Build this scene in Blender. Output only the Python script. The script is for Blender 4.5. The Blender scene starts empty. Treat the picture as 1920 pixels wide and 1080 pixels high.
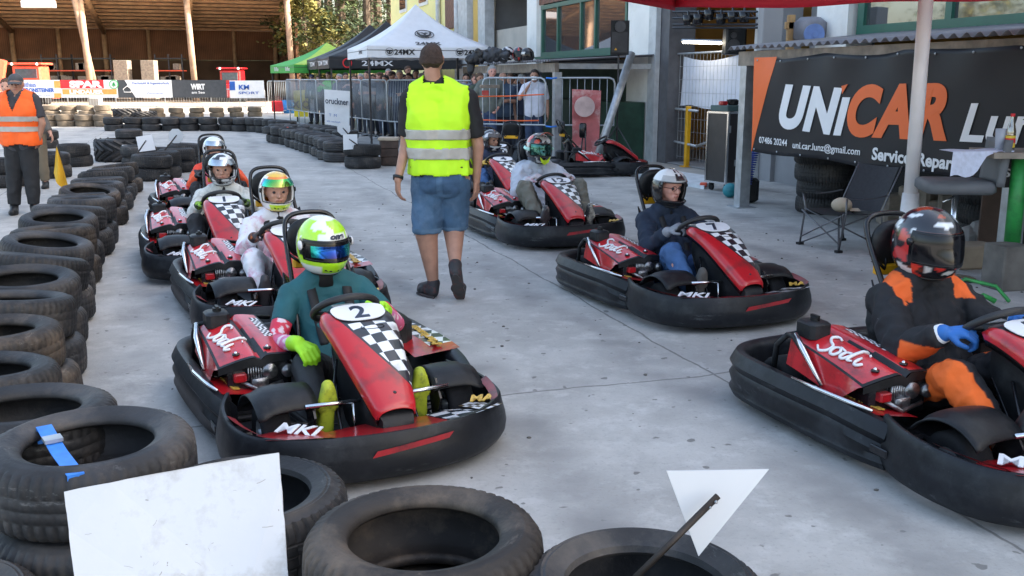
import bpy, math, random
import numpy as np
from mathutils import Vector, Matrix, noise
random.seed(7)
R = math.radians
PI = math.pi
# ------------------------------------------------------------------ camera, sky, sun
scene = bpy.context.scene
COL = scene.collection
CAMH = 1.6
TH = math.atan(392 / 1800)
cam_d = bpy.data.cameras.new("camera"); cam = bpy.data.objects.new("camera", cam_d); COL.objects.link(cam)
cam.location = (0, 0, CAMH); cam.rotation_euler = (PI / 2 - TH, 0, 0)
cam_d.sensor_width = 36; cam_d.lens = 36 * 1800 / 1920; cam_d.clip_end = 1500; cam_d.clip_start = 0.05
scene.camera = cam
SUN_EL = 33; SUN_D = Vector((-0.9995 * math.cos(R(SUN_EL)), 0.03 * math.cos(R(SUN_EL)), -math.sin(R(SUN_EL))))
world = bpy.data.worlds.new("World"); scene.world = world; world.use_nodes = True
wn = world.node_tree
sky = wn.nodes.new("ShaderNodeTexSky"); sky.sky_type = 'NISHITA'; sky.sun_disc = False
sky.sun_elevation = R(SUN_EL); sky.sun_rotation = math.atan2(-SUN_D.x, -SUN_D.y); sky.air_density = 1.0; sky.dust_density = 4.0
bg = wn.nodes["Background"]; bg.inputs[1].default_value = 0.15
tint = wn.nodes.new('ShaderNodeMixRGB'); tint.blend_type = 'MULTIPLY'; tint.inputs[0].default_value = 1; tint.inputs[2].default_value = (1, .95, .86, 1)
wn.links.new(sky.outputs[0], tint.inputs[1]); wn.links.new(tint.outputs[0], bg.inputs[0])
sun_d = bpy.data.lights.new("sun", 'SUN'); sun_d.energy = 4.0; sun_d.angle = R(0.5); sun_d.color = (1.0, 0.9, 0.76)
sun = bpy.data.objects.new("sun", sun_d); COL.objects.link(sun); sun.rotation_euler = SUN_D.to_track_quat('-Z', 'Y').to_euler()
scene.view_settings.view_transform = 'Standard'; scene.view_settings.look = 'None'
scene.view_settings.exposure = 2.22; scene.view_settings.gamma = 1

# ------------------------------------------------------------------ places measured on the photograph
def ray(u, v):
    x = (u - 960) / 1800; y = -(v - 540) / 1800
    return Vector((x, math.cos(TH) + y * math.sin(TH), -math.sin(TH) + y * math.cos(TH)))
def gnd(u, v, z=0.0):
    d = ray(u, v); t = (z - CAMH) / d.z
    return Vector((d.x * t, d.y * t, z))
def at(u, v, Y):
    d = ray(u, v); t = Y / d.y
    return Vector((d.x * t, Y, CAMH + d.z * t))
# the yard's own axes: A runs along the buildings away from the camera, N points towards them
A = Vector((-.3105, .9506, 0)); N = Vector((.9506, .3105, 0)); O = Vector((2.92, 12.22, 0)); ZV = Vector((0, 0, 1))
YAW = math.atan2(A.y, A.x)
def sn(s, n, z=0.0): return O + A * s + N * n + ZV * z

# ------------------------------------------------------------------ materials
MATS = {}
def node_mat(name):
    m = bpy.data.materials.new(name); m.use_nodes = True
    nt = m.node_tree; return m, nt, nt.nodes["Principled BSDF"]
def rgb(c): return (c[0], c[1], c[2], 1)
def mat(name, col, rough=.55, metal=0., var=.18, vs=6., bump=0., bs=40., coat=0., dirt=None, dirt_amt=0., ds=4., emit=0, alpha=1, trans=0, wave=None, attr=False, spec=None, orand=0, scuff=None):
    if name in MATS: return MATS[name]
    m, nt, p = node_mat(name); L = nt.links.new; nn = nt.nodes.new
    tc = nn("ShaderNodeTexCoord")
    if attr:
        ca = nn("ShaderNodeAttribute"); ca.attribute_name = "paint"; base = ca.outputs["Color"]
    else:
        cr = nn("ShaderNodeRGB"); cr.outputs[0].default_value = rgb(col); base = cr.outputs[0]
    if var:
        nz = nn("ShaderNodeTexNoise"); nz.inputs["Scale"].default_value = vs; nz.inputs["Detail"].default_value = 6
        L(tc.outputs["Object"], nz.inputs["Vector"])
        mr = nn("ShaderNodeMapRange"); mr.inputs[1].default_value = .3; mr.inputs[2].default_value = .7
        mr.inputs[3].default_value = 1 - var; mr.inputs[4].default_value = 1 + var; L(nz.outputs[0], mr.inputs[0])
        mx = nn("ShaderNodeVectorMath"); mx.operation = 'SCALE'; L(base, mx.inputs[0]); L(mr.outputs[0], mx.inputs["Scale"]); base = mx.outputs[0]
    if dirt is not None:
        nz2 = nn("ShaderNodeTexNoise"); nz2.inputs["Scale"].default_value = ds; nz2.inputs["Detail"].default_value = 8; nz2.inputs["Roughness"].default_value = .7
        L(tc.outputs["Object"], nz2.inputs["Vector"])
        m2 = nn("ShaderNodeMapRange"); m2.inputs[1].default_value = .5; m2.inputs[2].default_value = .68; m2.inputs[4].default_value = dirt_amt
        L(nz2.outputs[0], m2.inputs[0])
        mix = nn("ShaderNodeMixRGB"); mix.inputs[2].default_value = rgb(dirt); L(m2.outputs[0], mix.inputs[0]); L(base, mix.inputs[1]); base = mix.outputs[0]
    if scuff:      # (colour, amount, scale): thin pale scrapes
        mp = nn("ShaderNodeMapping"); mp.inputs["Scale"].default_value = (scuff[2], scuff[2] * .35, scuff[2] * 2.2); mp.inputs["Rotation"].default_value = (.3, .2, .6); L(tc.outputs["Object"], mp.inputs[0])
        n3 = nn("ShaderNodeTexNoise"); n3.inputs["Scale"].default_value = 1; n3.inputs["Detail"].default_value = 9; n3.inputs["Roughness"].default_value = .75; L(mp.outputs[0], n3.inputs["Vector"])
        m3 = nn("ShaderNodeMapRange"); m3.inputs[1].default_value = .60; m3.inputs[2].default_value = .70; m3.inputs[4].default_value = scuff[1]; L(n3.outputs[0], m3.inputs[0])
        mix = nn("ShaderNodeMixRGB"); mix.inputs[2].default_value = rgb(scuff[0]); L(m3.outputs[0], mix.inputs[0]); L(base, mix.inputs[1]); base = mix.outputs[0]
    if orand:
        oi = nn("ShaderNodeObjectInfo"); mr2 = nn("ShaderNodeMapRange"); mr2.inputs[3].default_value = 1 - orand; mr2.inputs[4].default_value = 1 + orand; L(oi.outputs["Random"], mr2.inputs[0])
        mx = nn("ShaderNodeVectorMath"); mx.operation = 'SCALE'; L(base, mx.inputs[0]); L(mr2.outputs[0], mx.inputs["Scale"]); base = mx.outputs[0]
    if wave:
        wv = nn("ShaderNodeTexWave"); wv.bands_direction = wave[0]; wv.inputs["Scale"].default_value = wave[1]; wv.inputs["Distortion"].default_value = wave[3] if len(wave) > 3 else 0
        L(tc.outputs["Object"], wv.inputs["Vector"])
        cr2 = nn("ShaderNodeMapRange"); cr2.inputs[1].default_value = 0; cr2.inputs[2].default_value = .25; cr2.inputs[3].default_value = wave[2]; cr2.inputs[4].default_value = 1; L(wv.outputs[0], cr2.inputs[0])
        mx = nn("ShaderNodeVectorMath"); mx.operation = 'SCALE'; L(base, mx.inputs[0]); L(cr2.outputs[0], mx.inputs["Scale"]); base = mx.outputs[0]
    L(base, p.inputs["Base Color"])
    p.inputs["Roughness"].default_value = rough; p.inputs["Metallic"].default_value = metal
    if spec is not None: p.inputs["Specular IOR Level"].default_value = spec
    if coat: p.inputs["Coat Weight"].default_value = coat; p.inputs["Coat Roughness"].default_value = .12
    if emit: L(base, p.inputs["Emission Color"]); p.inputs["Emission Strength"].default_value = emit
    if alpha < 1: p.inputs["Alpha"].default_value = alpha
    if trans: p.inputs["Transmission Weight"].default_value = trans
    if bump:
        nb = nn("ShaderNodeTexNoise"); nb.inputs["Scale"].default_value = bs; nb.inputs["Detail"].default_value = 5
        L(tc.outputs["Object"], nb.inputs["Vector"])
        b = nn("ShaderNodeBump"); b.inputs["Strength"].default_value = bump; b.inputs["Distance"].default_value = .01
        L(nb.outputs[0], b.inputs["Height"]); L(b.outputs[0], p.inputs["Normal"])
    MATS[name] = m; return m

# ------------------------------------------------------------------ mesh building
class MB:
    def __init__(s): s.v = []; s.f = []; s.m = []
    def add(s, vs, fs, mi=0):
        o = len(s.v); s.v += [tuple(v) for v in vs]; s.f += [tuple(i + o for i in f) for f in fs]; s.m += [mi] * len(fs); return s
    def box(s, c, d, rz=0, mi=0, M=None):
        c = Vector(c); x, y, z = d[0] / 2, d[1] / 2, d[2] / 2
        vs = [Vector((i * x, j * y, k * z)) for i in (-1, 1) for j in (-1, 1) for k in (-1, 1)]
        rot = M if M is not None else Matrix.Rotation(rz, 3, 'Z')
        return s.add([c + rot @ v for v in vs], [(0, 1, 3, 2), (4, 6, 7, 5), (0, 4, 5, 1), (2, 3, 7, 6), (0, 2, 6, 4), (1, 5, 7, 3)], mi)
    def bbox(s, c, d, b=.01, rz=0, mi=0):   # box with bevelled vertical and top edges
        x, y, z = d[0] / 2, d[1] / 2, d[2] / 2
        def ring(k, ins): 
            X, Y = x - ins, y - ins; q = min(b, X * .9, Y * .9)
            return [(X, -Y + q, k), (X, Y - q, k), (X - q, Y, k), (-X + q, Y, k), (-X, Y - q, k), (-X, -Y + q, k), (-X + q, -Y, k), (X - q, -Y, k)]
        secs = [ring(-z, b * .6), ring(-z + b * .6, 0), ring(z - b * .6, 0), ring(z, b * .6)]
        rot = Matrix.Rotation(rz, 3, 'Z'); c = Vector(c)
        return s.loft([[c + rot @ Vector(p) for p in r] for r in secs], True, True, mi)
    def loft(s, secs, closed=True, cap=True, mi=0):
        n = len(secs[0]); vs = [p for r in secs for p in r]; fs = []
        for i in range(len(secs) - 1):
            for j in range(n if closed else n - 1):
                k = (j + 1) % n
                fs.append((i * n + j, i * n + k, (i + 1) * n + k, (i + 1) * n + j))
        if cap and closed: fs.append(tuple(reversed(range(n)))); fs.append(tuple((len(secs) - 1) * n + j for j in range(n)))
        return s.add(vs, fs, mi)
    def tube(s, pts, r, n=8, mi=0, cap=True, closed=False):
        pts = [Vector(p) for p in pts]; secs = []; up = None
        rs = r if isinstance(r, (list, tuple)) else [r] * len(pts)
        for i, p in enumerate(pts):
            if closed: t = pts[(i + 1) % len(pts)] - pts[i - 1]
            else: t = pts[min(i + 1, len(pts) - 1)] - pts[max(i - 1, 0)]
            t.normalize()
            if up is None: up = Vector((0, 0, 1)) if abs(t.z) < .9 else Vector((1, 0, 0))
            a = t.cross(up); a.normalize(); b = a.cross(t); b.normalize(); up = b
            secs.append([p + (a * math.cos(q) + b * math.sin(q)) * rs[i] for q in [2 * PI * k / n for k in range(n)]])
        if closed: secs.append(secs[0]); return s.loft(secs, True, False, mi)
        return s.loft(secs, True, cap, mi)
    def cyl(s, c, r, h, n=24, mi=0, r2=None, axis='Z'):
        c = Vector(c); r2 = r if r2 is None else r2
        def q(x, y, z): return {'Z': Vector((x, y, z)), 'X': Vector((z, x, y)), 'Y': Vector((x, z, y))}[axis]
        A_ = [c + q(r * math.cos(2 * PI * k / n), r * math.sin(2 * PI * k / n), -h / 2) for k in range(n)]
        B_ = [c + q(r2 * math.cos(2 * PI * k / n), r2 * math.sin(2 * PI * k / n), h / 2) for k in range(n)]
        return s.loft([A_, B_], True, True, mi)
    def lathe(s, prof, n=48, c=(0, 0, 0), mi=0, axis='Z', closed=False):
        c = Vector(c); secs = []
        for k in range(n):
            a = 2 * PI * k / n; ring = []
            for r, z in prof:
                x, y = r * math.cos(a), r * math.sin(a)
                ring.append(c + {'Z': Vector((x, y, z)), 'Y': Vector((x, z, y)), 'X': Vector((z, x, y))}[axis])
            secs.append(ring)
        secs.append(secs[0]); return s.loft(secs, closed, False, mi)
    def sph(s, c, r, n=12, mi=0, sc=(1, 1, 1)):
        c = Vector(c); secs = []
        for i in range(n + 1):
            th = PI * i / n
            secs.append([c + Vector((r * sc[0] * math.sin(th) * math.cos(a), r * sc[1] * math.sin(th) * math.sin(a), r * sc[2] * math.cos(th))) for a in [2 * PI * k / (2 * n) for k in range(2 * n)]])
        return s.loft(secs, True, False, mi)
    def grid(s, f, nu, nv, mi=0):
        vs = [f(i / nu, j / nv) for j in range(nv + 1) for i in range(nu + 1)]
        fs = [(j * (nu + 1) + i, j * (nu + 1) + i + 1, (j + 1) * (nu + 1) + i + 1, (j + 1) * (nu + 1) + i) for j in range(nv) for i in range(nu)]
        if callable(mi):
            o = len(s.v); s.v += [tuple(v) for v in vs]; s.f += [tuple(i + o for i in q) for q in fs]
            s.m += [mi((i + .5) / nu, (j + .5) / nv) for j in range(nv) for i in range(nu)]; return s
        return s.add(vs, fs, mi)
    def poly(s, pts, thick, mi=0):     # a flat outline with thickness; pts are 3-D, thick is a vector
        t = Vector(thick); n = len(pts); vs = [Vector(p) for p in pts] + [Vector(p) + t for p in pts]
        return s.add(vs, [tuple(range(n)), tuple(reversed(range(n, 2 * n)))] + [(i, i + n, (i + 1) % n + n, (i + 1) % n) for i in range(n)], mi)
    def mesh(s, name, mats, smooth=False, paint=None):
        me = bpy.data.meshes.new(name); me.from_pydata(s.v, [], s.f)
        for m in (mats if isinstance(mats, (list, tuple)) else [mats]): me.materials.append(m)
        me.polygons.foreach_set("material_index", s.m)
        if smooth: me.polygons.foreach_set("use_smooth", [True] * len(s.f))
        if paint:
            at_ = me.color_attributes.new("paint", 'FLOAT_COLOR', 'POINT')
            at_.data.foreach_set("color", [q for v in s.v for q in (*paint(Vector(v)), 1)])
        me.update(); return me
    def build(s, name, mats, parent=None, smooth=False, paint=None, loc=None, rz=0, angle=None):
        o = bpy.data.objects.new(name, s.mesh(name, mats, smooth or angle is not None, paint)); COL.objects.link(o); o.parent = parent
        if angle is not None: sharp(o.data, angle)
        if loc is not None: o.location = loc
        if rz: o.rotation_euler = (0, 0, rz)
        return o
def sharp(me, ang):
    me.set_sharp_from_angle(angle=R(ang))
def tag(o, label, cat, group=None, kind=None):
    if label: o["label"] = label
    if cat: o["category"] = cat
    if group: o["group"] = group
    if kind: o["kind"] = kind
    return o
def empty(name, label, cat, loc=(0, 0, 0), rz=0, group=None):
    o = bpy.data.objects.new(name, None); COL.objects.link(o); o.location = loc; o.rotation_euler = (0, 0, rz); o.empty_display_size = .2
    return tag(o, label, cat, group)
def struct(name, mb, m, **k):
    o = mb.build(name, m, **k); o["kind"] = "structure"; return o
def kids(o): return [c for c in bpy.data.objects if c.parent == o]
def copy_tree(o, kidmap, parent=None):
    c = o.copy(); COL.objects.link(c); c.parent = parent
    for ch in kidmap.get(o.name, []): copy_tree(ch, kidmap, c)
    return c
def kid_map():
    d = {}
    for o in bpy.data.objects:
        if o.parent: d.setdefault(o.parent.name, []).append(o)
    return d
def subsurf(o, n=1):
    m = o.modifiers.new("s", 'SUBSURF'); m.levels = n; m.render_levels = n; return o
FONT_CACHE = {}
def text_mesh(body, size, ext=.002, shear=0, bold=0, space=1.0):
    key = (body, size, ext, shear, bold, space)
    cu = bpy.data.curves.new("t", 'FONT'); cu.body = body; cu.size = size; cu.extrude = ext; cu.shear = shear; cu.offset = bold; cu.space_character = space
    cu.align_x = 'CENTER'; cu.align_y = 'CENTER'; cu.resolution_u = 7 if size > .3 else 3
    ob = bpy.data.objects.new("t", cu); COL.objects.link(ob); bpy.context.view_layer.update()
    dg = bpy.context.evaluated_depsgraph_get(); me = bpy.data.meshes.new_from_object(ob.evaluated_get(dg))
    bpy.data.objects.remove(ob); return me
def text(name, body, size, m, parent, o, X, Y, width=None, ext=.002, shear=0, bold=0, space=1.0, fn=None):
    """Lettering whose baseline runs along X with its height along Y, centred on o; width stretches it."""
    me = text_mesh(body, size, ext, shear, bold, space); me.name = name
    X = Vector(X).normalized(); Y = Vector(Y).normalized(); Nn = X.cross(Y); o = Vector(o)
    co = np.array([v.co for v in me.vertices]); w = co[:, 0].max() - co[:, 0].min(); cx = (co[:, 0].max() + co[:, 0].min()) / 2; cy = (co[:, 1].max() + co[:, 1].min()) / 2
    kx = (width / w) if width else 1
    for v in me.vertices:
        c = v.co; x, y = (c.x - cx) * kx, c.y - cy
        v.co = o + X * x + Y * y + Nn * c.z if fn is None else fn(x, y, c.z)
    me.materials.clear(); me.materials.append(m)
    ob = bpy.data.objects.new(name, me); COL.objects.link(ob); ob.parent = parent; return ob
# ------------------------------------------------------------------ shared materials
M_RUB = mat('kart rubber', (.016, .016, .018), .8, spec=.2, bump=.25, bs=60, var=.3)
M_PLA = mat('black plastic', (.010, .011, .013), .45, var=.3, vs=8, bump=.12, bs=25, dirt=(.04, .04, .042), dirt_amt=.5, ds=9, spec=.3)
M_BUMP = mat('scuffed bumper plastic', (.009, .010, .013), .42, var=.35, vs=7, bump=.2, bs=18, dirt=(.035, .038, .042), dirt_amt=.7, ds=5, spec=.3, scuff=((.11, .115, .12), .7, 9))
M_RED = mat('scuffed red plastic', (.42, .010, .016), .3, var=.2, vs=6, coat=.5, dirt=(.07, .012, .014), dirt_amt=.85, ds=6, scuff=((.50, .16, .16), .55, 12))
M_GLOSSB = mat('gloss black', (.01, .01, .012), .25, var=.1)
M_CHROME = mat('polished steel', (.75, .76, .78), .22, 1, var=.1)
M_STEEL = mat('galvanised steel', (.42, .44, .46), .45, .7, var=.2, vs=9)
M_DARKM = mat('dark metal', (.05, .05, .055), .4, .6)
M_WHITE = mat('white sticker', (.78, .78, .8), .4, var=.06)
M_NAVY = mat('navy print', (.015, .025, .05), .4, var=0)
M_BLK = mat('black print', (.012, .012, .014), .5, var=0)
M_YEL = mat('yellow painted bracket', (.72, .36, .01), .45)
M_GOLD = mat('gold print', (.62, .38, .06), .45, var=.3, vs=40)
M_ENG = mat('engine metal', (.3, .3, .31), .35, .9, var=.6, vs=30, bump=.6, bs=40)
def fairing_material():
    m, nt, p = node_mat('red fairing with chequered sticker'); L = nt.links.new; nn = nt.nodes.new
    uv = nn("ShaderNodeUVMap"); uv.uv_map = "flat"; sep = nn("ShaderNodeSeparateXYZ"); L(uv.outputs[0], sep.inputs[0])
    def mth(op, a, b=None, c=None):
        n = nn("ShaderNodeMath"); n.operation = op
        for i, q in enumerate((a, b, c)):
            if q is None: continue
            if isinstance(q, (int, float)): n.inputs[i].default_value = q
            else: L(q, n.inputs[i])
        return n.outputs[0]
    y, s = sep.outputs[0], sep.outputs[1]
    mp = nn("ShaderNodeMapping"); mp.inputs["Rotation"].default_value = (0, 0, R(12)); L(uv.outputs[0], mp.inputs[0])
    ck = nn("ShaderNodeTexChecker"); ck.inputs["Scale"].default_value = 17.5; ck.inputs[1].default_value = (.78, .8, .82, 1); ck.inputs[2].default_value = (.015, .02, .028, 1); L(mp.outputs[0], ck.inputs[0])
    t = mth('MAXIMUM', mth('DIVIDE', mth('SUBTRACT', s, .02), .64), 0.0)
    yb = mth('ADD', mth('MULTIPLY', mth('POWER', t, 1.5), .27), -.125)
    isred = mth('LESS_THAN', y, yb)
    line = mth('LESS_THAN', mth('ABSOLUTE', mth('SUBTRACT', y, yb)), .006)
    top = mth('LESS_THAN', s, .20)
    a = nn("ShaderNodeMixRGB"); a.inputs[2].default_value = (.02, .025, .035, 1); L(top, a.inputs[0]); L(ck.outputs[0], a.inputs[1])
    b = nn("ShaderNodeMixRGB"); b.inputs[2].default_value = (.5, .013, .02, 1); L(isred, b.inputs[0]); L(a.outputs[0], b.inputs[1])
    c = nn("ShaderNodeMixRGB"); c.inputs[2].default_value = (.02, .02, .025, 1); L(line, c.inputs[0]); L(b.outputs[0], c.inputs[1])
    nz = nn("ShaderNodeTexNoise"); nz.inputs["Scale"].default_value = 9; nz.inputs["Detail"].default_value = 8
    tc = nn("ShaderNodeTexCoord"); L(tc.outputs["Object"], nz.inputs["Vector"])
    mr = nn("ShaderNodeMapRange"); mr.inputs[1].default_value = .52; mr.inputs[2].default_value = .72; mr.inputs[4].default_value = .5; L(nz.outputs[0], mr.inputs[0])
    d = nn("ShaderNodeMixRGB"); d.inputs[2].default_value = (.06, .03, .03, 1); mr.inputs[4].default_value = .7; L(mr.outputs[0], d.inputs[0]); L(c.outputs[0], d.inputs[1])
    L(d.outputs[0], p.inputs["Base Color"]); p.inputs["Roughness"].default_value = .3; p.inputs["Coat Weight"].default_value = .4
    return m
def checker_material(name, scale, rot=0, a=(.75, .76, .78), b=(.015, .02, .028), worn=(.3, .2, .12)):
    m, nt, p = node_mat(name); L = nt.links.new; nn = nt.nodes.new
    tc = nn("ShaderNodeTexCoord"); mp = nn("ShaderNodeMapping"); mp.inputs["Rotation"].default_value = (0, 0, R(rot)); mp.inputs["Location"].default_value = (0, 0, .013); L(tc.outputs["Object"], mp.inputs[0])
    mp.inputs["Scale"].default_value = (1, 1, 0)
    ck = nn("ShaderNodeTexChecker"); ck.inputs["Scale"].default_value = scale; ck.inputs[1].default_value = rgb(a); ck.inputs[2].default_value = rgb(b); L(mp.outputs[0], ck.inputs[0])
    nz = nn("ShaderNodeTexNoise"); nz.inputs["Scale"].default_value = 7; nz.inputs["Detail"].default_value = 8; L(tc.outputs["Object"], nz.inputs["Vector"])
    mr = nn("ShaderNodeMapRange"); mr.inputs[1].default_value = .55; mr.inputs[2].default_value = .62; mr.inputs[4].default_value = .9; L(nz.outputs[0], mr.inputs[0])
    d = nn("ShaderNodeMixRGB"); d.inputs[2].default_value = rgb(worn); L(mr.outputs[0], d.inputs[0]); L(ck.outputs[0], d.inputs[1])
    L(d.outputs[0], p.inputs["Base Color"]); p.inputs["Roughness"].default_value = .35; p.inputs["Coat Weight"].default_value = .3
    return m
M_FAIR = fairing_material()
M_CHK = checker_material('worn chequered sticker', 15, 25)
M_CHK2 = checker_material('chequered nose sticker', 13, 8, worn=(.12, .12, .12))

# ------------------------------------------------------------------ rental kart
def catmull(P, n=6):
    P = [Vector(p) for p in P]; out = []
    for i in range(len(P) - 1):
        p0 = P[max(i - 1, 0)]; p1 = P[i]; p2 = P[i + 1]; p3 = P[min(i + 2, len(P) - 1)]
        for k in range(n):
            t = k / n; out.append(.5 * ((2 * p1) + (p2 - p0) * t + (2 * p0 - 5 * p1 + 4 * p2 - p3) * t * t + (3 * p1 - p0 - 3 * p2 + p3) * t ** 3))
    out.append(P[-1]); return out
def band(path, prof_fn, flip=1):
    """Sweep a closed profile (offset outward, z) along a plan path."""
    mb = MB(); secs = []
    for i, p in enumerate(path):
        t = (path[min(i + 1, len(path) - 1)] - path[max(i - 1, 0)]); t.z = 0; t.normalize(); nrm = Vector((t.y, -t.x, 0)) * flip
        secs.append([p + nrm * d + ZV * z for d, z in prof_fn(i / (len(path) - 1))])
    mb.loft(secs, True, True); return mb
SO = .055      # seat, hoop and driver sit this far left of the centre line
def make_kart():
    k = empty('racing_kart', 'kart', 'kart')
    half = [(.24, .60), (.40, .655), (.60, .67), (.78, .63), (.91, .50), (.985, .30), (1.02, 0)]
    fp = catmull([Vector((x, -y * .985, 0)) for x, y in half] + [Vector((x - .02 * (y > .3), y * .87, 0)) for x, y in half[-2::-1]], 6)
    def fprof(t):
        e = abs(t - .5) * 2; h = .238 + .022 * e ** 2
        return [(-.024, h - .03), (-.016, h), (-.004, h + .001), (.004, h - .008), (.011, h - .045), (.024, .155), (.030, .115), (.024, .075), (.006, .045), (-.03, .035), (-.045, .06), (-.03, .12)]
    fb = band(fp, fprof).build('front_bumper', M_BUMP, k, smooth=True, angle=50)
    half = [(.30, .625), (.16, .655), (-.1, .675), (-.45, .685), (-.72, .67), (-.87, .58), (-.95, .38), (-.97, 0)]
    rp = catmull([Vector((x, y, 0)) for x, y in half] + [Vector((x, -y, 0)) for x, y in half[-2::-1]], 6)
    def rprof(t):
        e = min(t, 1 - t); h = .262 - .03 * max(0, 1 - e / .12)
        return [(-.075, h - .03), (-.045, h), (-.012, h), (0, h - .02), (.018, h - .055), (.0, h - .09), (.018, h - .12), (.004, .095), (.016, .07), (0, .04), (-.04, .035), (-.08, .08)]
    band(rp, rprof).build('side_bumper', M_BUMP, k, angle=50)
    for sx, sy in ((.30, -.662), (.30, .585)): MB().bbox((sx, sy, .13), (.10, .012, .035), .006).build('bumper_slot', M_GLOSSB, k)
    def fq(y): return 1.047 - .36 * max(0, abs(y) - .05) ** 2
    b = MB(); b.grid(lambda u, v: Vector((fq(-.17 + .34 * u) - .006 + .004 * v, -.17 + .34 * u + .02 * v, .165 + .028 * v + .03 * (u - .5))), 8, 1)
    b.build('bumper_reflector', M_RED, k)
    # floor and frame
    b = MB(); b.poly([(-.8, -.3, .04), (-.8, .3, .04), (.3, .36, .04), (.86, .34, .04), (.86, -.34, .04), (.3, -.36, .04)], (0, 0, .015)); b.build('floor_pan', M_DARKM, k)
    b = MB()
    for s in (-1, 1):
        b.tube([(-.85, .28 * s, .09), (-.2, .31 * s, .08), (.3, .25 * s, .08), (.9, .22 * s, .08)], .016)
        b.tube([(-.3, .3 * s, .09), (-.3, .62 * s, .1)], .012); b.tube([(.15, .3 * s, .09), (.15, .62 * s, .1)], .012)
        b.tube([(.46, .2 * s, .1), (.47, .42 * s, .13)], .02); b.tube([(.5, .15 * s, .12), (.5, .38 * s, .16)], .008)
        b.box((-.1, .5 * s, .12), (.5, .26, .015)); 
    b.tube([(.84, -.44, .1), (.9, 0, .09), (.84, .40, .1)], .014)
    b.box((.3, .47, .1), (.1, .3, .015)); b.box((.3, -.47, .1), (.1, .3, .015))
    b.build('chassis_frame', M_DARKM, k, smooth=True, angle=40)
    # nose panel behind the front bumper
    def xf(y): return 1.0 - .45 * max(0, abs(y) - .1) ** 1.7
    def nose(y0, y1, x0, z0=.175, up=0): return lambda u, v: Vector((x0 + (xf(y0 + (y1 - y0) * u) - x0) * v, y0 + (y1 - y0) * u, z0 + .062 * v + up - .02 * (1 - v) * abs(u - .5)))
    b = MB(); b.grid(nose(-.30, .20, .70), 10, 6); b.grid(nose(-.30, .20, .70, .165), 10, 1); b.build('nose_panel', M_RED, k, smooth=True)
    b = MB(); b.grid(nose(.20, .38, .70, up=.003), 6, 6); b.build('nose_sticker', M_CHK2, k, smooth=True)
    b = MB(); b.grid(nose(.38, .49, .66, .18), 6, 6, lambda u, v: 1 if (int(u * 6) * 7 + int(v * 6) * 3) % 5 < 2 else 0); ns = b.build('nose_corner', [M_WHITE, mat('brown print', (.1, .07, .03), .4)], k, smooth=True)
    text('nose_lettering', 'MA', .075, M_GOLD, ns, (.77, .455, .232), (0.5, .75, .1), (-.75, .5, .2), bold=.003)
    b = MB(); b.grid(nose(-.56, -.30, .62, .18, .002), 6, 6); n2 = b.build('nose_wing', M_RED, k, smooth=True)
    text('nose_lettering', 'MKI', .10, M_WHITE, n2, (.775, -.40, .228), (.75, .62, .05), (-.62, .75, .22), width=.2, bold=.002)
    b = MB()
    pass
    for s in (-1, 1): b = MB().grid(lambda u, v: Vector((.56 + .28 * u, s * ((.650 if s < 0 else .572) - .055 * u * u - .035 * v - .02 * u), .262 - .008 * u - .02 * v)), 6, 2); b.build('bumper_sticker', mat('worn dark red sticker', (.22, .015, .02), .4, var=.5, vs=15, dirt=(.02, .02, .02), dirt_amt=.9, ds=12), k)
    # fairing: crowned top with turned-down sides
    st = [(.27, .585, .128), (.32, .594, .150), (.40, .580, .158), (.50, .540, .150), (.60, .482, .136), (.70, .412, .118), (.79, .348, .100), (.845, .308, .090), (.868, .290, .082), (.875, .272, .076)]
    sp = catmull([Vector(q) for q in st], 4); ns_ = len(sp); arc = [0]
    for i in range(1, ns_): arc.append(arc[-1] + math.hypot(sp[i].x - sp[i - 1].x, sp[i].y - sp[i - 1].y))
    cross = [(-.93, -.075), (-1.04, -.045), (-1.0, -.012), (-.9, .0), (-.6, .008), (-.3, .012), (0, .013), (.3, .012), (.6, .008), (.9, .0), (1.0, -.012), (1.04, -.045), (.93, -.075)]
    me = MB(); vs = []; uv = []
    for i, p in enumerate(sp):
        sh = 1 if i > 2 else .4 + .2 * i
        for cy, cz in cross:
            z = p.y + (cz if cz > -.02 else cz * (sh if i < ns_ - 4 else .6))
            vs.append((p.x + (0.02 * cz / .085 if cz < 0 else 0), cy * p.z, z)); uv.append((cy * p.z, arc[i]))
    nc = len(cross); fs = [(i * nc + j, i * nc + j + 1, (i + 1) * nc + j + 1, (i + 1) * nc + j) for i in range(ns_ - 1) for j in range(nc - 1)]
    me.add(vs, fs); fo = me.build('fairing', [M_FAIR, M_GLOSSB], k, smooth=True)
    ul = fo.data.uv_layers.new(name='flat')
    for lp in fo.data.loops: ul.data[lp.index].uv = uv[lp.vertex_index]
    for p in fo.data.polygons:
        j = p.index % (nc - 1)
        if j in (0, nc - 2): p.material_index = 1
    md = fo.modifiers.new('t', 'SOLIDIFY'); md.thickness = .006; md.offset = -1
    def ftop(s):       # point on the fairing's spine at arc length s, and its slope
        for i in range(1, ns_):
            if arc[i] >= s: break
        t = (s - arc[i - 1]) / (arc[i] - arc[i - 1]); p = sp[i - 1].lerp(sp[i], t); d = sp[i] - sp[i - 1]
        return p, Vector((d.x, 0, d.y)).normalized()
    p, d = ftop(.115); up = Vector((-d.z, 0, d.x)); c = Vector((p.x, .005, p.y)) + up * .018
    pl = []
    for a in range(28):
        q = 2 * PI * a / 28; ex = .078 * math.copysign(abs(math.cos(q)) ** .7, math.cos(q)); ey = (.125 - .018 * math.cos(q)) * math.copysign(abs(math.sin(q)) ** .75, math.sin(q))
        pl.append(c + d * ex + Vector((0, ey, 0)))
    plate = MB().poly(pl, up * .004).build('number_plate', M_WHITE, k)
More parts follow.
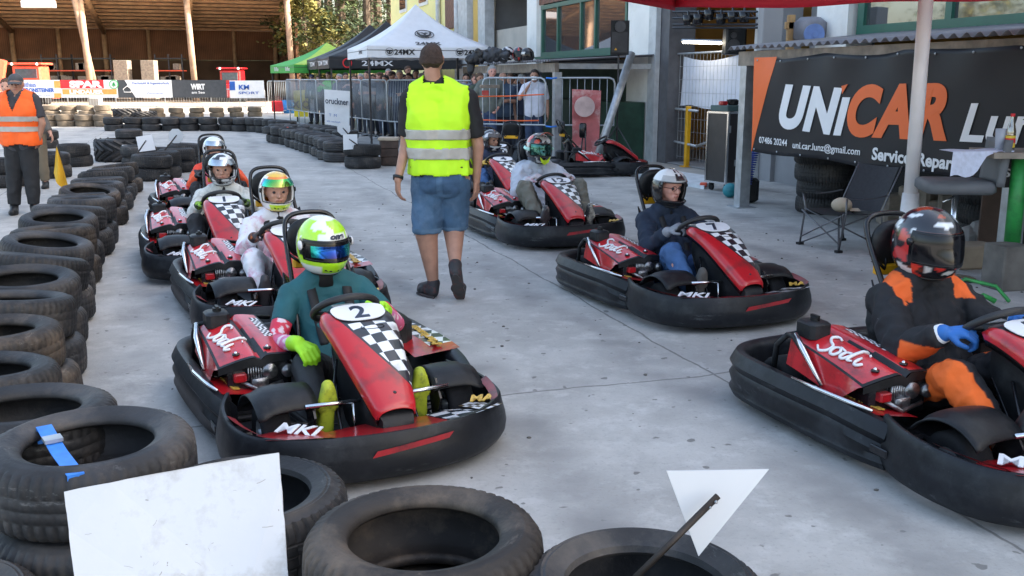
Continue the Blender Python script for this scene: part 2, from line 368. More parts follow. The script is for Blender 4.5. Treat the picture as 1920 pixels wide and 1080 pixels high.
    k['plate_c'] = list(c + up * .005); k['plate_d'] = list(d)
    # vent slot under the plate, screw near the nose tip
    p, d = ftop(.235); up = Vector((-d.z, 0, d.x)); c2 = Vector((p.x, .03, p.y)) + up * .014
    b = MB(); ring = [c2 + d * (.014 * math.sin(2 * PI * a / 16)) + Vector((0, .055 * math.copysign(abs(math.cos(2 * PI * a / 16)) ** .6, math.cos(2 * PI * a / 16)), 0)) for a in range(16)]
    b.tube(ring, .004, 6, closed=True); b.poly([r - up * .002 for r in ring], up * .001); b.build('vent', M_GLOSSB, fo)
    p, d = ftop(.62); up = Vector((-d.z, 0, d.x)); c3 = Vector((p.x, .01, p.y)) + up * .013
    MB().sph(c3, .009, 6).build('bolt', M_DARKM, fo, smooth=True)
    # console under the fairing
    b = MB(); secs = []
    for x, zt, zb, w in ((.28, .52, .40, .10), (.36, .51, .28, .11), (.46, .47, .12, .10), (.6, .40, .06, .09), (.74, .33, .06, .085), (.84, .275, .10, .082), (.89, .24, .17, .070), (.90, .21, .19, .05)):
        secs.append([(x, -w, zb), (x, -w, zt), (x, w, zt), (x, w, zb)])
    b.loft(secs); b.build('console', M_PLA, k, angle=40)
    b = MB()
    for s in (-1, 1): b.tube([(.42, .12 * s, .4), (.52, .17 * s, .28), (.66, .18 * s, .14), (.7, .16 * s, .1)], .008, 6); b.tube([(.3, .1 * s, .38), (.5, .14 * s, .16)], .006, 6)
    b.build('cable', M_GLOSSB, k, smooth=True)
    # pedals
    for s in (-1, 1):
        b = MB(); b.tube([(.648, .085 * s, .268), (.648, .335 * s, .276)], .0095, 10); b.tube([(.648, .12 * s, .268), (.66, .12 * s, .10)], .007, 8); b.build('pedal', M_CHROME, k, smooth=True)
    # steering wheel
    wc = Vector((.195, 0, .575)); wn_ = Vector((-.62, 0, .785)); wx = Vector((.785, 0, .62))
    rim = [wc + Vector((0, math.cos(q) * .155, 0)) + wx * (math.sin(q) * .135 * (1 if math.sin(q) > 0 else .82)) for q in [2 * PI * i / 40 for i in range(40)]]
    sw = MB().tube(rim, .0170, 10, closed=True).build('steering_wheel', mat('worn rubber grip', (.02, .02, .022), .5, var=.3), k, smooth=True)
    b = MB()
    for q in (R(0), R(180), R(-90)): b.tube([wc - wn_ * .03, wc + Vector((0, math.cos(q) * .15, 0)) + wx * (math.sin(q) * .11)], .010, 8)
    b.bbox(wc - wn_ * .01, (.09, .14, .03), .01); b.build('spoke', M_PLA, sw, smooth=True)
    b = MB(); b.bbox(wc + Vector((.02, 0, -.02)), (.13, .17, .05), .02); b.build('dash_pad', M_PLA, sw, smooth=True); hb = MB(); hb.bbox(wc + Vector((-.02, 0, .012)), (.06, .11, .008), .004); hb.build('hub_sticker', mat('grey sticker', (.2, .21, .22), .4), sw)
    MB().tube([wc - wn_ * .02, (.36, 0, .42), (.48, 0, .12)], .013, 8).build('steering_column', M_DARKM, k, smooth=True)
    # seat shell
    b = MB()
    def seat(u, v):
        a = (u - .5) * 2; w = .19 + .03 * math.sin(v * PI)
        if v < .5: t = v / .5; x = .10 - .36 * t; z = .09 - .015 * math.sin(t * PI)
        else: t = (v - .5) / .5; x = -.26 - .22 * t; z = .09 + .47 * t ** 1.15
        side = abs(a) ** 2.4; return Vector((x + side * (.10 if v > .5 else 0) * (1 - abs(v - .6)), a * w + SO, z + side * (.15 if v < .7 else .10)))
    b.grid(seat, 14, 18); so = b.build('seat', M_GLOSSB, k, smooth=True); md = so.modifiers.new('t', 'SOLIDIFY'); md.thickness = .008
    # roll hoop, headrest
    P = [(x_ + .03, y_ * .80 + SO, z_) for x_, y_, z_ in [(-.16, -.235, .12), (-.22, -.235, .40), (-.40, -.20, .62), (-.53, -.185, .80), (-.585, -.17, .895), (-.60, -.13, .935), (-.60, -.06, .95), (-.60, .06, .95), (-.60, .13, .935), (-.585, .17, .895), (-.53, .185, .80), (-.40, .20, .62), (-.22, .235, .40), (-.16, .235, .12)]]
    b = MB(); b.tube(catmull(P, 4), .0135, 10)
    for s in (-1, 1): b.tube([(-.48, .150 * s + SO, .75), (-.46, .09 * s + SO, .70), (-.49, .06 * s + SO, .73), (-.54, .08 * s + SO, .87)], .009, 8); b.poly([(-.22, .188 * s + SO, .36), (-.30, .176 * s + SO, .47), (-.17, .188 * s + SO, .40)], (0, .006, 0))
    b.build('roll_hoop', M_GLOSSB, k, smooth=True)
    b = MB(); secs = []
    for dx, sc in ((0, .80), (.015, .96), (.045, 1), (.06, .9), (.064, .7)):
        secs.append([Vector((-.535 + dx - .14 * (.82 - zz), yy * sc + SO, .82 + (zz - .82) * sc)) for yy, zz in [(.145 * math.copysign(abs(math.cos(q)) ** .75, math.cos(q)), .82 + .115 * math.copysign(abs(math.sin(q)) ** .75, math.sin(q))) for q in [2 * PI * i / 24 for i in range(24)]]])
    b.loft(secs); hr = b.build('headrest', M_PLA, k, smooth=True)
    MB().bbox((-.49, SO, .69), (.05, .24, .05), .01).build('bracket', M_YEL, hr)
    b = MB(); b.bbox((-.42, 0, .35), (.04, .2, .42), .01); b.build('seat_stay', M_DARKM, k)
    # engine cover on the driver's right, with lettering and bolts; a plain dark tank cover on the left
    def cov(u, v):   # u: rear 0 .. front 1, v: outer 0 .. inner 1
        x = -.40 + (.50 + .03 * math.sin(v * PI)) * u; y = -.595 + (.345 - .05 * (1 - u)) * v
        z = .45 - .055 * u - .03 * u * u + .022 * math.sin(v * PI) - .035 * (1 - v) ** 2 - .02 * math.exp(-((v - .56) / .05) ** 2)
        return Vector((x, y, z))
    def covm(u, v):
        if u > .955 or v < .035 or v > .965: return 1
        if abs(v - .56 - .12 * (u - .5)) < .05: return 1
        if v > .82 and .12 < u < .62: return 2 if (int(u * 24) + int(v * 28)) % 2 else 3
        return 0
    CR = mat('scuffed red cover', (.50, .014, .022), .28, var=.25, vs=7, coat=.5, dirt=(.06, .01, .012), dirt_amt=.85, ds=6, scuff=((.6, .2, .2), .5, 14))
    b = MB(); b.grid(cov, 28, 28, covm)
    for i in range(24):  # front lip
        pass
    b.grid(lambda u, v: cov(1, u) + Vector((.006, 0, -.03 * v - .012 * v * math.sin(u * PI))), 14, 2, 1)
    b.grid(lambda u, v: cov(u, 0) + Vector((0, -.02 * v, -.12 * v * (1 if u < .75 else (1 - u) * 4))), 16, 4, 0)
    b.grid(lambda u, v: cov(0, u) + Vector((-.02 * v, 0, -.14 * v)), 8, 2, 1)
    ec = b.build('engine_cover', [CR, M_PLA, M_WHITE, M_BLK], k, smooth=True); sharp(ec.data, 40)
    c0 = cov(.5, .30); fx = Vector((.8, .25, -.10)); fy = Vector((.28, .80, .02))
    def onc(x, y, z):
        # letters lie along the cover: the line of writing runs from the rear outer corner to the front
        uu = .50 + x / .52 * .86 - y * .55; vv = .27 + y / .36 + x * .45
        q = cov(uu, vv); return q + Vector((0, 0, .006 + z))
    ST = [[(.24, .92), (.12, 1.02), (.0, .86), (.08, .66), (.22, .50), (.20, .24), (.04, .12), (-.10, .30)], [(.40, .56), (.29, .46), (.30, .22), (.42, .17), (.48, .38), (.40, .56), (.56, .50)], [(.72, .52), (.60, .46), (.57, .22), (.67, .18), (.76, .48), (.88, 1.04), (.78, .52), (.77, .20), (.88, .24)], [(.97, .52), (.95, .24), (1.03, .15), (1.12, .30)], [(1.04, .76), (1.05, .80)]]
    b = MB()
    for st_ in ST:
        q_ = catmull([Vector((x, y, 0)) for x, y in st_], 4); b.tube([onc((p_.x - .5) * .235, (p_.y - .5) * .155, 0) for p_ in q_], [.0075 if .15 < i_ / len(q_) < .85 else .0055 for i_ in range(len(q_))], 5)
    b.build('cover_lettering', M_WHITE, ec, smooth=True)
    for v in (.28, .72):
        c = cov(.88, v); b = MB(); b.cyl(c + Vector((0, 0, .005)), .018, .008, 14); b.sph(c + Vector((0, 0, .011)), .009, 6, 1); b.build('bolt', [M_GLOSSB, M_CHROME], ec, smooth=True)
    b = MB(); b.bbox((-.36, -.505, .462), (.135, .115, .085), .018); b.cyl((-.36, -.50, .512), .022, .018, 14); b.box((-.36, -.50, .525), (.055, .014, .012)); b.build('air_box', M_PLA, k, angle=40)
    b = MB(); b.bbox((-.02, -.40, .27), (.26, .30, .17), .02); b.bbox((-.2, -.42, .25), (.3, .3, .22), .02)
    b.build('engine_block', M_GLOSSB, k, angle=40)
    b = MB(); b.cyl((.115, -.36, .30), .036, .05, 16, axis='X')
    for i in range(7): b.box((.12, -.46 + i * .012, .30), (.02, .005, .07))
    b.cyl((.12, -.275, .29), .03, .04, 14, axis='X'); b.bbox((.12, -.41, .25), (.05, .08, .05), .006); b.tube([(.12, -.5, .27), (.15, -.42, .22), (.13, -.3, .24)], .01, 8)
    b.build('engine_head', [M_ENG], k, smooth=True)
    b = MB(); b.bbox((.12, -.50, .285), (.05, .06, .04), .008); b.build('engine_cap', M_RED, k)
    # frame tubes and bright strut at the cover's outer corner
    b = MB(); b.tube([(-.42, -.60, .43), (-.36, -.615, .44), (-.10, -.60, .24)], .012, 8); b.tube([(-.42, -.60, .43), (-.50, -.60, .36), (-.52, -.60, .2)], .014, 8); b.tube([(-.42, -.60, .43), (-.5, -.3, .42), (-.52, -.2, .4)], .012, 8)
    b.cyl((-.10, -.56, .30), .035, .1, 14, r2=.028); b.build('engine_guard', M_PLA, k, smooth=True)
    MB().tube([(-.355, -.605, .45), (-.27, -.625, .40), (-.13, -.62, .27)], [.011, .013, .009], 10).build('strut', M_CHROME, k, smooth=True)
    MB().tube([(-.28, -.668, .268), (-.1, -.672, .272), (.08, -.65, .268), (.2, -.62, .262)], [.006, .010, .010, .006], 8).build('trim_strip', M_CHROME, k, smooth=True)
    b = MB(); b.grid(lambda u, v: Vector((-.24 + .44 * u, -.62 + .22 * v * (.6 + .5 * u), .245 - .04 * v + .01 * math.sin(u * PI))), 10, 5); spn = b.build('side_panel', M_RED, k, smooth=True)
    text('panel_lettering', 'MotoHarm', .07, M_GOLD, spn, (0, -.53, .241), (1, .10, -.02), (-.1, 1, -.12), width=.30, shear=.3, bold=.002)
    b = MB(); b.grid(lambda u, v: Vector((-.55 + .6 * u, .64 - .26 * v + .03 * u, .262 - .02 * v + .02 * math.sin(u * PI))), 12, 6, lambda u, v: 0 if (v > .55 or u > .8) else 1)
    lp = b.build('side_panel', [M_RED, M_CHK], k, smooth=True)
    text('panel_lettering', 'Mariazell', .08, M_GOLD, lp, (-.22, .575, .279), (-1, .05, 0), (0, -1, .05), width=.42, bold=.002)
    b = MB(); b.bbox((-.34, .38, .30), (.36, .24, .2), .05); b.cyl((-.34, .38, .41), .03, .03, 14); b.build('fuel_tank', M_PLA, k, angle=40)
    b = MB(); b.bbox((-.62, -.05, .2), (.2, .36, .14), .04); b.tube([(-.52, -.62, .14), (-.52, .62, .14)], .018, 10); b.build('rear_axle', M_DARKM, k, angle=40)
    # wheels
    def wheel(x, y, r, w):
        h = w / 2; prof = [(r * .52, -h * .85), (r * .75, -h), (r * .93, -h * .95), (r, -h * .75), (r * 1.005, 0), (r, h * .75), (r * .93, h * .95), (r * .75, h), (r * .52, h * .85)]
        wo = bpy.data.objects.new('wheel', None); COL.objects.link(wo); wo.parent = k; wo.location = (x, y, r + .0); wo.empty_display_size = .1
        MB().lathe(prof, 32, axis='Y').build('tyre', M_RUB, wo, smooth=True)
        b = MB(); b.lathe([(r * .53, -h * .83), (r * .5, -h * .6), (r * .45, -h * .5), (.02, -h * .55), (.02, h * .55), (r * .45, h * .5), (r * .5, h * .6), (r * .53, h * .83)], 24, axis='Y'); b.cyl((0, 0, 0), .025, w * .9, 12, axis='Y'); b.build('rim', M_STEEL, wo, smooth=True)
    for s in (-1, 1): wheel(.50, (.45 if s < 0 else .425) * s, .13, .13); wheel(-.55, .47 * s, .14, .2)
    # front wheel fenders
    for s in (-1, 1):
        b = MB()
        def fen(u, v):
            a = R(155) - R(120) * u; x = .50 + .185 * math.cos(a); z = .165 + .155 * math.sin(a) + .012 * math.sin(v * PI); y = s * (.29 + (.27 if s < 0 else .24) * v - .02 * u)
            if v > .85: z -= .012
            return Vector((x + (.03 * (v - .5)), y, z))
        b.grid(fen, 12, 8); f = b.build('wheel_fender', M_PLA, k, smooth=True); md = f.modifiers.new('t', 'SOLIDIFY'); md.thickness = .008
        b = MB(); b.poly([(.56, .29 * s, .12), (.62, .29 * s, .12), (.66, .29 * s, .22), (.6, .29 * s, .30), (.5, .29 * s, .30)], (0, .01 * s, 0)); b.build('fender_bracket', M_GLOSSB, f)
    return k
# ------------------------------------------------------------------ people
def V(*a): return Vector(a)
def capsule(mb, p0, r0, p1, r1, flat0=False, flat1=False, n=14, k=4):
    p0 = Vector(p0); p1 = Vector(p1); ax = p1 - p0
    if ax.length < 1e-5: ax = V(0, 0, 1e-4); p1 = p0 + ax
    t = ax.normalized(); a = t.cross(V(0, 0, 1) if abs(t.z) < .9 else V(1, 0, 0)).normalized(); b = t.cross(a); secs = []
    def ring(c, r): return [c + (a * math.cos(2 * PI * i / n) + b * math.sin(2 * PI * i / n)) * r for i in range(n)]
    if flat0: secs.append(ring(p0, r0))
    else: secs += [ring(p0 - t * r0 * math.cos(q), max(r0 * math.sin(q), 1e-4)) for q in [PI / 2 * (i + .15) / k for i in range(k)]] + [ring(p0, r0)]
    if flat1: secs.append(ring(p1, r1))
    else: secs += [ring(p1, r1)] + [ring(p1 + t * r1 * math.sin(q), max(r1 * math.cos(q), 1e-4)) for q in [PI / 2 * (i + .85) / k for i in range(k)]]
    mb.loft(secs, True, True)
def fuse(caps, vox, smooth=3, wrinkle=0, wscale=9, seed=0, stretch=(1, 1, .6)):
    """Union of tapered limbs grown into one continuous skin."""
    mb = MB()
    for c in caps: capsule(mb, *c)
    me = mb.mesh('tmp', [M_WHITE]); ob = bpy.data.objects.new('tmp', me); COL.objects.link(ob)
    m = ob.modifiers.new('r', 'REMESH'); m.mode = 'VOXEL'; m.voxel_size = vox; m.use_smooth_shade = True
    if smooth: s = ob.modifiers.new('s', 'SMOOTH'); s.factor = .5; s.iterations = smooth
    bpy.context.view_layer.update(); dg = bpy.context.evaluated_depsgraph_get()
    out = bpy.data.meshes.new_from_object(ob.evaluated_get(dg)); bpy.data.objects.remove(ob); bpy.data.meshes.remove(me)
    if wrinkle:
        nv = len(out.vertices); co = np.empty(nv * 3); out.vertices.foreach_get('co', co); co = co.reshape(-1, 3)
        nr = np.array([v.normal[:] for v in out.vertices]); off = V(seed * 3.1, seed * 1.7, seed)
        d = np.array([(1 - abs(noise.noise(V(c[0] * wscale * stretch[0], c[1] * wscale * stretch[1], c[2] * wscale * stretch[2]) + off)) * 2.4) + .5 * noise.noise(V(*c) * wscale * 2.3 + off) for c in co])
        co += nr * (d[:, None] * wrinkle); out.vertices.foreach_set('co', co.ravel())
    out.materials.clear(); out.polygons.foreach_set('use_smooth', [True] * len(out.polygons)); out.update(); return out
def cut(me, keep):
    import bmesh
    bm = bmesh.new(); bm.from_mesh(me); bmesh.ops.delete(bm, geom=[f for f in bm.faces if not keep(f.calc_center_median())], context='FACES'); bm.to_mesh(me); bm.free(); me.update(); return me
def grown(me, d):
    m2 = me.copy(); nr = [v.normal.copy() for v in m2.vertices]
    for v, n_ in zip(m2.vertices, nr): v.co += n_ * d
    m2.materials.clear(); m2.update(); return m2
def part(name, me, m, parent, paint=None):
    me.name = name; me.materials.append(m); o = bpy.data.objects.new(name, me); COL.objects.link(o); o.parent = parent
    if paint:
        a = me.color_attributes.new("paint", 'FLOAT_COLOR', 'POINT'); a.data.foreach_set("color", [q for v in me.vertices for q in (*paint(v.co), 1)])
    return o
SKIN = [mat('skin fair', (.55, .30, .22), .5, var=.08, vs=20, spec=.4), mat('skin tanned', (.42, .22, .15), .5, var=.1, vs=20), mat('skin ruddy', (.60, .30, .24), .5, var=.1, vs=20)]
M_EYE = mat('eye', (.03, .03, .035), .2, var=0); M_LIP = mat('lips', (.38, .13, .11), .5, var=0)
def hand_caps(w, d, t, pn, curl=.5, e=0, k=1.0):
    w = Vector(w); d = Vector(d).normalized(); pn = Vector(pn); pn = (pn - d * pn.dot(d)).normalized(); t = Vector(t); t = (t - d * t.dot(d) - pn * t.dot(pn)).normalized(); C = []
    for s in (-1, 0, 1): C.append((w + t * .012 * s, .017 * k + e, w + d * .075 * k + t * .026 * s, .0135 * k + e))
    for i, ln in enumerate((.95, 1.1, 1.02, .8)):
        b = w + d * .085 * k + t * (.033 - .0222 * i) * k; a = curl * 1.15
        for q, (l, r) in enumerate(((.042, .0098), (.028, .009), (.022, .008))):
            dd = d * math.cos(a) + pn * math.sin(a); p = b + dd * l * ln * k; C.append((b, r * k + e, p, r * k * .95 + e)); b = p; a += curl * 1.2
    b = w + d * .03 * k + t * .026 * k; p = b + (t * .65 + d * .55 + pn * .45).normalized() * .042 * k; C.append((b, .013 * k + e, p, .0105 * k + e)); C.append((p, .0105 * k + e, p + (d * .75 + pn * .55 - t * .1 + t * .2 * (1 - curl)).normalized() * .033 * k, .009 * k + e))
    return C
def seg(a, b, r0, r1, t0=0., t1=1., e=0., f0=False, f1=False):
    a = Vector(a); b = Vector(b); return (a.lerp(b, t0), r0 + (r1 - r0) * t0 + e, a.lerp(b, t1), r0 + (r1 - r0) * t1 + e, f0, f1)
def torso_caps(J, e=0, w=1.0, lo=0, fl=False):
    side = (J['shL'] - J['shR']).normalized(); hs = (J['hipL'] - J['hipR']).normalized(); C = []
    for s in (-1, 1):
        C.append((J['pel'] + hs * .055 * s * w, .118 * w + e, J['waist'] + side * .05 * s * w, .108 * w + e))
        C.append((J['waist'] + side * .05 * s * w, .108 * w + e, J['chest'] + side * .075 * s * w, .115 * w + e))
        C.append((J['chest'] + side * .07 * s * w, .112 * w + e, J['sh' + 'LR'[s < 0]] - side * .05 * s, .066 + e))
        C.append((J['sh' + 'LR'[s < 0]] - side * .02 * s, .058 + e, J['neck'] + (J['head'] - J['neck']) * .18, .055 + e * .6))
    C.append((J['shL'] - side * .03, .060 + e, J['shR'] + side * .03, .060 + e)); return C
def arm_caps(J, s, t1=1.0, e=0, ek=1., f=True):   # t1: 1 = whole upper arm, 2 = to the wrist
    C = [seg(J['sh' + s], J['el' + s], .056, .044, 0, min(t1, 1), e, False, f and t1 < 1)]
    if t1 > 1: C.append(seg(J['el' + s], J['wr' + s], .043, .029, 0, t1 - 1, e * ek, False, f))
    return C
def leg_caps(J, s, t1=2.0, e=0, f=True, k=1.0):
    C = [seg(J['hip' + s], J['knee' + s], .088 * k, .060 * k, 0, min(t1, 1), e, False, f and t1 <= 1)]
    if t1 > 1: C.append(seg(J['knee' + s], J['ank' + s], .058 * k, .040, 0, t1 - 1, e, False, f))
    return C
def shoe_caps(J, s, e=0.):
    a, t = J['ank' + s], J['toe' + s]; d = (t - a); h = J.get('heel' + s, a + V(0, 0, -.055) - V(d.x, d.y, 0).normalized() * .03); w_ = (t - h).cross(a - h).normalized() * .026; q_ = h.lerp(t, .68); u_ = (a - h).normalized() * .012
    return [(q_ + w_ - u_, .026 + e, t + w_ * .5 - u_, .020 + e), (q_ - w_ - u_, .026 + e, t - w_ * .5 - u_, .020 + e), (h + w_ * .5 - u_, .028, q_ + w_ * .4 - u_, .024), (h - w_ * .5 - u_, .028, q_ - w_ * .4 - u_, .024), (a, .042 + e, h, .036 + e), (h, .036 + e, t, .030 + e), (a + (h - a) * .3, .040 + e, t + (a - h).normalized() * .012, .028 + e), (a - (h - a).normalized() * .02, .042 + e, a, .044 + e, True, False)]
def head_frame(J):
    F = J['face'].normalized(); U = J.get('hup', V(0, 0, 1)); U = (U - F * U.dot(F)).normalized(); return J['head'], F, U.cross(F), U
def head_caps(J):
    c, F, S, U = head_frame(J); C = [(J['neck'] - U * .02, .064, c - U * .06 - F * .015, .056)]
    C += [(c - F * .030 + U * .022, .082, c + F * .018 + U * .030, .078), (c + S * .012, .074, c - S * .012, .074)]
    C += [(c + F * .030 - U * .045 + S * .018, .050, c + F * .058 - U * .088 + S * .006, .026), (c + F * .030 - U * .045 - S * .018, .050, c + F * .058 - U * .088 - S * .006, .026)]
    C += [(c + F * .086 + U * .014, .008, c + F * .106 - U * .026, .0125), (c + F * .094 - U * .028 + S * .01, .009, c + F * .094 - U * .028 - S * .01, .009)]
    C += [(c + F * .080 + U * .028 + S * .038, .010, c + F * .084 + U * .028 - S * .038, .010), (c + F * .083 - U * .060 + S * .018, .009, c + F * .083 - U * .060 - S * .018, .009)]
    for s in (-1, 1): C += [(c + S * .078 * s + U * .012 - F * .008, .013, c + S * .080 * s - U * .018, .010), (c + F * .062 + S * s * .038 - U * .022, .020, c + F * .05 + S * s * .04 - U * .03, .02)]
    return C
def face_parts(root, J, vox=.006):
    c, F, S, U = head_frame(J)
    for s in (-1, 1):
        MB().sph(c + F * .0775 + S * .032 * s + U * .006, .0125, 6).build('eye', M_EYE, root, smooth=True)
    MB().tube([c + F * .086 - U * .057 + S * .022, c + F * .0935 - U * .0565, c + F * .086 - U * .057 - S * .022], .0045, 6).build('mouth', M_LIP, root, smooth=True)
def hair_part(root, J, m, vox, full=.010, low=.0, front=0, sides=True):
    c, F, S, U = head_frame(J)
    C = [(c - F * .036 + U * .028, .082 + full, c + F * .004 + U * .046, .074 + full * .9), (c - F * .045 - U * .01 + S * .02, .070 + full, c - F * .04 - U * (.025 + low) + S * .018, .050 + full), (c - F * .045 - U * .01 - S * .02, .070 + full, c - F * .04 - U * (.025 + low) - S * .018, .050 + full)]
    for s in ((-1, 1) if sides else ()): C.append((c + S * .052 * s - F * .012 + U * .034, .032 + full * .3, c + S * .062 * s + U * .012 + F * .002, .014 + full * .3))
    part('hair', fuse(C, vox, 2, .0035, 40), m, root)
def cap_part(root, J, m, vox=.008):
    c, F, S, U = head_frame(J)
    C = [(c - F * .030 + U * .040, .086, c + F * .012 + U * .046, .082)]
    me = fuse(C, vox, 1); o = part('cap', me, m, root)
    b = MB(); b.grid(lambda u, v: c + U * (.042 - .030 * v - .018 * (2 * u - 1) ** 2) + F * (.065 + .085 * v * (1 - .35 * (2 * u - 1) ** 2)) + S * (.078 * (2 * u - 1) * (1 - .12 * v)), 10, 4); bb = b.build('brim', m, o, smooth=True); md = bb.modifiers.new('t', 'SOLIDIFY'); md.thickness = .005
STAND = dict(pel=(0, 0, .97), waist=(0, 0, 1.12), chest=(.01, 0, 1.31), neck=(0, 0, 1.49), head=(.03, 0, 1.66), shL=(0, .185, 1.44), shR=(0, -.185, 1.44), elL=(-.02, .25, 1.16), elR=(-.02, -.25, 1.16), wrL=(.05, .27, .91), wrR=(.05, -.27, .91),
             hipL=(0, .085, .93), hipR=(0, -.085, .93), kneeL=(.02, .10, .50), kneeR=(.02, -.10, .50), ankL=(-.01, .11, .09), ankR=(-.01, -.11, .09), toeL=(.17, .13, .032), toeR=(.17, -.13, .032), face=(1, 0, 0))
def pose(base=STAND, **k):
    d = {q: Vector(v) for q, v in base.items()}
    for q, v in k.items(): d[q] = Vector(v)
    return d
def xf_pose(J, loc, yaw=0, scale=1.0):
    Rm = Matrix.Rotation(yaw, 3, 'Z'); o = {}
    for k, v in J.items(): o[k] = Rm @ v if k in ('face', 'hup', 'hdL', 'hdR', 'pnL', 'pnR') else Vector(loc) + Rm @ v * scale
    return o
def body(root, J, skin, vox, w=1.0, hands=True, curl=.35, gloves=None, legk=1.0):
    C = torso_caps(J, 0, w) + head_caps(J)
    side = (J['shL'] - J['shR']).normalized()
    for s in 'LR':
        C += arm_caps(J, s, 2.0, 0, f=False) + leg_caps(J, s, 2.0, 0, False, legk)
        d = J.get('hd' + s, (J['wr' + s] - J['el' + s])); t = J.get('ht' + s, J['face'] if abs(d.normalized().dot(J['face'].normalized())) < .8 else V(0, 0, 1)); pn = J.get('pn' + s, side * (-1 if s == 'L' else 1))
        if hands: C += hand_caps(J['wr' + s], d, t, pn, curl)
        if gloves is not None: part('glove', fuse([seg(J['wr' + s], J['el' + s], .034, .038, 0, .22, .004, False, True)] + hand_caps(J['wr' + s], d, t, pn, curl, .0012, 1.05), min(vox, .0058), 1), gloves, root)
        C += [(J['ank' + s], .035, J['toe' + s].lerp(J['ank' + s], .3), .028)]
    return part('body', fuse(C, vox, 2), skin, root)

# ---- helmets
def helmet(root, c, F, U, paint, visor='closed', vis_mat=None, opening=68, peak=None, shell=None, lo=-26, hi=22, sc=1.0, strip=None):
    F = F.normalized(); U = (U - F * U.dot(F)).normalized(); S = U.cross(F); NA, NE = 72, 44
    els = [-72 + (lo + 72) * i / 12 for i in range(12)] + [lo + (hi - lo) * i / 12 for i in range(12)] + [hi + (90 - hi) * i / 16 for i in range(17)]
    def P(az, el, k=1.0):
        a, e = R(az), R(el); ce = math.cos(e) if e > 0 else math.cos(e) ** .50
        x = .150 * ce * math.cos(a); y = .124 * ce * math.sin(a); z = .138 * math.sin(e) * (1 if e > 0 else 1.02)
        if z < 0 and x > 0: x *= 1 + .20 * min(1, -z / .07) * max(0, math.cos(a)) ** 1.5
        if z < -.08 and x < 0: x *= 1 + .6 * (z + .08) * 3
        if x < 0: x *= .98
        return (x * k, y * k, z * k)
    def W(q): return c + (F * q[0] + S * q[1] + U * q[2]) * sc
    azs = sorted(set([round(-180 + 360 * i / NA, 3) for i in range(NA)] + [opening, -opening])); na = len(azs); vs = []; cols = []
    for e in els:
        for a in azs: q = P(a, e); vs.append(W(q)); cols.append(paint(a, e, q))
    fs = []
    for i in range(len(els) - 1):
        for j in range(na):
            k = (j + 1) % na; am = (azs[j] + (azs[k] if k else 180)) / 2; em = (els[i] + els[i + 1]) / 2
            if abs(am) < opening and lo < em < hi: continue
            fs.append((i * na + j, i * na + k, (i + 1) * na + k, (i + 1) * na + j))
    me = bpy.data.meshes.new('helmet'); me.from_pydata([tuple(v) for v in vs], [], fs); me.materials.append(shell or M_SHELL)
    at_ = me.color_attributes.new("paint", 'FLOAT_COLOR', 'POINT'); at_.data.foreach_set("color", [x for q in cols for x in (*q, 1)])
    me.polygons.foreach_set('use_smooth', [True] * len(fs)); ho = bpy.data.objects.new('helmet', me); COL.objects.link(ho); ho.parent = root
    md = ho.modifiers.new('t', 'SOLIDIFY'); md.thickness = .018; md.offset = -1
    # rubber edging round the opening and neck
    b = MB(); ring = [W(P(a, lo, 1.004)) for a in np.linspace(-opening, opening, 20)] + [W(P(opening, e, 1.004)) for e in np.linspace(lo, hi, 8)[1:]] + [W(P(a, hi, 1.004)) for a in np.linspace(opening, -opening, 20)[1:]] + [W(P(-opening, e, 1.004)) for e in np.linspace(hi, lo, 8)[1:-1]]
    b.tube(ring, .004, 6, closed=True); b.tube([W(P(a, -72, 1.0)) for a in np.linspace(-180, 170, 36)], .006, 6, closed=True); b.build('trim', M_GLOSSB, ho, smooth=True)
    e0, e1 = {'closed': (lo - 3, hi + 3), 'raised': (hi + 1, hi + 40), 'goggle': (lo + 4, hi - 2), 'ajar': (hi - 2, hi + 21)}[visor]; kk = {'closed': 1.022, 'raised': 1.09, 'goggle': .99, 'ajar': 1.05}[visor]
    b = MB(); n = opening + (6 if visor != 'goggle' else -3)
    b.grid(lambda u, v: W(P(-n + 2 * n * u, e0 + (e1 - e0) * v, kk)), 36, 10); vo = b.build('visor', (M_VIS if strip else vis_mat) or M_VIS, ho, smooth=True)
    if strip: b = MB(); b.grid(lambda u, v: W(P(-52 + 108 * u, strip[0] + (strip[1] - strip[0]) * v, kk + .006)), 30, 6); b.build('mirror_strip', vis_mat, vo, smooth=True)
    if visor in ('closed', 'raised', 'ajar'):
        b = MB()
        for s in (-1, 1): p = W(P((n - 1) * s, 6, 1.03)); b.tube([p - S * s * .006, p + S * s * .006], .017, 12)
        b.build('visor_pivot', M_GLOSSB, ho, smooth=True)
    if visor == 'goggle':
        b = MB(); b.tube([W(P(a, (lo + hi) / 2, 1.012)) for a in list(np.linspace(opening, 180, 12)) + list(np.linspace(-180, -opening, 12))[1:]], .016, 8); b.build('goggle_strap', mat('mint strap', (.45, .8, .7), .6), ho, smooth=True)
    if peak is not None:
        b = MB(); b.grid(lambda u, v: W((.05 + .125 * v, (.085 - .02 * v) * (2 * u - 1), .125 + .018 * (1 - (2 * u - 1) ** 2) + .02 * v - .01 * (2 * u - 1) ** 2)), 10, 6); po = b.build('peak', peak, ho, smooth=True); md = po.modifiers.new('t', 'SOLIDIFY'); md.thickness = .005
    b = MB()
    for s in (-1, 1): b.poly([W(P(8 * s, -46, 1.008)), W(P(26 * s, -43, 1.008)), W(P(26 * s, -47, 1.008)), W(P(8 * s, -50, 1.008))], (0, 0, .001))
    b.build('air_vent', M_GLOSSB, ho); ho['P'] = 1
    return ho, W, P
M_SHELL = mat('painted helmet', (1, 1, 1), .22, var=0, coat=.8, attr=True)
M_VIS = mat('dark visor', (.006, .006, .008), .16, var=0, spec=.4)
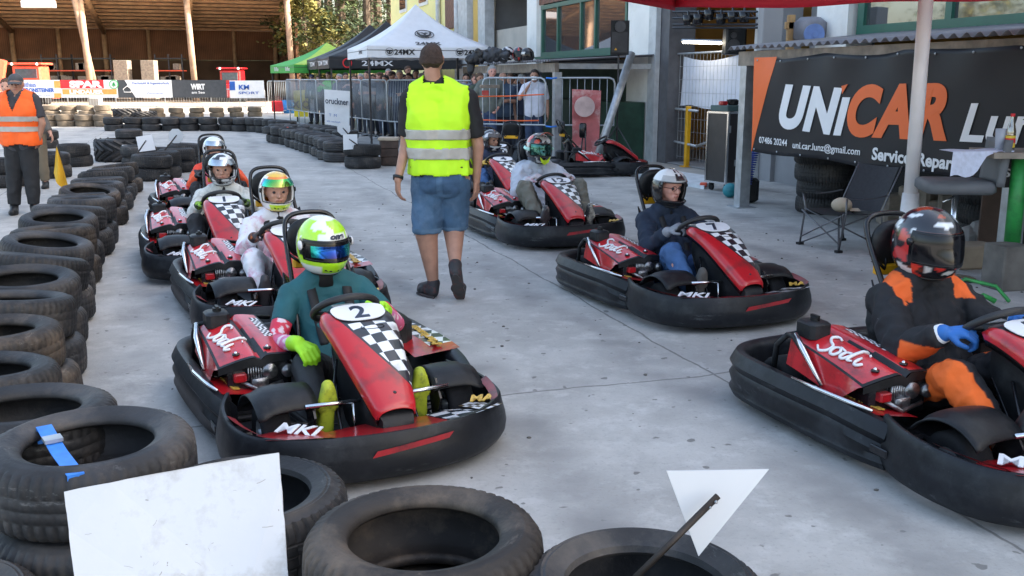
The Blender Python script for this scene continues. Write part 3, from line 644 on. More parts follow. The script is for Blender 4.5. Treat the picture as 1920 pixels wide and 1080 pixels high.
def iri(name, cs):
    m, nt, p = node_mat(name); nn = nt.nodes.new; L = nt.links.new
    lw = nn("ShaderNodeTexCoord"); sp = nn("ShaderNodeSeparateXYZ"); L(lw.outputs["Generated"], sp.inputs[0]); cr = nn("ShaderNodeValToRGB"); L(sp.outputs[0 if cs[0] == 'x' else 1], cr.inputs[0])
    el = cr.color_ramp.elements; st = cs[1:]
    el[0].position = st[0][0]; el[0].color = rgb(st[0][1]); el[1].position = st[-1][0]; el[1].color = rgb(st[-1][1])
    for q, cc in st[1:-1]: e = el.new(q); e.color = rgb(cc)
    L(cr.outputs[0], p.inputs["Base Color"]); p.inputs["Metallic"].default_value = .85; p.inputs["Roughness"].default_value = .12; return m
DRV0 = dict(pel=(-.20, 0, .19), waist=(-.27, 0, .31), chest=(-.34, 0, .45), neck=(-.345, 0, .620), head=(-.315, 0, .800), shL=(-.335, .185, .555), shR=(-.335, -.185, .555), elL=(-.10, .295, .40), elR=(-.10, -.295, .40), wrL=(.10, .205, .53), wrR=(.10, -.205, .53),
           hipL=(-.17, .10, .17), hipR=(-.17, -.10, .17), kneeL=(.22, .24, .40), kneeR=(.22, -.24, .40), ankL=(.50, .225, .16), ankR=(.50, -.225, .16), toeL=(.595, .215, .325), toeR=(.595, -.215, .325), heelL=(.535, .225, .095), heelR=(.535, -.225, .095), face=(1, 0, -.08),
           hdL=(.55, -.45, .45), hdR=(.55, .45, .45), pnL=(.3, -.6, -.6), pnR=(.3, .6, -.6))
DRV = {k: (Vector(v) if k in ('face', 'hdL', 'hdR', 'pnL', 'pnR') or k[:3] in ('wrL', 'wrR', 'kne', 'ank', 'toe', 'hee') else Vector(v) + Vector((.03, SO, 0))) for k, v in DRV0.items()}
for k in ('wrL', 'wrR', 'kneeL', 'kneeR'): DRV[k] = DRV[k] + Vector((0, .015, 0))
M_BELT = mat('black webbing', (.012, .012, .014), .7, var=.1)
def driver(label, kart, top, trousers, gloves, shoes, hel, skin=0, J=None, vox=.0085, w=1.0, sleeve=None, top_paint=None, collar=None, belts=True, trousers_paint=None, wr=.006, loose=.014, top_ext=2, yaw=0, size=1.0):
    loc, rz = kart.location, kart.rotation_euler[2]
    root = empty('person', label, 'person', loc, rz, 'kart drivers'); root.scale = (size,) * 3; J = J or pose(DRV); wr *= 1.8
    if yaw: J['face'] = Matrix.Rotation(R(yaw), 3, 'Z') @ J['face']
    body(root, J, SKIN[skin], vox, w, hands=gloves is None, curl=.75, gloves=gloves)
    C = torso_caps(J, loose, w)
    for s in 'LR': C += arm_caps(J, s, 1.93 if sleeve is None else .62, loose, .8)
    part('jacket' if loose > .012 else 'shirt', fuse(C, vox, 2, wr, 12, kart.location.x), top, root, top_paint)
    if sleeve is not None:
        for s in 'LR': part('sleeve', fuse([seg(J['sh' + s], J['el' + s], .056, .044, .5, 1, .004), seg(J['el' + s], J['wr' + s], .043, .029, 0, .95, .004, False, True)], vox, 2, .001, 20), sleeve[0], root, sleeve[1])
    C = [(J['pel'] + V(0, .05, 0), .115, J['pel'] - V(0, .05, 0), .115)]
    for s in 'LR': C += leg_caps(J, s, 1.9, .012)
    part('trousers', fuse(C, vox, 2, wr * 1.1, 13, kart.location.y), trousers, root, trousers_paint)
    for i, s in enumerate('LR'): part('shoe', fuse(shoe_caps(J, s), .007, 2), shoes, root)
    b = MB(); b.tube([J['neck'] - V(0, 0, .03), J['neck'] + (J['head'] - J['neck']) * .45], [.075, .064], 16); b.build('collar', collar or M_BELT, root, smooth=True)
    if belts:
        for s in (-1, 1):
            pts = [V(-.46, .09 * s, .50), V(-.40, .095 * s, .615 + loose), V(-.30, .095 * s, .60 + loose), V(-.222 + loose, .09 * s, .50), V(-.205 + loose, .08 * s, .42), V(-.15 + loose, .07 * s, .32)]
            pts = catmull([q_ + V(.03, SO, 0) for q_ in pts], 5); b = MB(); b.grid(lambda u, v: pts[min(int(round(v * (len(pts) - 1))), len(pts) - 1)] + V(0, .024 * (2 * u - 1), 0), 2, len(pts) - 1)
            bo = b.build('harness_strap', M_BELT, root, smooth=True); md = bo.modifiers.new('t', 'SOLIDIFY'); md.thickness = .006; md.offset = 0
    face_parts(root, J)
    c, F, S, U = head_frame(J); hl = hel(root, c + U * .002 - F * .004, F, U)
    return root, hl, J
# ------------------------------------------------------------------ the yard: ground
def ground_material():
    m, nt, p = node_mat('concrete yard'); L = nt.links.new; nn = nt.nodes.new
    tc = nn("ShaderNodeTexCoord"); pos = tc.outputs["Object"]
    def nz(sc, det=6, ro=.6):
        n = nn("ShaderNodeTexNoise"); n.inputs["Scale"].default_value = sc; n.inputs["Detail"].default_value = det; n.inputs["Roughness"].default_value = ro; L(pos, n.inputs["Vector"]); return n.outputs[0]
    def mr(x, a, b, c, d):
        n = nn("ShaderNodeMapRange"); L(x, n.inputs[0])
        for i, q in enumerate((a, b, c, d)): n.inputs[i + 1].default_value = q
        return n.outputs[0]
    def mth(op, a, b=None):
        n = nn("ShaderNodeMath"); n.operation = op
        for i, q in enumerate((a, b)):
            if q is None: continue
            if isinstance(q, (int, float)): n.inputs[i].default_value = q
            else: L(q, n.inputs[i])
        return n.outputs[0]
    def mix(f, a, b):
        n = nn("ShaderNodeMixRGB")
        if isinstance(f, (int, float)): n.inputs[0].default_value = f
        else: L(f, n.inputs[0])
        for i, q in ((1, a), (2, b)):
            if isinstance(q, tuple): n.inputs[i].default_value = rgb(q)
            else: L(q, n.inputs[i])
        return n.outputs[0]
    c = mix(mr(nz(.35, 5), .35, .65, 0, 1), (.37, .355, .335), (.50, .485, .46))
    c = mix(mr(nz(1.6, 8, .7), .42, .62, 0, .6), c, (.29, .28, .265))
    c = mix(mr(nz(4.5, 6, .7), .52, .70, 0, .65), c, (.60, .585, .56))
    c = mix(mr(nz(55, 3), .55, .75, 0, .4), c, (.22, .21, .20))
    c = mix(mr(nz(.75, 9, .78), .60, .68, 0, .55), c, (.20, .195, .19)); c = mix(mr(nz(7, 8, .8), .60, .66, 0, .5), c, (.24, .23, .22))
    c = mix(mr(nz(13, 3, .4), .69, .72, 0, .8), c, (.13, .125, .115))      # pits and spots
    # dark tyre marks sweeping along the lane
    w = nn("ShaderNodeTexWave"); w.inputs["Scale"].default_value = .34; w.inputs["Distortion"].default_value = 3; w.inputs["Detail"].default_value = 3
    mp = nn("ShaderNodeMapping"); mp.inputs["Rotation"].default_value = (0, 0, -YAW + R(90)); L(pos, mp.inputs[0]); L(mp.outputs[0], w.inputs["Vector"])
    c = mix(mth('MULTIPLY', mr(w.outputs[0], .55, 1, 0, .75), mr(nz(.9, 4), .42, .6, 0, 1)), c, (.21, .205, .20))
    # slab joints on the yard's axes, wobbling a little
    mp = nn("ShaderNodeMapping"); mp.vector_type = 'TEXTURE'; mp.inputs["Location"].default_value = (O.x, O.y, 0); mp.inputs["Rotation"].default_value = (0, 0, YAW); L(pos, mp.inputs[0])
    sp = nn("ShaderNodeSeparateXYZ"); L(mp.outputs[0], sp.inputs[0]); wob = mr(nz(1.1, 5), .3, .7, -.03, .03)
    def joint(x, off, per, wd):
        q = mth('ADD', mth('ADD', x, off), wob); f = mth('FRACT', mth('DIVIDE', q, per)); d = mth('MULTIPLY', mth('MINIMUM', f, mth('SUBTRACT', 1, f)), per)
        return mr(d, wd * .5, wd, 1, 0)
    js = joint(sp.outputs[0], 6.2 + 53, 5.3, .011); jn = joint(sp.outputs[1], -3.93 + 53 , 5.3, .011)
    c = mix(mth('MULTIPLY', mth('MAXIMUM', js, jn), .65), c, (.09, .085, .08))
    # dusty brown gravel far off
    sy = nn("ShaderNodeSeparateXYZ"); L(pos, sy.inputs[0]); c = mix(mth('MULTIPLY', mr(sy.outputs[1], 40, 55, 0, 1), .8), c, (.36, .30, .23))
    L(c, p.inputs["Base Color"]); L(mr(nz(2, 4), .3, .7, .55, .85), p.inputs["Roughness"])
    b = nn("ShaderNodeBump"); b.inputs["Strength"].default_value = .35; b.inputs["Distance"].default_value = .01; L(mth('ADD', nz(35, 6, .7), mth('MULTIPLY', mth('MAXIMUM', js, jn), -.6)), b.inputs["Height"]); L(b.outputs[0], p.inputs["Normal"])
    return m
g = MB(); g.grid(lambda u, v: V(-300 + 600 * u, -250 + 700 * v, 0), 12, 14); struct('ground', g, ground_material())
# small chips of stone and debris on the concrete
b = MB(); rnd = random.Random(3)
for i in range(220):
    s, n = rnd.uniform(-8, 2), rnd.uniform(-7, -.5); r = rnd.choice([.004, .006, .008, .012]); p = sn(s, n, r * .3); b.sph(p, r, 3, 0, (1, rnd.uniform(.5, 1.4), .5))
tag(b.build('grit', mat('grit', (.12, .11, .10), .9, var=.5, vs=3)), 'small dark stones and crumbs scattered over the concrete yard', 'debris', kind='stuff')

# ------------------------------------------------------------------ tyres
def tyre_mesh(name, r=.31, h=.098, ri=.198, n=220, sipes=2, bulge=.006):
    prof = [(ri, h * .72), (ri + .006, h * .88), (ri + .02, h * .93), (ri + .05, h + bulge), (ri + .056, h + bulge - .003), (ri + .062, h + bulge), (r - .045, h + bulge * .4), (r - .035, h * .97), (r - .02, h * .93), (r - .004, h * .72), (r - .0, h * .42), (r - .003, h * .39), (r - .003, h * .33), (r + .001, h * .30), (r + .001, h * .03), (r - .003, 0)]
    prof = prof + [(a, -z) for a, z in prof[-2::-1]] + [(ri + .012, -h * .6), (ri + .04, -h * .8), (r - .03, -h * .6), (r - .018, 0), (r - .03, h * .6), (ri + .04, h * .8), (ri + .012, h * .6)]
    mb = MB(); mb.lathe(prof, n, closed=True)
    K = len(prof); pass
    for k in range(n):
        if k % 4 < 1 and sipes:
            for j in (8, 9, 10, 13, 14, 16, 17, 20, 21, 22):
                x, y, z = mb.v[k * K + j]; q = 1 - (.009 if j in (8, 9, 10, 20, 21, 22) else .004) / r; mb.v[k * K + j] = (x * q, y * q, z)
    return mb.mesh(name, [M_TYRE], True)
M_TYRE = mat('weathered tyre rubber', (.026, .026, .028), .6, var=.5, vs=4, bump=.4, bs=30, dirt=(.095, .082, .072), dirt_amt=.75, ds=3, spec=.35, orand=.35, scuff=((.20, .20, .20), .6, 7))
M_TYRE2 = mat('old brown tyre rubber', (.028, .024, .022), .65, var=.4, vs=5, bump=.35, bs=30, dirt=(.13, .10, .075), dirt_amt=.85, ds=3, spec=.35, orand=.3, scuff=((.24, .21, .18), .6, 7))
M_TYRE3 = mat('tyre rubber in sun tone', (.16, .125, .09), .85, var=.35, vs=3, bump=.3, bs=30)  # glare of full sun put into a paler rubber colour
M_BLUE = mat('blue ratchet strap', (.04, .22, .72), .6, var=.15, vs=30)
TM = [tyre_mesh('tyre_a'), tyre_mesh('tyre_b', .318, .092, .205), tyre_mesh('tyre_c', .302, .104, .195, bulge=.012)]
TMF = [tyre_mesh('tyre_f', .313, .111, .196), tyre_mesh('tyre_g', .318, .106, .192, bulge=.010)]
TM2 = [tyre_mesh('tyre_d', n=40, sipes=0), tyre_mesh('tyre_e', .30, .104, .19, n=40, sipes=0)]
for m_ in TM: sharp(m_, 35)
rt = random.Random(11); BRW = {}
ORD = ['first', 'second', 'third', 'fourth', 'fifth', 'sixth', 'seventh', 'eighth', 'ninth', 'tenth', 'eleventh', 'twelfth', 'thirteenth', 'fourteenth', 'fifteenth', 'sixteenth', 'seventeenth', 'eighteenth', 'nineteenth', 'twentieth', 'twenty-first', 'twenty-second', 'twenty-third', 'twenty-fourth', 'twenty-fifth', 'twenty-sixth', 'twenty-seventh', 'twenty-eighth', 'twenty-ninth', 'thirtieth', 'thirty-first', 'thirty-second', 'thirty-third', 'thirty-fourth', 'thirty-fifth']
def tyre(p, label, group, rx=0, ry=0, far=False, brown=False, sc=1.0, me=None, name='tyre'):
    me = me or rt.choice(TM2 if far else TM)
    o = bpy.data.objects.new(name, me); COL.objects.link(o); o.location = p; o.rotation_euler = (rx, ry, rt.uniform(0, 6)); o.scale = (sc,) * 3
    if brown:
        key = (me.name, brown)
        if key not in BRW: BRW[key] = me.copy(); BRW[key].materials[0] = M_TYRE3 if brown == 'sun_tone' else M_TYRE2
        o.data = BRW[key]
    return tag(o, label, 'tyre', group)
def stack(x, y, k, where, group, far=False, jit=.03, tilt=2.5, off=(0, 0), brown=False, sc=1.0, tiltx=0, thick=False):
    out = []
    for i in range(k):
        nm = {1: ['lone tyre'], 2: ['lower tyre', 'upper tyre'], 3: ['bottom tyre', 'middle tyre', 'top tyre'], 4: ['bottom tyre', 'second tyre up', 'third tyre up', 'top tyre']}[k][i]
        top = i == k - 1
        out.append(tyre((x + rt.uniform(-jit, jit) + off[0] * i, y + rt.uniform(-jit, jit) + off[1] * i, (.1 + .198 * i + (.012 if top and i else 0)) * sc + (.012 + .026 * i if thick else 0)), f'{nm} {where}', group, R(rt.uniform(-tilt, tilt) + (tiltx if top else 0)), R(rt.uniform(-tilt, tilt)), far, brown, sc, me=rt.choice(TMF) if thick else None))
    return out
# the long left wall, receding from the big tyres in front
GL = 'tyres of the left track wall'
WALL = []
for i in range(17):
    s = -6.42 + .665 * i; p = sn(s, max(-7.68, -7.46 - .035 * i) + rt.uniform(-.03, .03))
    WALL.append(stack(p.x, p.y, 2, f'of the {ORD[i]} stack along the left wall, counting away from the camera', GL, jit=.03, tilt=4, off=(-.02, -.03), tiltx=rt.choice([6, 10, 13, 4]), thick=i < 10, brown=(i % 5 == 1)))
E0 = stack(-1.765, 3.30, 2, 'of the stack at the left edge, just behind the blue strapped big tyre', GL, tilt=2, thick=True)
GF = 'big tyres in the foreground'
FA = stack(-1.36, 2.92, 2, 'left of the large white board, with a blue strap over its rim', GF, tilt=1, sc=1.03, tiltx=2, thick=True)
FB = stack(-.80, 2.66, 2, 'half hidden behind the large white board', GF, tilt=1, jit=.005)
FC = stack(-.225, 2.31, 2, 'in the front row between the white board and the white triangle', GF, tilt=1, jit=.005, thick=True, brown=True)
FD = stack(.325, 2.13, 2, 'under the white triangle sign in the front row', GF, tilt=1, jit=.005)
FE = stack(-1.62, 2.33, 1, 'cut off by the bottom left picture corner', GF, tilt=2)
def strap(p, rad, z, ang, nm, wid=.045, near=True, hgt=.4):
    """A flat strap looped over the side wall of a stack, at angle ang."""
    d = V(math.cos(ang), math.sin(ang), 0); t = V(-d.y, d.x, 0); q = [(rad - .125, z - .10), (rad - .118, z + .005), (rad - .06, z + .014), (rad - .02, z - .002), (rad + .008, z - .03), (rad + .012, z - .12)]
    b = MB(); b.grid(lambda u, v: V(*p[:2], 0) + d * (q[int(round(v * 5))][0]) + ZV * q[int(round(v * 5))][1] + t * wid * (u - .5), 1, 5)
    o = b.build('ratchet_strap', M_BLUE, smooth=True); md = o.modifiers.new('t', 'SOLIDIFY'); md.thickness = .004; md.offset = 1
    b = MB(); c = V(*p[:2], 0) + d * q[2][0] + ZV * (q[2][1] + .008); b.box(c, (.03, wid * 1.15, .016), math.atan2(d.y, d.x)); b.build('buckle', M_STEEL, o)
    return tag(o, nm, 'strap', 'blue straps tying the tyres')
def long_strap(p, q, nm):
    p, q = Vector(p), Vector(q); t = (q - p).cross(ZV).normalized() * .024; m1 = p.lerp(q, .5) - ZV * .012
    b = MB(); b.grid(lambda u, v: [p - ZV * .06, p, p.lerp(q, .3) - ZV * .008, m1, q, q - ZV * .05][int(round(v * 5))] + t * (2 * u - 1), 1, 5); o = b.build('ratchet_strap', M_BLUE); md = o.modifiers.new('t', 'SOLIDIFY'); md.thickness = .003
    MB().box(p.lerp(q, .3), (.05, .055, .012), math.atan2((q - p).y, (q - p).x)).build('buckle', M_STEEL, o); tag(o, nm, 'strap', 'blue straps tying the tyres')
long_strap(gnd(82, 798, .475), gnd(142, 889, .462), 'blue strap crossing the opening of the big tyre left of the white board')
for i, a_, nm in ((2, 2.6, 'third'), (5, 2.2, 'sixth'), (6, 2.3, 'seventh'), (9, 1.9, 'tenth')):
    o = WALL[i][1].location; strap(o, .31, .42, -a_ + .7, f'blue strap over the {nm} stack of the left wall')
# the island group at the wall's far end
GI = 'tyres around the far end of the left wall'
ISL = [(284, 341, 2, 1, 'with a blue strap, just left of the octagon sign rod'), (303, 336, 2, 1.02, 'in front of the square white sign'), (333, 325, 2, 1, 'below the white octagon sign'), (352, 318, 2, 1.05, 'rightmost behind the farthest driver'), (141, 314, 2, .98, 'left of the tractor tyre, behind the yellow flag'), (100, 335, 2, 1.02, 'beside the yellow flag'), (12, 353, 2, 1, 'behind the legs of the orange vest marshal'), (88, 279, 2, 1, 'beside the elbow of the orange vest marshal'), (296, 300, 1, 1, 'behind the square white sign'), (262, 318, 2, 1, 'right of the tractor tyre under the square white sign')]
for u, v, k, sc_, w_ in ISL: p = gnd(u, v); p = p + p.normalized() * .3; stack(p.x, p.y, k, w_, GI, far=v < 300, sc=sc_, tilt=3)
def tractor_tyre(p, r, h, label, lugs=16):
    root = empty('giant_tyre', label, 'tractor tyre', p)
    mb = MB(); ri = r * .52; prof = [(ri, h * .8), (ri + .03, h), (r * .9, h * .96), (r * .97, h * .8), (r * .97, -h * .8), (r * .9, -h * .96), (ri + .03, -h), (ri, -h * .8), (r * .9, -h * .5), (r * .9, h * .5)]
    mb.lathe(prof, 48, (0, 0, h), closed=True); mb.build('carcass', M_TYRE, root, angle=35); mb = MB()
    for i in range(lugs):
        for s in (-1, 1):
            a0 = 2 * PI * (i + (.25 if s > 0 else 0)) / lugs; P_ = []
            for t in range(5):
                a = a0 + t * .09 / r; z = h + s * h * (.92 - .92 * t / 4); rr = r * (1.0 if t else .97); P_.append(V(rr * math.cos(a), rr * math.sin(a), z))
            mb.tube(P_, .032 * r / .5, 4)
    mb.build('tread_lugs', M_TYRE, root, angle=35); return root
p = gnd(212, 305) + V(0, .5, 0); tractor_tyre(p, .50, .22, 'big tractor tyre with slanted lugs lying behind the left wall, a car tyre on top')
tyre(p + V(.16, 0, .53), 'smooth tyre lying on top of the near tractor tyre', GI, far=True, sc=.86)
b = MB(); b.box((0, 0, 0), (.28, .1, .03)); pl_ = b.build('plank', M_WHITE, loc=at(244, 273, p.y - .45)); tag(pl_, 'short white plank lying on the near tractor tyre', 'plank')
p = gnd(238, 224); tractor_tyre(p, .55, .22, 'sunlit tractor tyre left of the pair in the far background')
p = gnd(270, 224); tractor_tyre(p, .5, .16, 'sunlit lower tractor tyre right of the pair in the far background')
def row(path, step, k, where, group, start=0, far=True, jit=.04, brown=False):
    pts = [gnd(*q) for q in path]; L_ = [0]
    for i in range(1, len(pts)): L_.append(L_[-1] + (pts[i] - pts[i - 1]).length)
    d = start; i = 0
    while d < L_[-1]:
        j = next(q for q in range(1, len(L_)) if L_[q] >= d); p = pts[j - 1].lerp(pts[j], (d - L_[j - 1]) / (L_[j] - L_[j - 1]))
        stack(p.x, p.y + .3, k, f'of the {ORD[i]} stack from left {where}', group, far, jit, 3, brown=brown); d += step; i += 1
row([(207, 246), (300, 246), (425, 246), (480, 248), (545, 256)], .60, 2, 'in the shaded far row of the track', 'tyres of the shaded far row')
row([(515, 268), (546, 273), (577, 284), (603, 292), (630, 306)], .50, 2, 'in the right row beside the traffic cone', 'tyres of the right track row')
row([(520, 262), (590, 266), (650, 280)], .62, 2, 'in the back row behind the traffic cone', 'tyres behind the cone row')
p = gnd(676, 318) + V(0, .31, 0); stack(p.x, p.y, 2, 'of the near end stack holding the small square sign', 'tyres of the right track row', sc=1.08)
row([(50, 238), (190, 238)], .62, 2, 'in the sunlit row at far left', 'sunlit tyres at far left', brown='sun_tone')
row([(60, 228), (190, 228)], .66, 3, 'in the sunlit back row at far left', 'sunlit tyres at far left', brown='sun_tone')
row([(290, 222), (480, 219)], .8, 2, 'in the sunlit row below the banners', 'sunlit tyres by the banners', brown='sun_tone')

# ------------------------------------------------------------------ signs on rods
def board(name, pts, th, m, label, cat, rod=None, rodr=.008, extra=None):
    pts = [Vector(p) for p in pts]; nrm = (pts[len(pts) // 3] - pts[0]).cross(pts[-1] - pts[0]).normalized()
    if nrm.y < 0: nrm = -nrm
    c = sum(pts, V(0, 0, 0)) / len(pts); base = V(c.x, c.y, min(p.z for p in pts)); e = empty(name, label, cat, base)
    MB().poly([p - base for p in pts], nrm * th).build('panel', m, e)
    if rod:
        b = MB(); b.tube([Vector(q) - base for q in rod], rodr, 8); r_ = b.build('rod', mat('rusty dark rod', (.035, .028, .025), .6, .4, var=.4, vs=20), e, smooth=True)
        q = Vector(rod[0]) - base; b = MB(); dd = (Vector(rod[1]) - Vector(rod[0])).normalized(); b.sph(q + dd * .015 + V(.004, -rodr * 1.3, 0), rodr * .55, 5); b.sph(q + dd * .035 + V(.004, -rodr * 1.2, 0), rodr * .4, 5); b.build('bolt', M_STEEL, r_, smooth=True)
    return e
M_BOARD = mat('scratched white board', (.54, .56, .59), .5, var=.06, vs=3, dirt=(.30, .29, .27), dirt_amt=.9, ds=3.2, bump=.1, bs=30, scuff=((.35, .34, .32), .7, 4))
M_SIGN = mat('white sign board', (.58, .60, .63), .45, var=.04, vs=3)
rb = random.Random(9); CB = [(120, 922, 2.33), (523, 848, 2.43), (543, 1110, 2.24), (145, 1130, 2.15)]; OB = []
for i in range(4):
    p, q = at(*CB[i]), at(*CB[(i + 1) % 4])
    for k in range(14): t = k / 14; OB.append(p.lerp(q, t) + V(rb.uniform(-1, 1), 0, rb.uniform(-1, 1)) * .0011 + (V(0, 0, .004) * math.sin(t * PI) if i == 0 else V(0, 0, 0)))
wb = board('marker_board', OB, .010, M_BOARD, 'large scratched white board standing in front of the foreground tyres', 'board')
base = wb.location; b = MB(); rs = random.Random(5)
P00, P10, P01 = at(120, 922, 2.33), at(523, 848, 2.43), at(145, 1130, 2.15); ex = (P10 - P00); ey = (P01 - P00); nb = ex.cross(ey).normalized(); nb = nb if nb.y < 0 else -nb
for i in range(22):
    u0, v0 = rs.uniform(.08, .95), rs.uniform(.06, .95); a = rs.uniform(0, 3.1); ln = rs.choice([.01, .015, .03, .05]); c = [P00 + ex * (u0 + math.cos(a + .3 * t) * ln * t) + ey * (v0 + math.sin(a + .3 * t) * ln * t) + nb * .0022 - base for t in (0, .5, 1)]
    b.tube(c, .0008 * rs.choice([.6, 1, 1.6]), 4)
b.build('scratches', mat('scratch marks', (.30, .29, .28), .8), wb)
board('marker_board', [at(1250, 883, 2.27), at(1442, 880, 2.27), at(1310, 1043, 2.22)], .008, M_SIGN, 'white triangle sign on a dark rod in front of the tyres', 'sign', [at(1346, 930, 2.22), at(1185, 1090, 2.12)], .0085)
def ngon(u, v, Y, r, n, rot=0): c = at(u, v, Y); return [c + V(r * math.cos(2 * PI * i / n + rot), 0, r * math.sin(2 * PI * i / n + rot)) for i in range(n)]
board('marker_board', [at(254.6, 256.7, 16.2), at(284.7, 252, 16.3), at(291.9, 281, 16.2), at(260.7, 284.8, 16.1)], .01, M_SIGN, 'square white sign on a rod behind the left tyre wall', 'sign', [at(273.5, 264, 16), at(249, 300, 15.5)], .012)
board('marker_board', ngon(329.5, 255, 17.2, .135, 8, PI / 8), .01, M_SIGN, 'white octagon sign on a rod at the far end of the left tyre wall', 'sign', [at(331, 254, 17.1), at(307, 284, 16.6)], .012)
board('marker_board', [at(643, 252, 17.4), at(670, 251.5, 17.45), at(670.5, 279, 17.4), at(644, 281, 17.35)], .01, M_SIGN, 'small square white sign held over the near stack of the right tyre row', 'sign', [at(655, 261, 17.3), at(686, 283, 17.5)], .012)
board('marker_board', ngon(644.5, 241, 18.2, .13, 8, PI / 8), .01, M_SIGN, 'white octagon sign just above the small square sign on the right', 'sign', [at(643, 240, 18.1), at(662, 262, 18.1)], .012)
# traffic cone
cp = gnd(541, 271); e = empty('traffic_cone', 'orange and white traffic cone in front of the right tyre row', 'traffic cone', cp)
M_CONE = mat('orange cone plastic', (.75, .10, .05), .5, dirt=(.2, .06, .04), dirt_amt=.3)
b = MB(); b.bbox((0, 0, .015), (.30, .30, .03), .03); b.lathe([(.11, .03), (.075, .17)], 20); b.lathe([(.052, .28), (.025, .42), (.02, .43), (0, .43)], 20); b.build('cone_body', M_CONE, e, smooth=True)
MB().lathe([(.0755, .17), (.0525, .28)], 20).build('white_band', M_WHITE, e, smooth=True)
# yellow flag on a stick stuck by the wall
fp_ = gnd(108, 372); e = empty('flag', 'yellow flag hanging from a stick beside the orange vest marshal', 'flag', fp_)
top = at(107, 262, fp_.y) - fp_; b = MB(); b.tube([(.12, .05, .02), top], .008, 6); b.build('flag_stick', M_DARKM, e)
fl = [at(*q, fp_.y - .05) - fp_ for q in ((106, 274), (98, 325), (117, 372), (135, 357))]
b = MB(); b.grid(lambda u, v: (fl[0].lerp(fl[1], v)).lerp(fl[0].lerp(fl[3], v) + (fl[2] - fl[1].lerp(fl[3], .5)) * v * .2 * u, u) + V(0, .05 * math.sin(u * 9 + v * 2) * v, -.07 * v * math.sin(u * PI)), 16, 12)
b.build('cloth', mat('yellow flag cloth', (.72, .42, .03), .8, var=.1), e, smooth=True)
# ------------------------------------------------------------------ buildings along the yard
def onw(u, v, n):      # where the line of sight meets the upright plane at offset n: (s, z)
    d = ray(u, v); c0 = V(0, 0, CAMH); t = ((O + N * n - c0).dot(N)) / d.dot(N); p = c0 + d * t; return (p - O).dot(A), p.z
def bx(b, s0, s1, n0, n1, z0, z1, mi=0):
    c = sn((s0 + s1) / 2, (n0 + n1) / 2, (z0 + z1) / 2); return b.box(c, (abs(s1 - s0), abs(n1 - n0), abs(z1 - z0)), YAW, mi)
def SS(u, n=2.1, v=60): return onw(u, v, n)[0]
M_WALLW = mat('white render', (.82, .81, .78), .8, var=.07, vs=1.5, bump=.1, bs=60, dirt=(.45, .43, .40), dirt_amt=.35, ds=.8)
M_WALLG = mat('grey render', (.28, .28, .29), .85, var=.12, vs=2)
M_WALLY = mat('pale yellow render', (.90, .80, .36), .85, var=.05, vs=1.5)
M_WALLB = mat('beige panel', (.45, .42, .38), .8, var=.1, vs=2)
M_GRN = mat('green window frame', (.015, .10, .07), .4, var=.1)
M_BRN = mat('brown wood cladding', (.16, .06, .035), .6, var=.3, vs=6, bump=.2, bs=20, wave=('DIAGONAL', 3.0, .55))
M_WOODG = mat('weathered timber', (.25, .21, .17), .8, var=.3, vs=7, bump=.3, bs=25, dirt=(.12, .10, .09), dirt_amt=.6, ds=4)
M_CONC = mat('bare concrete', (.33, .32, .31), .8, var=.15, vs=3, bump=.2, bs=30)
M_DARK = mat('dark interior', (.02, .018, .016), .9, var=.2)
M_ORWALL = mat('ochre stage wall', (.55, .30, .08), .8, var=.1, vs=2)
def glass(name, col=(.05, .055, .06)):
    m, nt, p = node_mat(name); p.inputs["Base Color"].default_value = rgb(col); p.inputs["Roughness"].default_value = .04; p.inputs["Metallic"].default_value = .0; p.inputs["Specular IOR Level"].default_value = 1.0; p.inputs["Coat Weight"].default_value = 1; p.inputs["Coat IOR"].default_value = 2.2; p.inputs["Coat Roughness"].default_value = .03; return m
M_GLASS = glass('window glass')
def window(root, s0, s1, z0, z1, n, splits, fw=.09, name='window'):
    b = MB(); f = b.v; n0, n1 = n - .06, n + .04
    bx(b, s0, s1, n0, n1, z0, z0 + fw); bx(b, s0, s1, n0, n1, z1 - fw, z1)
    for i, s in enumerate([s0] + list(splits) + [s1]):
        w = fw if i in (0, len(splits) + 1) else fw * .8; a = s if i == 0 else (s - w if i == len(splits) + 1 else s - w / 2); bx(b, a, a + w, n0 + .004, n1, z0 + fw - .002, z1 - fw + .002)
    fo = b.build(name, M_GRN, root); b = MB(); bx(b, s0 + fw * .5, s1 - fw * .5, n - .005, n + .01, z0 + fw * .5, z1 - fw * .5); b.build('pane', M_GLASS, fo)
    b = MB(); bx(b, s0 - .08, s1 + .08, n - .2, n + .0, z0 - .07, z0 - .004); b.build('sill', M_GRN, fo); return fo
W1, W2 = 2.1, 2.6
M_POST = mat('light zinc post', (.50, .52, .54), .5, .25, var=.15, vs=6)
TOPZ = 12.0
def rel(o, root):
    """Keep a part that was built in world coordinates in place under its Empty."""
    o.matrix_parent_inverse = root.matrix_world.inverted(); return o
bld = empty('workshop_building', 'long white workshop building with green windows and open gates along the right side', 'building')
sP0, sP1 = SS(1600), SS(1543)
sG0, sG1 = SS(1425), SS(1262)
sC0, sC1 = SS(1245), SS(1187)
sw0, sw1 = SS(1184), SS(1018)
sp2a, sp2b = SS(1014), SS(996)
so0, so1 = sp2b, SS(912)
b = MB()
bx(b, -16, sP0, W1 + .02, W1 + .4, 0, 1.9); bx(b, sw0 + .05, sw1 + .1, W1 + .02, W1 + .4, 0, 2.0)
b.build('plinth_wall', M_WALLG, bld)
b = MB()
bx(b, -16, SS(1612) - 0.0, W1 + .02, W1 + .4, 3.75, TOPZ); bx(b, sP0 - .02, sP1, W1 - .12, W1 + .3, 1.9, TOPZ); bx(b, sP1, SS(1462), W1 + .55, W1 + .9, 2.0, TOPZ, 1)
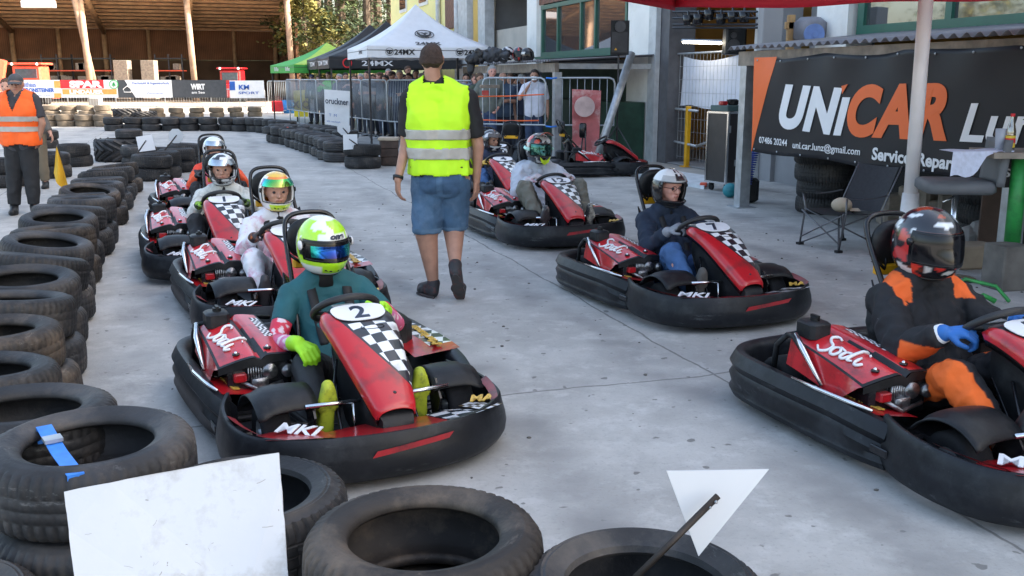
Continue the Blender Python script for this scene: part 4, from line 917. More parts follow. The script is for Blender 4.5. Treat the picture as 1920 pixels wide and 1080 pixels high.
bx(b, SS(1462), sG0, W1 - .03, W1 + .4, 0, TOPZ, 1); bx(b, sC0 + .35, sC1, W1 - .12, W1 + .6, 0, TOPZ); bx(b, sC1, sw1 + .2, W1 + .02, W1 + .4, 3.68, TOPZ, 0)
bx(b, sG0, sG1, W1, W1 + .35, 4.6, TOPZ, 1); bx(b, sp2a, sp2b, W1 - .12, W1 + .5, 1.9, TOPZ); bx(b, so0, so1 + .5, W1, W1 + .35, 4.3, TOPZ)
bx(b, sw1, sp2a, W1, W1 + .4, 1.9, 3.68); bx(b, sP1, SS(1462), W1 + .05, W1 + .5, 0, 1.95, 1)
b.build('wall', [M_WALLW, M_WALLG], bld)
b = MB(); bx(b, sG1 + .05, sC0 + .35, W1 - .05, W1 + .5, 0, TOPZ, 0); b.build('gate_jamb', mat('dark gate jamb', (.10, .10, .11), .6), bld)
b = MB(); bx(b, sC0 + .02, sC0 + .33, W1 - .16, W1 - .06, 0, 5.5); b.build('steel_post', M_POST, bld)
for a_, b_, c_, d_ in ((893, 876, -.3, -.1), (915, 902, -.1, .2), (1440, 1428, -.12, -.04)): b = MB(); bx(b, SS(a_), SS(b_), W1 + c_, W1 + d_, 0, 5.5); b.build('steel_post', M_POST, bld)
b = MB(); bx(b, sw0 + .1, SS(1015) + .2, W1 - .05, W1 + .0, 3.45, TOPZ); bx(b, SS(869), SS(839), W1 - .08, W1 + .1, onw(850, 53, W1)[1], TOPZ); b.build('wood_cladding', M_BRN, bld)
z0 = 2.16; window(bld, sw0 + .12, sw1, z0, 3.42, W1, [sw0 + (sw1 - sw0) * q for q in (.34, .50, .78)], .10)
window(bld, -5.5, SS(1612), 2.17, 3.75, W1, [-3.8, -2.6, -1.05], .13)
b = MB(); bx(b, so0 + .05, so1 + 1.0, W1 + .3, W1 + .45, 2.0, onw(950, 54, W1 + .3)[1]); b.build('parapet', M_WALLB, bld)
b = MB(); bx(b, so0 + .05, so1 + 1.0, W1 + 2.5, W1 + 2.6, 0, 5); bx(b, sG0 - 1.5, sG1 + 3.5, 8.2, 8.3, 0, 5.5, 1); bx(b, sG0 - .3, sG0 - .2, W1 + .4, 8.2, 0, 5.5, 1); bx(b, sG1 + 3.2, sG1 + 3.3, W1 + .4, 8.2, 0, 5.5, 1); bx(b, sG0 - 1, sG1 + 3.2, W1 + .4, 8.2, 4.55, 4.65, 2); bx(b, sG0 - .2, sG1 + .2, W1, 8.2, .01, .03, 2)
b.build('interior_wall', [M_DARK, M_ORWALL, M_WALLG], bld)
b = MB(); bx(b, -16, so1 + .5, W1 + .4, W1 + 9, TOPZ, TOPZ + .2); bx(b, -16, -15.8, W1 + .4, W1 + 9, 0, TOPZ); bx(b, so1 + .3, so1 + .5, W1 + .4, W1 + 9, 0, TOPZ - .01); bx(b, -16, so1 + .5, W1 + 9, W1 + 9.2, 0, TOPZ + .1); b.build('roof', M_WALLG, bld)
b = MB(); bx(b, so0 + .3, so0 + .7, W1 + .9, W1 + 1.2, onw(950, 54, W1 + .3)[1] - .1, onw(950, 28, W1 + .3)[1]); b.build('red_box', M_RED, bld)
# yellow house behind
yh = empty('yellow_house', 'pale yellow house with small white framed windows behind the white tent', 'house'); ys0, ys1 = SS(872), SS(734)
b = MB(); bx(b, ys0, ys1, W1, W1 + 8, 0, 7.0); b.build('wall', M_WALLY, yh)
for u0, u1, v1 in ((751, 764, 21), (787, 803, 8)):
    a0, zb = onw(u1, v1, W1); a1 = onw(u0, v1, W1)[0]; b = MB(); bx(b, a0, a1, W1 - .05, W1 + .0, zb, zb + 1.3); w_ = b.build('window', M_WHITE, yh); b = MB(); bx(b, a0 + .12, a1 - .12, W1 - .07, W1 - .03, zb + .12, zb + 1.18); b.build('pane', M_GLASS, w_)
b = MB(); b.tube([sn(SS(827), W1 - .1, 0), sn(SS(827), W1 - .1, 7)], .09, 10); b.tube([sn(SS(872), W1 - .25, 0), sn(SS(872), W1 - .25, 7)], .12, 10); b.build('downpipe', mat('grey downpipe', (.55, .56, .58), .5), yh, smooth=True)
b = MB(); a0, zb = onw(869, 56, W1); bx(b, a0 - .1, SS(838) + .1, W1 - .16, W1 - .09, zb - .12, zb); b.build('sill', M_GRN, yh)
b = MB(); b.add([sn(ys0, W1 - .4, 6.98), sn(ys1, W1 - .4, 6.98), sn(ys1, W1 + 8, 7.6), sn(ys0, W1 + 8, 7.6)], [(0, 1, 2, 3)]); rf = b.build('roof', M_BRN, yh); md = rf.modifiers.new('t', 'SOLIDIFY'); md.thickness = .15
# ---- lean-to sheds with corrugated roofs
def corr(b, s0, s1, n0, z0, n1, z1, pitch=.15, amp=.022, mi=0):
    k = int((s1 - s0) / pitch * 6); b.grid(lambda u, v: sn(s0 + (s1 - s0) * u, n0 + (n1 - n0) * v, z0 + (z1 - z0) * v + amp * math.sin(2 * PI * (s1 - s0) * u / pitch)), k, 1, mi)
M_CORR = mat('grey corrugated sheet', (.20, .19, .20), .5, .2, var=.25, vs=3, dirt=(.12, .08, .07), dirt_amt=.5, ds=2)
def shed(label, s0, s1, zf, zb, posts, name='lean_to_shed'):
    e = empty(name, label, 'shed'); b = MB(); corr(b, s0 - .1, s1 + .1, -.16, zf + .05, 2.08, zb + .05); o = b.build('roof', M_CORR, e, smooth=True); md = o.modifiers.new('t', 'SOLIDIFY'); md.thickness = .006
    b = MB(); bx(b, s0, s1, -.06, .02, zf - .16, zf + .01); b.build('fascia', M_WOODG, e)
    b = MB(); bx(b, s0 + .02, s0 + .10, .03, 2.05, zf - .10, zf + .0); b.build('side_beam', M_STEEL, e); b = MB(); bx(b, s1 - .10, s1 - .02, .03, 2.05, zf - .10, zf); b.build('side_beam', M_STEEL, e)
    for s in posts: b = MB(); bx(b, s - .07, s + .07, -.055, .085, 0, zf - .162); bx(b, s - .13, s + .13, -.12, .15, 0, .012); b.build('post', M_STEEL, e)
    return e
zf = 1.92
sh1 = shed('low lean-to with corrugated roof behind the large dark banner', -8.5, .12, zf, 2.12, [0.0, -4.3, -8.3])
sh2 = shed('low lean-to with corrugated roof over the spectators, helmets lying on it', 6.62, 13.2, onw(1042, 121, 0)[1] + .02, 2.0, [6.7, 12.9])
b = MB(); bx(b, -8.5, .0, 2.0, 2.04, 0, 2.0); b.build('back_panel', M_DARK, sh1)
b = MB(); bx(b, 6.75, 13.1, 2.02, 2.06, 0, 1.9); b.build('back_panel', mat('dark green boards', (.03, .06, .045), .8), sh2)
b = MB(); bx(b, 6.9, 12.9, 1.3, 1.95, .02, 1.15); b.build('bin_row', mat('dark green bin', (.012, .045, .028), .5, var=.3), sh2)
# ---- big banner
M_BAN = mat('dark banner vinyl', (.016, .016, .020), .5, var=.08, vs=2, spec=.3)
M_ORG = mat('orange print', (.80, .14, .025), .5, var=.03)
M_WPR = mat('white print', (.80, .80, .82), .5, var=.03)
bs0, bz1 = onw(1420, 108, -.09); _, bz0 = onw(1405, 275, -.09); bz0 = .735; bL = 5.6
def ban(s, z, off=0.):      # s runs from the banner's left end towards the camera
    w = .014 * math.sin(s * 1.7 + z) * math.sin(z * 2.2) + .004 * math.sin(s * 3.2 + z * 3) + .030 * max(0, (z - 1.50) / .35) ** 1.5 * math.sin(s * 6.4) + .012 * max(0, (.98 - z) / .25) * math.sin(s * 5.1); sag = -.035 * math.sin(min(1, max(0, s / bL)) * PI) * (z - bz0) * 0
    return sn(bs0 - s, -.115 - off + w, z + sag)
be = empty('advertising_banner', 'large dark grey banner with white and orange lettering hung on the lean-to', 'banner')
ZT = lambda s: bz1 - .025 * abs(math.sin(s * 2.4)) + .008 * s
b = MB(); b.grid(lambda u, v: ban(bL * u, bz0 - .012 * math.sin(u * 20) + (ZT(bL * u) - bz0) * v), 90, 24); o = b.build('banner_cloth', M_BAN, be, smooth=True); md = o.modifiers.new('t', 'SOLIDIFY'); md.thickness = .003
def orange(u, v):
    z = bz0 + .0 + (ZT(0) - bz0) * v; w = .012 + .44 * v ** 1.5 + .06 * math.sin(v * PI); return ban(w * u, z, .004)
b = MB(); b.grid(orange, 8, 24); b.build('orange_panel', M_ORG, be, smooth=True)
def wline(name, body, uv0, uv1, hpx, m, bold=0, shear=0, ext=.001, space=1.0):
    """Lettering on the banner between two measured ends; hpx is its height in metres."""
    s0, za = onw(*uv0, -.11); s1, zb = onw(*uv1, -.11); a0, a1 = bs0 - s0, bs0 - s1; L_ = a1 - a0; k = (zb - za) / L_
    def fn(x, y, z): t = (a0 + a1) / 2 + x; return ban(t, (za + zb) / 2 + k * x + y, .008 + z)
    return text(name, body, hpx, m, be, (0, 0, 0), (1, 0, 0), (0, 1, 0), width=L_, bold=bold, shear=shear, fn=fn, ext=ext, space=space)
wline('lettering', 'UN', (1463, 199), (1578, 211), .63, M_WPR, .034, .30, space=1.12)
wline('lettering', 'l', (1567, 218), (1594, 219), .48, M_WPR, .034, .25)
wline('lettering', 'CAR', (1592, 208), (1781, 210), .66, M_ORG, .034, .20, space=1.14)
s_, z_ = onw(1586, 167, -.11); b = MB(); b.poly([ban(bs0 - s_ + x, z_ + y, .009) for x, y in ((-.055, .03), (.05, .05), (-.035, -.05))], N * -.003); b.build('i_dot', M_ORG, be)
wline('lettering', 'Lunz', (1803, 230), (2010, 235), .46, M_WPR, .010, .25)
wline('lettering', '07486 20244', (1423, 262), (1477, 268), .105, M_WPR, .0015)
wline('lettering', 'uni.car.lunz@gmail.com', (1488, 273), (1617, 286), .105, M_WPR, .001)
wline('lettering', 'Service, Reparatur', (1640, 291), (1836, 316), .165, M_WPR, .005)
for i in range(24): j = i // 2; p = ban(.06 + j * .49, (ZT(.06 + j * .49) - .03) if i % 2 else bz0 + .03, .006); MB().tube([p, p - N * .004], .012, 10).build('eyelet', M_STEEL, be, smooth=True)
# tyres stored below the banner
for i in range(4): p = sn(-.72, .75 - .02 * i, .10 + .2 * i); tyre(p, ['bottom', 'second', 'third', 'top'][i] + ' tyre of the store pile under the left end of the dark banner', 'tyres stored under the banner', sc=1.12 if i != 2 else 1.15)
for j in range(4):
    for i in range(4): p = sn(-3.2 - .74 * j, .95, .10 + .2 * i); tyre(p, f"{['bottom', 'second', 'third', 'top'][i]} tyre of the {ORD[j]} store pile behind the bar stool, counted towards the camera", 'tyres stored under the banner', sc=1.15)
b = MB()
for i in range(5): b.bbox(sn(-1.9 - .22 * i, .8 + .1 * (i % 2), .18 + .0 * i), (.3, .3, .35 + .2 * (i % 3)), .03, .3 * i)
tag(b.build('junk_pile', M_WOODG), 'brown sacks and timber offcuts behind the folding chair', 'junk')
# ------------------------------------------------------------------ hangar at the far end
hg = empty('timber_hangar', 'large open timber hangar with pole columns and corrugated roof at the far left', 'hangar')
hs, hd = 64.4, 15
M_TIMB = mat('warm timber', (.36, .22, .12), .8, var=.3, vs=2, bump=.2, bs=10)
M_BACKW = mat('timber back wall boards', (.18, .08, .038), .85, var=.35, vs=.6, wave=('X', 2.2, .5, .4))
M_POLE = mat('round pole timber', (.38, .26, .18), .8, var=.25, vs=3)
zfr, zbk = 8.2, 5.7
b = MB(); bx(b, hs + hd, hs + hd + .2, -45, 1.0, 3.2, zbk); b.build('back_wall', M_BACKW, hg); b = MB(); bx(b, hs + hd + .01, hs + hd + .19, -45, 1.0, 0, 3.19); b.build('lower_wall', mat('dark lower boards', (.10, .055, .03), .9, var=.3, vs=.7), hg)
b = MB(); bx(b, hs, hs + hd, 1.0, 1.2, 0, zbk); b.build('end_wall', M_BACKW, hg)
b = MB()
for i in range(60): s = hs - 1.5 + (hd + 2) * i / 60; 
b.grid(lambda u, v: sn(hs - 1.5 + (hd + 2) * v, -45 + 46.5 * u, zfr - .0 + (zbk - zfr) * v + .05 * math.sin(v * 2 * PI * 26)), 1, 156); b.build('roof', mat('roof sheet underside', (.37, .25, .17), .7, var=.25, vs=.5), hg)
b = MB()
for i in range(12): f_ = (i + .5) / 12; bx(b, hs - 1 + hd * f_, hs - .88 + hd * f_, -45, 1.0, zfr + (zbk - zfr) * f_ * .93 - .30, zfr + (zbk - zfr) * f_ * .93 - .12)
b.build('purlins', M_TIMB, hg)
for i, n_ in enumerate((.7, -6.3, -13.3, -20.3, -27.3, -34.3)):
    b = MB(); b.tube([sn(hs, n_, 0), sn(hs - .3, n_ - .25, zfr - .3)], .22, 12); b.build('pole_column', M_POLE, hg, smooth=True)
    b = MB(); c = [sn(hs - 1, n_, zfr - .55), sn(hs + hd, n_, zbk - .35)]; b.tube(c, .2, 8); b.tube([sn(hs + hd - .3, n_, 0), sn(hs + hd - .3, n_, zbk)], .2, 8); b.tube([sn(hs + hd - .4, n_ + 3.5, 0), sn(hs + hd - .4, n_ + 3.5, zbk)], .16, 8); b.build('rafter', M_TIMB, hg, smooth=True)
b = MB(); b.tube([sn(hs + 1, -13.0, .0), sn(hs - .5, -13.9, 7.4)], .2, 10); b.build('leaning_brace', M_POLE, hg, smooth=True)
b = MB(); bx(b, hs - .5, hs + hd, -45, 1.0, .012, .03); b.build('slab', mat('hangar earth floor', (.12, .09, .07), .9), hg)
# things stored in the hangar
def hb(name, u0, u1, v0, v1, Y, d, m, label, cat, group=None, extra=None):
    p0, p1 = at(u0, v1, Y), at(u1, v0, Y); b = MB(); c = (p0 + p1) / 2 + V(0, d / 2, 0); b.bbox(c, (abs(p1.x - p0.x), d, abs(p1.z - p0.z)), .04)
    o = b.build(name, m); tag(o, label, cat, group); return o, c
hb('stone_pillar', 217, 238, 113, 186, 70, .8, M_WOODG, 'left pale block pillar standing in the hangar', 'pillar')
hb('stone_pillar', 268, 288, 113, 186, 70, .8, M_WOODG, 'right pale block pillar standing in the hangar', 'pillar')
hb('block_pile', 167, 185, 184, 212, 47.6, .5, M_CONC, 'pile of grey blocks at the foot of the hangar poles', 'blocks')
for u0, u1, l in ((90, 140, 'left'), (146, 212, 'middle'), (300, 345, 'right')):
    e = empty('storage_rack', f'{l} dark storage rack against the hangar back wall', 'rack'); b = MB(); p0, p1 = at(u0, 186, 74), at(u1, 118, 74)
    for k in range(4): b.box(((p0.x + p1.x) / 2, 74, .4 + .9 * k), (p1.x - p0.x, 1, .08), mi=1 if k == 2 else 0)
    for x in (p0.x, (p0.x + p1.x) / 2, p1.x): b.box((x, 73.6, 1.7), (.1, .1, 3.4))
    b.build('frame', [M_DARKM, M_CONE], e); b = MB(); rs = random.Random(u0)
    for k in range(9): b.bbox((rs.uniform(p0.x + .4, p1.x - .4), 74, .45 + .9 * rs.choice([0, 1, 2]) + .25), (rs.uniform(.4, 1), .6, rs.uniform(.3, .6)), .03)
    b.build('stored_boxes', M_WOODG, e)
for k_ in range(2): tyre(at(371, 186, 68) + ZV * (.35 + .5 * k_), ['lower', 'upper'][k_] + ' large tyre at the foot of the middle hangar pole', 'tyres in the hangar', far=True, sc=2.6)
def vehicle(u0, u1, v0, v1, Y, m, label, cat, name):
    p0, p1 = at(u0, v1, Y), at(u1, v0, Y); w = p1.x - p0.x; h = p1.z; e = empty(name, label, cat, (p0.x + w / 2, Y, 0))
    b = MB(); b.bbox((0, 1.5, h * .33), (w * .8, 3, h * .4), .15); b.build('body', m, e)
    b = MB(); b.bbox((0, .9, h * .97), (w * 1.0, 1.6, .12), .05); b.build('roof', m, e)
    b = MB(); b.bbox((0, .9, h * .72), (w * .82, 1.3, h * .40), .1); b.build('cab', m, e); b = MB(); b.bbox((0, .24, h * .74), (w * .62, .06, h * .22), .02); b.build('cab_window', mat('cab glass', (.06, .08, .10), .2), e)
    for s in (-1, 1):
        b = MB(); b.cyl((s * w * .4, .6, h * .22), h * .22, .45, 20, axis='X'); b.build('wheel', M_RUB, e); b = MB(); b.sph((s * w * .36, .1, h * .96), .09, 6); b.build('headlight', M_WHITE, e)
    return e
vehicle(408, 452, 126, 187, 69, M_RED, 'red tractor parked in the hangar between the poles', 'tractor', 'tractor')
tr_ = vehicle(18, 76, 117, 187, 62, M_CONE, 'orange truck with a front cab parked at the far left of the hangar', 'truck', 'truck')
b = MB(); b.tube([at(-6, 170, 60) - tr_.location, at(2, 112, 60) - tr_.location], .35, 6); b.build('tipping_body', M_CONE, tr_)
for u_, v_, l in ((58, 10, 'left'), (72, 10, 'middle'), (88, 10, 'right')):
    pass
b = MB(); c = at(72, 8, 66); b.bbox(c, (2.2, .4, .45), .05); tag(b.build('roof_light', M_WHITE), 'white lamp housing hanging under the hangar roof edge at top left', 'lamp')
# ------------------------------------------------------------------ woods behind
def leafm(name, c, var=.5): return mat(name, c, .7, var=var, vs=.8)
M_L = [leafm('dark spruce green', (.028, .05, .022)), leafm('mid green leaves', (.04, .062, .018)), leafm('sunlit yellow leaves', (.13, .12, .03))]  # the last one carries the gold of sunlit foliage in its leaf colour
M_BARK = mat('bark', (.10, .075, .055), .9, var=.4, vs=4)
def tree(p, h, r, kind, label, seed):
    rs = random.Random(seed); e = empty('conifer_tree' if kind == 0 else 'leafy_tree', label, 'tree', p); b = MB(); lean = rs.uniform(-.3, .3)
    b.tube([(0, 0, 0), (lean * .3, 0, h * .4), (lean, 0, h * (.97 if kind == 0 else .75))], [h * .018, h * .013, .04], 8)
    for i in range(14): a = rs.uniform(0, 6.3); z = h * rs.uniform(.3, .85); q = r * .7 * ((1 - z / h) * 1.3 if kind == 0 else 1); b.tube([(lean * z / h, 0, z), (math.cos(a) * q, math.sin(a) * q, z + (-.3 if kind == 0 else q * .6))], [.06, .02], 5)
    b.build('trunk', M_BARK, e); b = MB(); cl = []
    for i in range(90):
        z = h * rs.uniform(.16, 1.0); a = rs.uniform(0, 6.3)
        if kind == 0: rr = r * (1.05 - z / h) * rs.uniform(.3, 1.1) + .15
        else: t = (z / h - .16) / .84; rr = r * math.sqrt(max(.02, math.sin(t * PI))) * rs.uniform(.3, 1.05)
        cl.append(V(lean * z / h + rr * math.cos(a), rr * math.sin(a), z))
    for c in cl:
        s = rs.uniform(.5, 1.1) * (r / 3) * (.8 if kind == 0 else 1); mi = 0 if rs.random() < .7 else 1
        for k in range(38):
            q = c + V(rs.gauss(0, s * .5), rs.gauss(0, s * .5), rs.gauss(0, s * .35 if kind else s * .28)); a1, a2 = rs.uniform(0, 6.3), rs.uniform(-.9, .9); u = V(math.cos(a1), math.sin(a1), math.sin(a2)) * rs.uniform(.10, .22); w = V(-math.sin(a1), math.cos(a1), rs.uniform(-1, 1)) * rs.uniform(.06, .13)
            b.add([q - u, q + w, q + u, q - w], [(0, 1, 2, 3)], mi)
    b.build('crown', {0: [M_L[0], M_L[1]], 1: [M_L[1], M_L[0]], 2: [M_L[2], M_L[1]]}[kind], e)
TR = [(545, 82, 22, 3.0, 2), (572, 92, 26, 3.0, 0), (600, 78, 22, 3.2, 0), (622, 95, 27, 3.4, 1), (645, 84, 24, 3.2, 0), (668, 98, 30, 3.4, 0), (690, 80, 22, 3.4, 0), (712, 96, 28, 3.6, 1), (735, 85, 24, 3.2, 0), (760, 90, 26, 3.6, 0), (588, 110, 30, 4.4, 1), (640, 112, 30, 4.6, 0), (700, 114, 32, 4.6, 0), (556, 104, 28, 4, 1), (612, 72, 6, 2.0, 2), (580, 75, 9, 1.8, 2)]
for i, (u, Y, h, r, k) in enumerate(TR):
    p = at(u, 148, Y); p.z = 0; tree(p, h, r, k, f"{['dark spruce', 'mid green tree', 'sunlit yellow leafy tree'][k]}, {ORD[i]} in the wood between hangar and yellow house", 40 + i)
for i, (x_, y_, h_, r_, k_) in enumerate(((-46, 2, 16, 4, 2), (-50, 12, 18, 4.4, 1), (-47, 21, 15, 4.2, 2), (-54, 29, 20, 4.6, 0), (-50, 38, 17, 4.4, 2), (-58, 47, 20, 4.6, 1), (-52, -8, 18, 4.4, 0), (-56, 58, 19, 4.6, 2))):
    tree(V(x_, y_, 0), h_, r_, k_, f"{['dark spruce', 'mid green tree', 'sunlit yellow leafy tree'][k_]}, {ORD[i]} of the row along the far left side of the yard", 80 + i)
b = MB(); b.grid(lambda u, v: V(-60 + 110 * u, 118 + 30 * v, -.5 + (8 + 5 * math.sin(u * 9) + 3 * math.sin(u * 23)) * v * (2 - v)), 40, 6); struct('wooded_hill', b, mat('forest hillside', (.03, .05, .02), .9, var=.6, vs=.4, bump=1, bs=1))
# ------------------------------------------------------------------ crowd barriers
M_BAR = mat('galvanised barrier', (.40, .43, .46), .45, .55, var=.15, vs=6)
def barrier(p0, p1, zt, zb, label, group, n=18, legs=True, r=.019, rb=.0075, foot=.3):
    p0, p1 = Vector(p0), Vector(p1); p0.z = p1.z = 0; e = empty('crowd_barrier', label, 'barrier', p0, 0, group); d = p1 - p0; L_ = d.length; t = d.normalized(); q = t.cross(ZV); c = .1
    pts = [t * 0 + ZV * zb, ZV * (zt - c), ZV * (zt - c * .3) + t * c * .3, ZV * zt + t * c, ZV * zt + t * (L_ - c), ZV * (zt - c * .3) + t * (L_ - c * .3), ZV * (zt - c) + t * L_, ZV * zb + t * L_]
    b = MB(); b.tube(pts, r, 8, closed=True); b.build('frame', M_BAR, e, smooth=True)
    b = MB()
    for i in range(1, n): x = t * (L_ * i / n); b.tube([x + ZV * zb, x + ZV * zt], rb, 5)
    b.build('bars', M_BAR, e, smooth=True)
    if legs:
        for x in (.18 * L_, .82 * L_):
            b = MB(); b.tube([t * x + ZV * zb, t * x + ZV * .16], r, 8); b.tube([t * x - q * foot + ZV * .02, t * x - q * foot * .8 + ZV * .12, t * x + ZV * .17, t * x + q * foot * .8 + ZV * .12, t * x + q * foot + ZV * .02], r, 6); b.build('foot', M_BAR, e, smooth=True)
    return e
GBF = 'barriers with banners in front of the hangar'
def chain(pts, zt, zb, names, group, **k):
    return [barrier(pts[i], pts[i + 1] + (pts[i] - pts[i + 1]).normalized() * .04, zt, zb, names[i] if isinstance(names, list) else names.format(ORD[i]), group, **k) for i in range(len(pts) - 1)]
FL = [gnd(u, 212) for u in (-20, 42, 130, 220, 312, 398, 452, 500)]
chain(FL, 1.12, .32, '{} low barrier from the left in front of the hangar', GBF, n=17)
FR = [gnd(504, 211), gnd(549, 213)]; chain(FR, 1.5, .32, 'barrier right of the banners, red crate and blue bucket behind it', GBF, n=13)
G3 = 'tall barriers in front of the crowd'
f1, f2, f3 = gnd(681, 262), gnd(722, 268.5), gnd(597, 246)
dF = (f2 - f1).normalized(); P_ = [f3 + (f3 - f1).normalized() * 4.2, f3 + (f3 - f1).normalized() * 2.1, f3, f3.lerp(f1, .5), f1, f2 + dF * .25, f2 + dF * 2.0 + V(.35, .2, 0)]
chain(P_, 1.575, .56, '{} tall barrier from the left in front of the crowd', G3, n=24, foot=.35)
pb = at(890, 151, 23.2); pa = at(800, 151, 24.0); barrier(pa, pb, 1.56, .6, 'barrier between the man in the yellow vest and the old man in grey', G3, n=16)
pst = sn(6.7, -.12); b0 = at(905, 145, 19.0); b1 = pst - V(.09, 0, 0); barrier(b0, b1, 1.62, .74, 'raised barrier left of the lean-to post before the old man and man in white', G3, n=9, legs=False)
b2 = pst + V(.09, 0, 0); b3 = at(1153, 148, 18.4); barrier(b2, b3, 1.62, .74, 'raised barrier right of the lean-to post behind the red panel', G3, n=8, legs=False)
M_OTAPE = mat('orange tape', (.75, .12, .02), .6)
for v0, v1, u0, u1, l in ((181, 177, 888, 1020, 'upper'), (225, 226, 905, 1010, 'lower')):
    b = MB(); q0, q1 = at(u0, v0, 18.6), at(u1, v1, 18.0); b.tube([q0, q0.lerp(q1, .5) - ZV * .012, q1], .012, 4); tag(b.build('barrier_tape', M_OTAPE), f'{l} orange tape strung across the barrier before the old man', 'tape')
b = MB(); b.bbox(at(918, 162, 18.6), (.44, .05, .06), .01, YAW - PI / 2 + .3); tag(b.build('wooden_batten', M_WOODG), 'short pale wooden batten fixed to the barrier before the old man', 'batten')
b = MB(); b.bbox(at(910, 174, 18.7), (.13, .02, .09), .004); tag(b.build('small_sign', M_RED), 'small red sign hanging on the barrier under the wooden batten', 'sign')
p = sn(6.7, -.1, 1.6)
for z in (1.62, .72): b = MB(); b.tube([p + V(-.1, -.05, z - 1.6), p + V(0, -.09, z - 1.61), p + V(.1, -.04, z - 1.6)], .016, 5); tag(b.build('blue_tie', M_BLUE), f"{'upper' if z > 1 else 'lower'} blue tie holding the raised barrier to the lean-to post", 'tie')
# banners on the far barriers
def flat_banner(u0, u1, v0, v1, label, bands, txt, Y0=None):
    p0, p1 = gnd(u0, 212), gnd(u1, 212); q = .22; p0 = p0 - V(0, q, 0); p1 = p1 - V(0, q, 0); zt, zb = at(u0, v0, p0.y).z, at(u0, v1, p0.y).z; e = empty('printed_banner', label, 'banner', p0, 0, 'banners on the far barriers'); d = p1 - p0; L_ = d.length; t = d.normalized()
    for x0, x1, y0, y1, m, nm in bands:
        k = .004 * len(e.children) ; b = MB(); b.poly([t * L_ * x0 + ZV * (zb + (zt - zb) * y0), t * L_ * x1 + ZV * (zb + (zt - zb) * y0), t * L_ * (x1 if nm != 'slant' else x1) + ZV * (zb + (zt - zb) * y1), t * L_ * (x0 if nm != 'slant' else x0 - .18) + ZV * (zb + (zt - zb) * y1)], (0, -.004, 0))
        o = b.build('panel', m, e); o.location.y = -.005 * bands.index((x0, x1, y0, y1, m, nm))
    for s, x, y, w, h, m, bold in txt: text('lettering', s, h, m, e, t * L_ * x + ZV * (zb + (zt - zb) * y) + V(0, -.035, 0), t, ZV, width=w * L_, bold=bold)
    return e
M_BLUEP = mat('blue print', (.02, .10, .42), .5); M_SPR = mat('red print', (.72, .02, .03), .5); M_GRP = mat('green print', (.02, .30, .08), .5); M_ANTH = mat('anthracite banner', (.05, .055, .065), .6); M_ORP = mat('light orange print', (.80, .32, .08), .6)
flat_banner(41, 122, 150, 183, 'white banner with blue lettering at the far left', [(0, 1, 0, 1, M_WHITE, 'p'), (.86, 1.0, .55, .95, M_ORP, 'p'), (.84, 1, 0, .25, M_ORP, 'p')], [('Gasthaus', .25, .75, .4, .32, M_BLUEP, .004), ('KRONSTEINER', .5, .42, .72, .26, M_BLUEP, .01), ('lunz am see', .5, .12, .5, .12, M_BLUEP, 0)])
e = flat_banner(123, 228, 150, 183, 'red and white banner with a round green tree emblem', [(0, 1, 0, 1, M_WHITE, 'p'), (0, .76, .52, 1, M_SPR, 'p'), (.02, .98, .18, .48, M_ORP, 'p')], [('SPAR', .45, .76, .58, .40, M_WHITE, .025), ('LINDAUER', .45, .33, .6, .24, M_WHITE, .012)])
def emblem(e, c, r, m, tree_=True):
    b = MB(); b.tube([c + V(r * math.cos(q), 0, r * math.sin(q)) for q in [2 * PI * i / 24 for i in range(24)]], r * .09, 5, closed=True)
    if tree_: b.poly([c + V(x * r, 0, y * r) for x, y in ((-.5, -.3), (.5, -.3), (.25, 0), (.35, 0), (0, .6), (-.35, 0), (-.25, 0))], (0, -.006, 0)); b.poly([c + V(x * r, 0, y * r) for x, y in ((-.08, -.6), (.08, -.6), (.08, -.3), (-.08, -.3))], (0, -.006, 0))
    b.build('emblem', m, e)
pr = at(213, 158.5, e.location.y - .05); emblem(e, pr - e.location, .2, M_GRP)
e = flat_banner(228, 329, 150, 183, 'grey and white slanted banner with fine blue lettering', [(0, 1, 0, 1, M_ANTH, 'p'), (.32, 1, 0, 1, M_WHITE, 'slant')], [('Dachstuhl & Ingenieurholz', .62, .8, .68, .15, M_BLUEP, .002), ('Zimmerei', .68, .25, .3, .12, M_BLUEP, 0)])
pr = at(239, 167, e.location.y - .05) - e.location; b = MB(); b.tube([pr + V(x, 0, z) for x, z in ((-.2, 0), (0, .15), (.2, 0), (.16, -.14), (-.16, -.14))], .02, 5, closed=True); b.build('emblem', M_WHITE, e)
flat_banner(329, 430, 150, 183, 'black banner with white block lettering', [(0, 1, 0, 1, M_ANTH, 'p')], [('WIRT', .48, .62, .26, .34, M_WHITE, .02), ('am See', .48, .3, .24, .16, M_WHITE, .003)])
flat_banner(436, 500, 151, 184, 'white banner with blue spots and lettering beside the slatted barriers', [(0, 1, 0, 1, M_WHITE, 'p'), (0, .16, .45, .95, M_BLUEP, 'p')], [('KM', .42, .62, .3, .3, M_BLUEP, .01), ('SPORT', .55, .3, .6, .16, M_BLUEP, .002)])
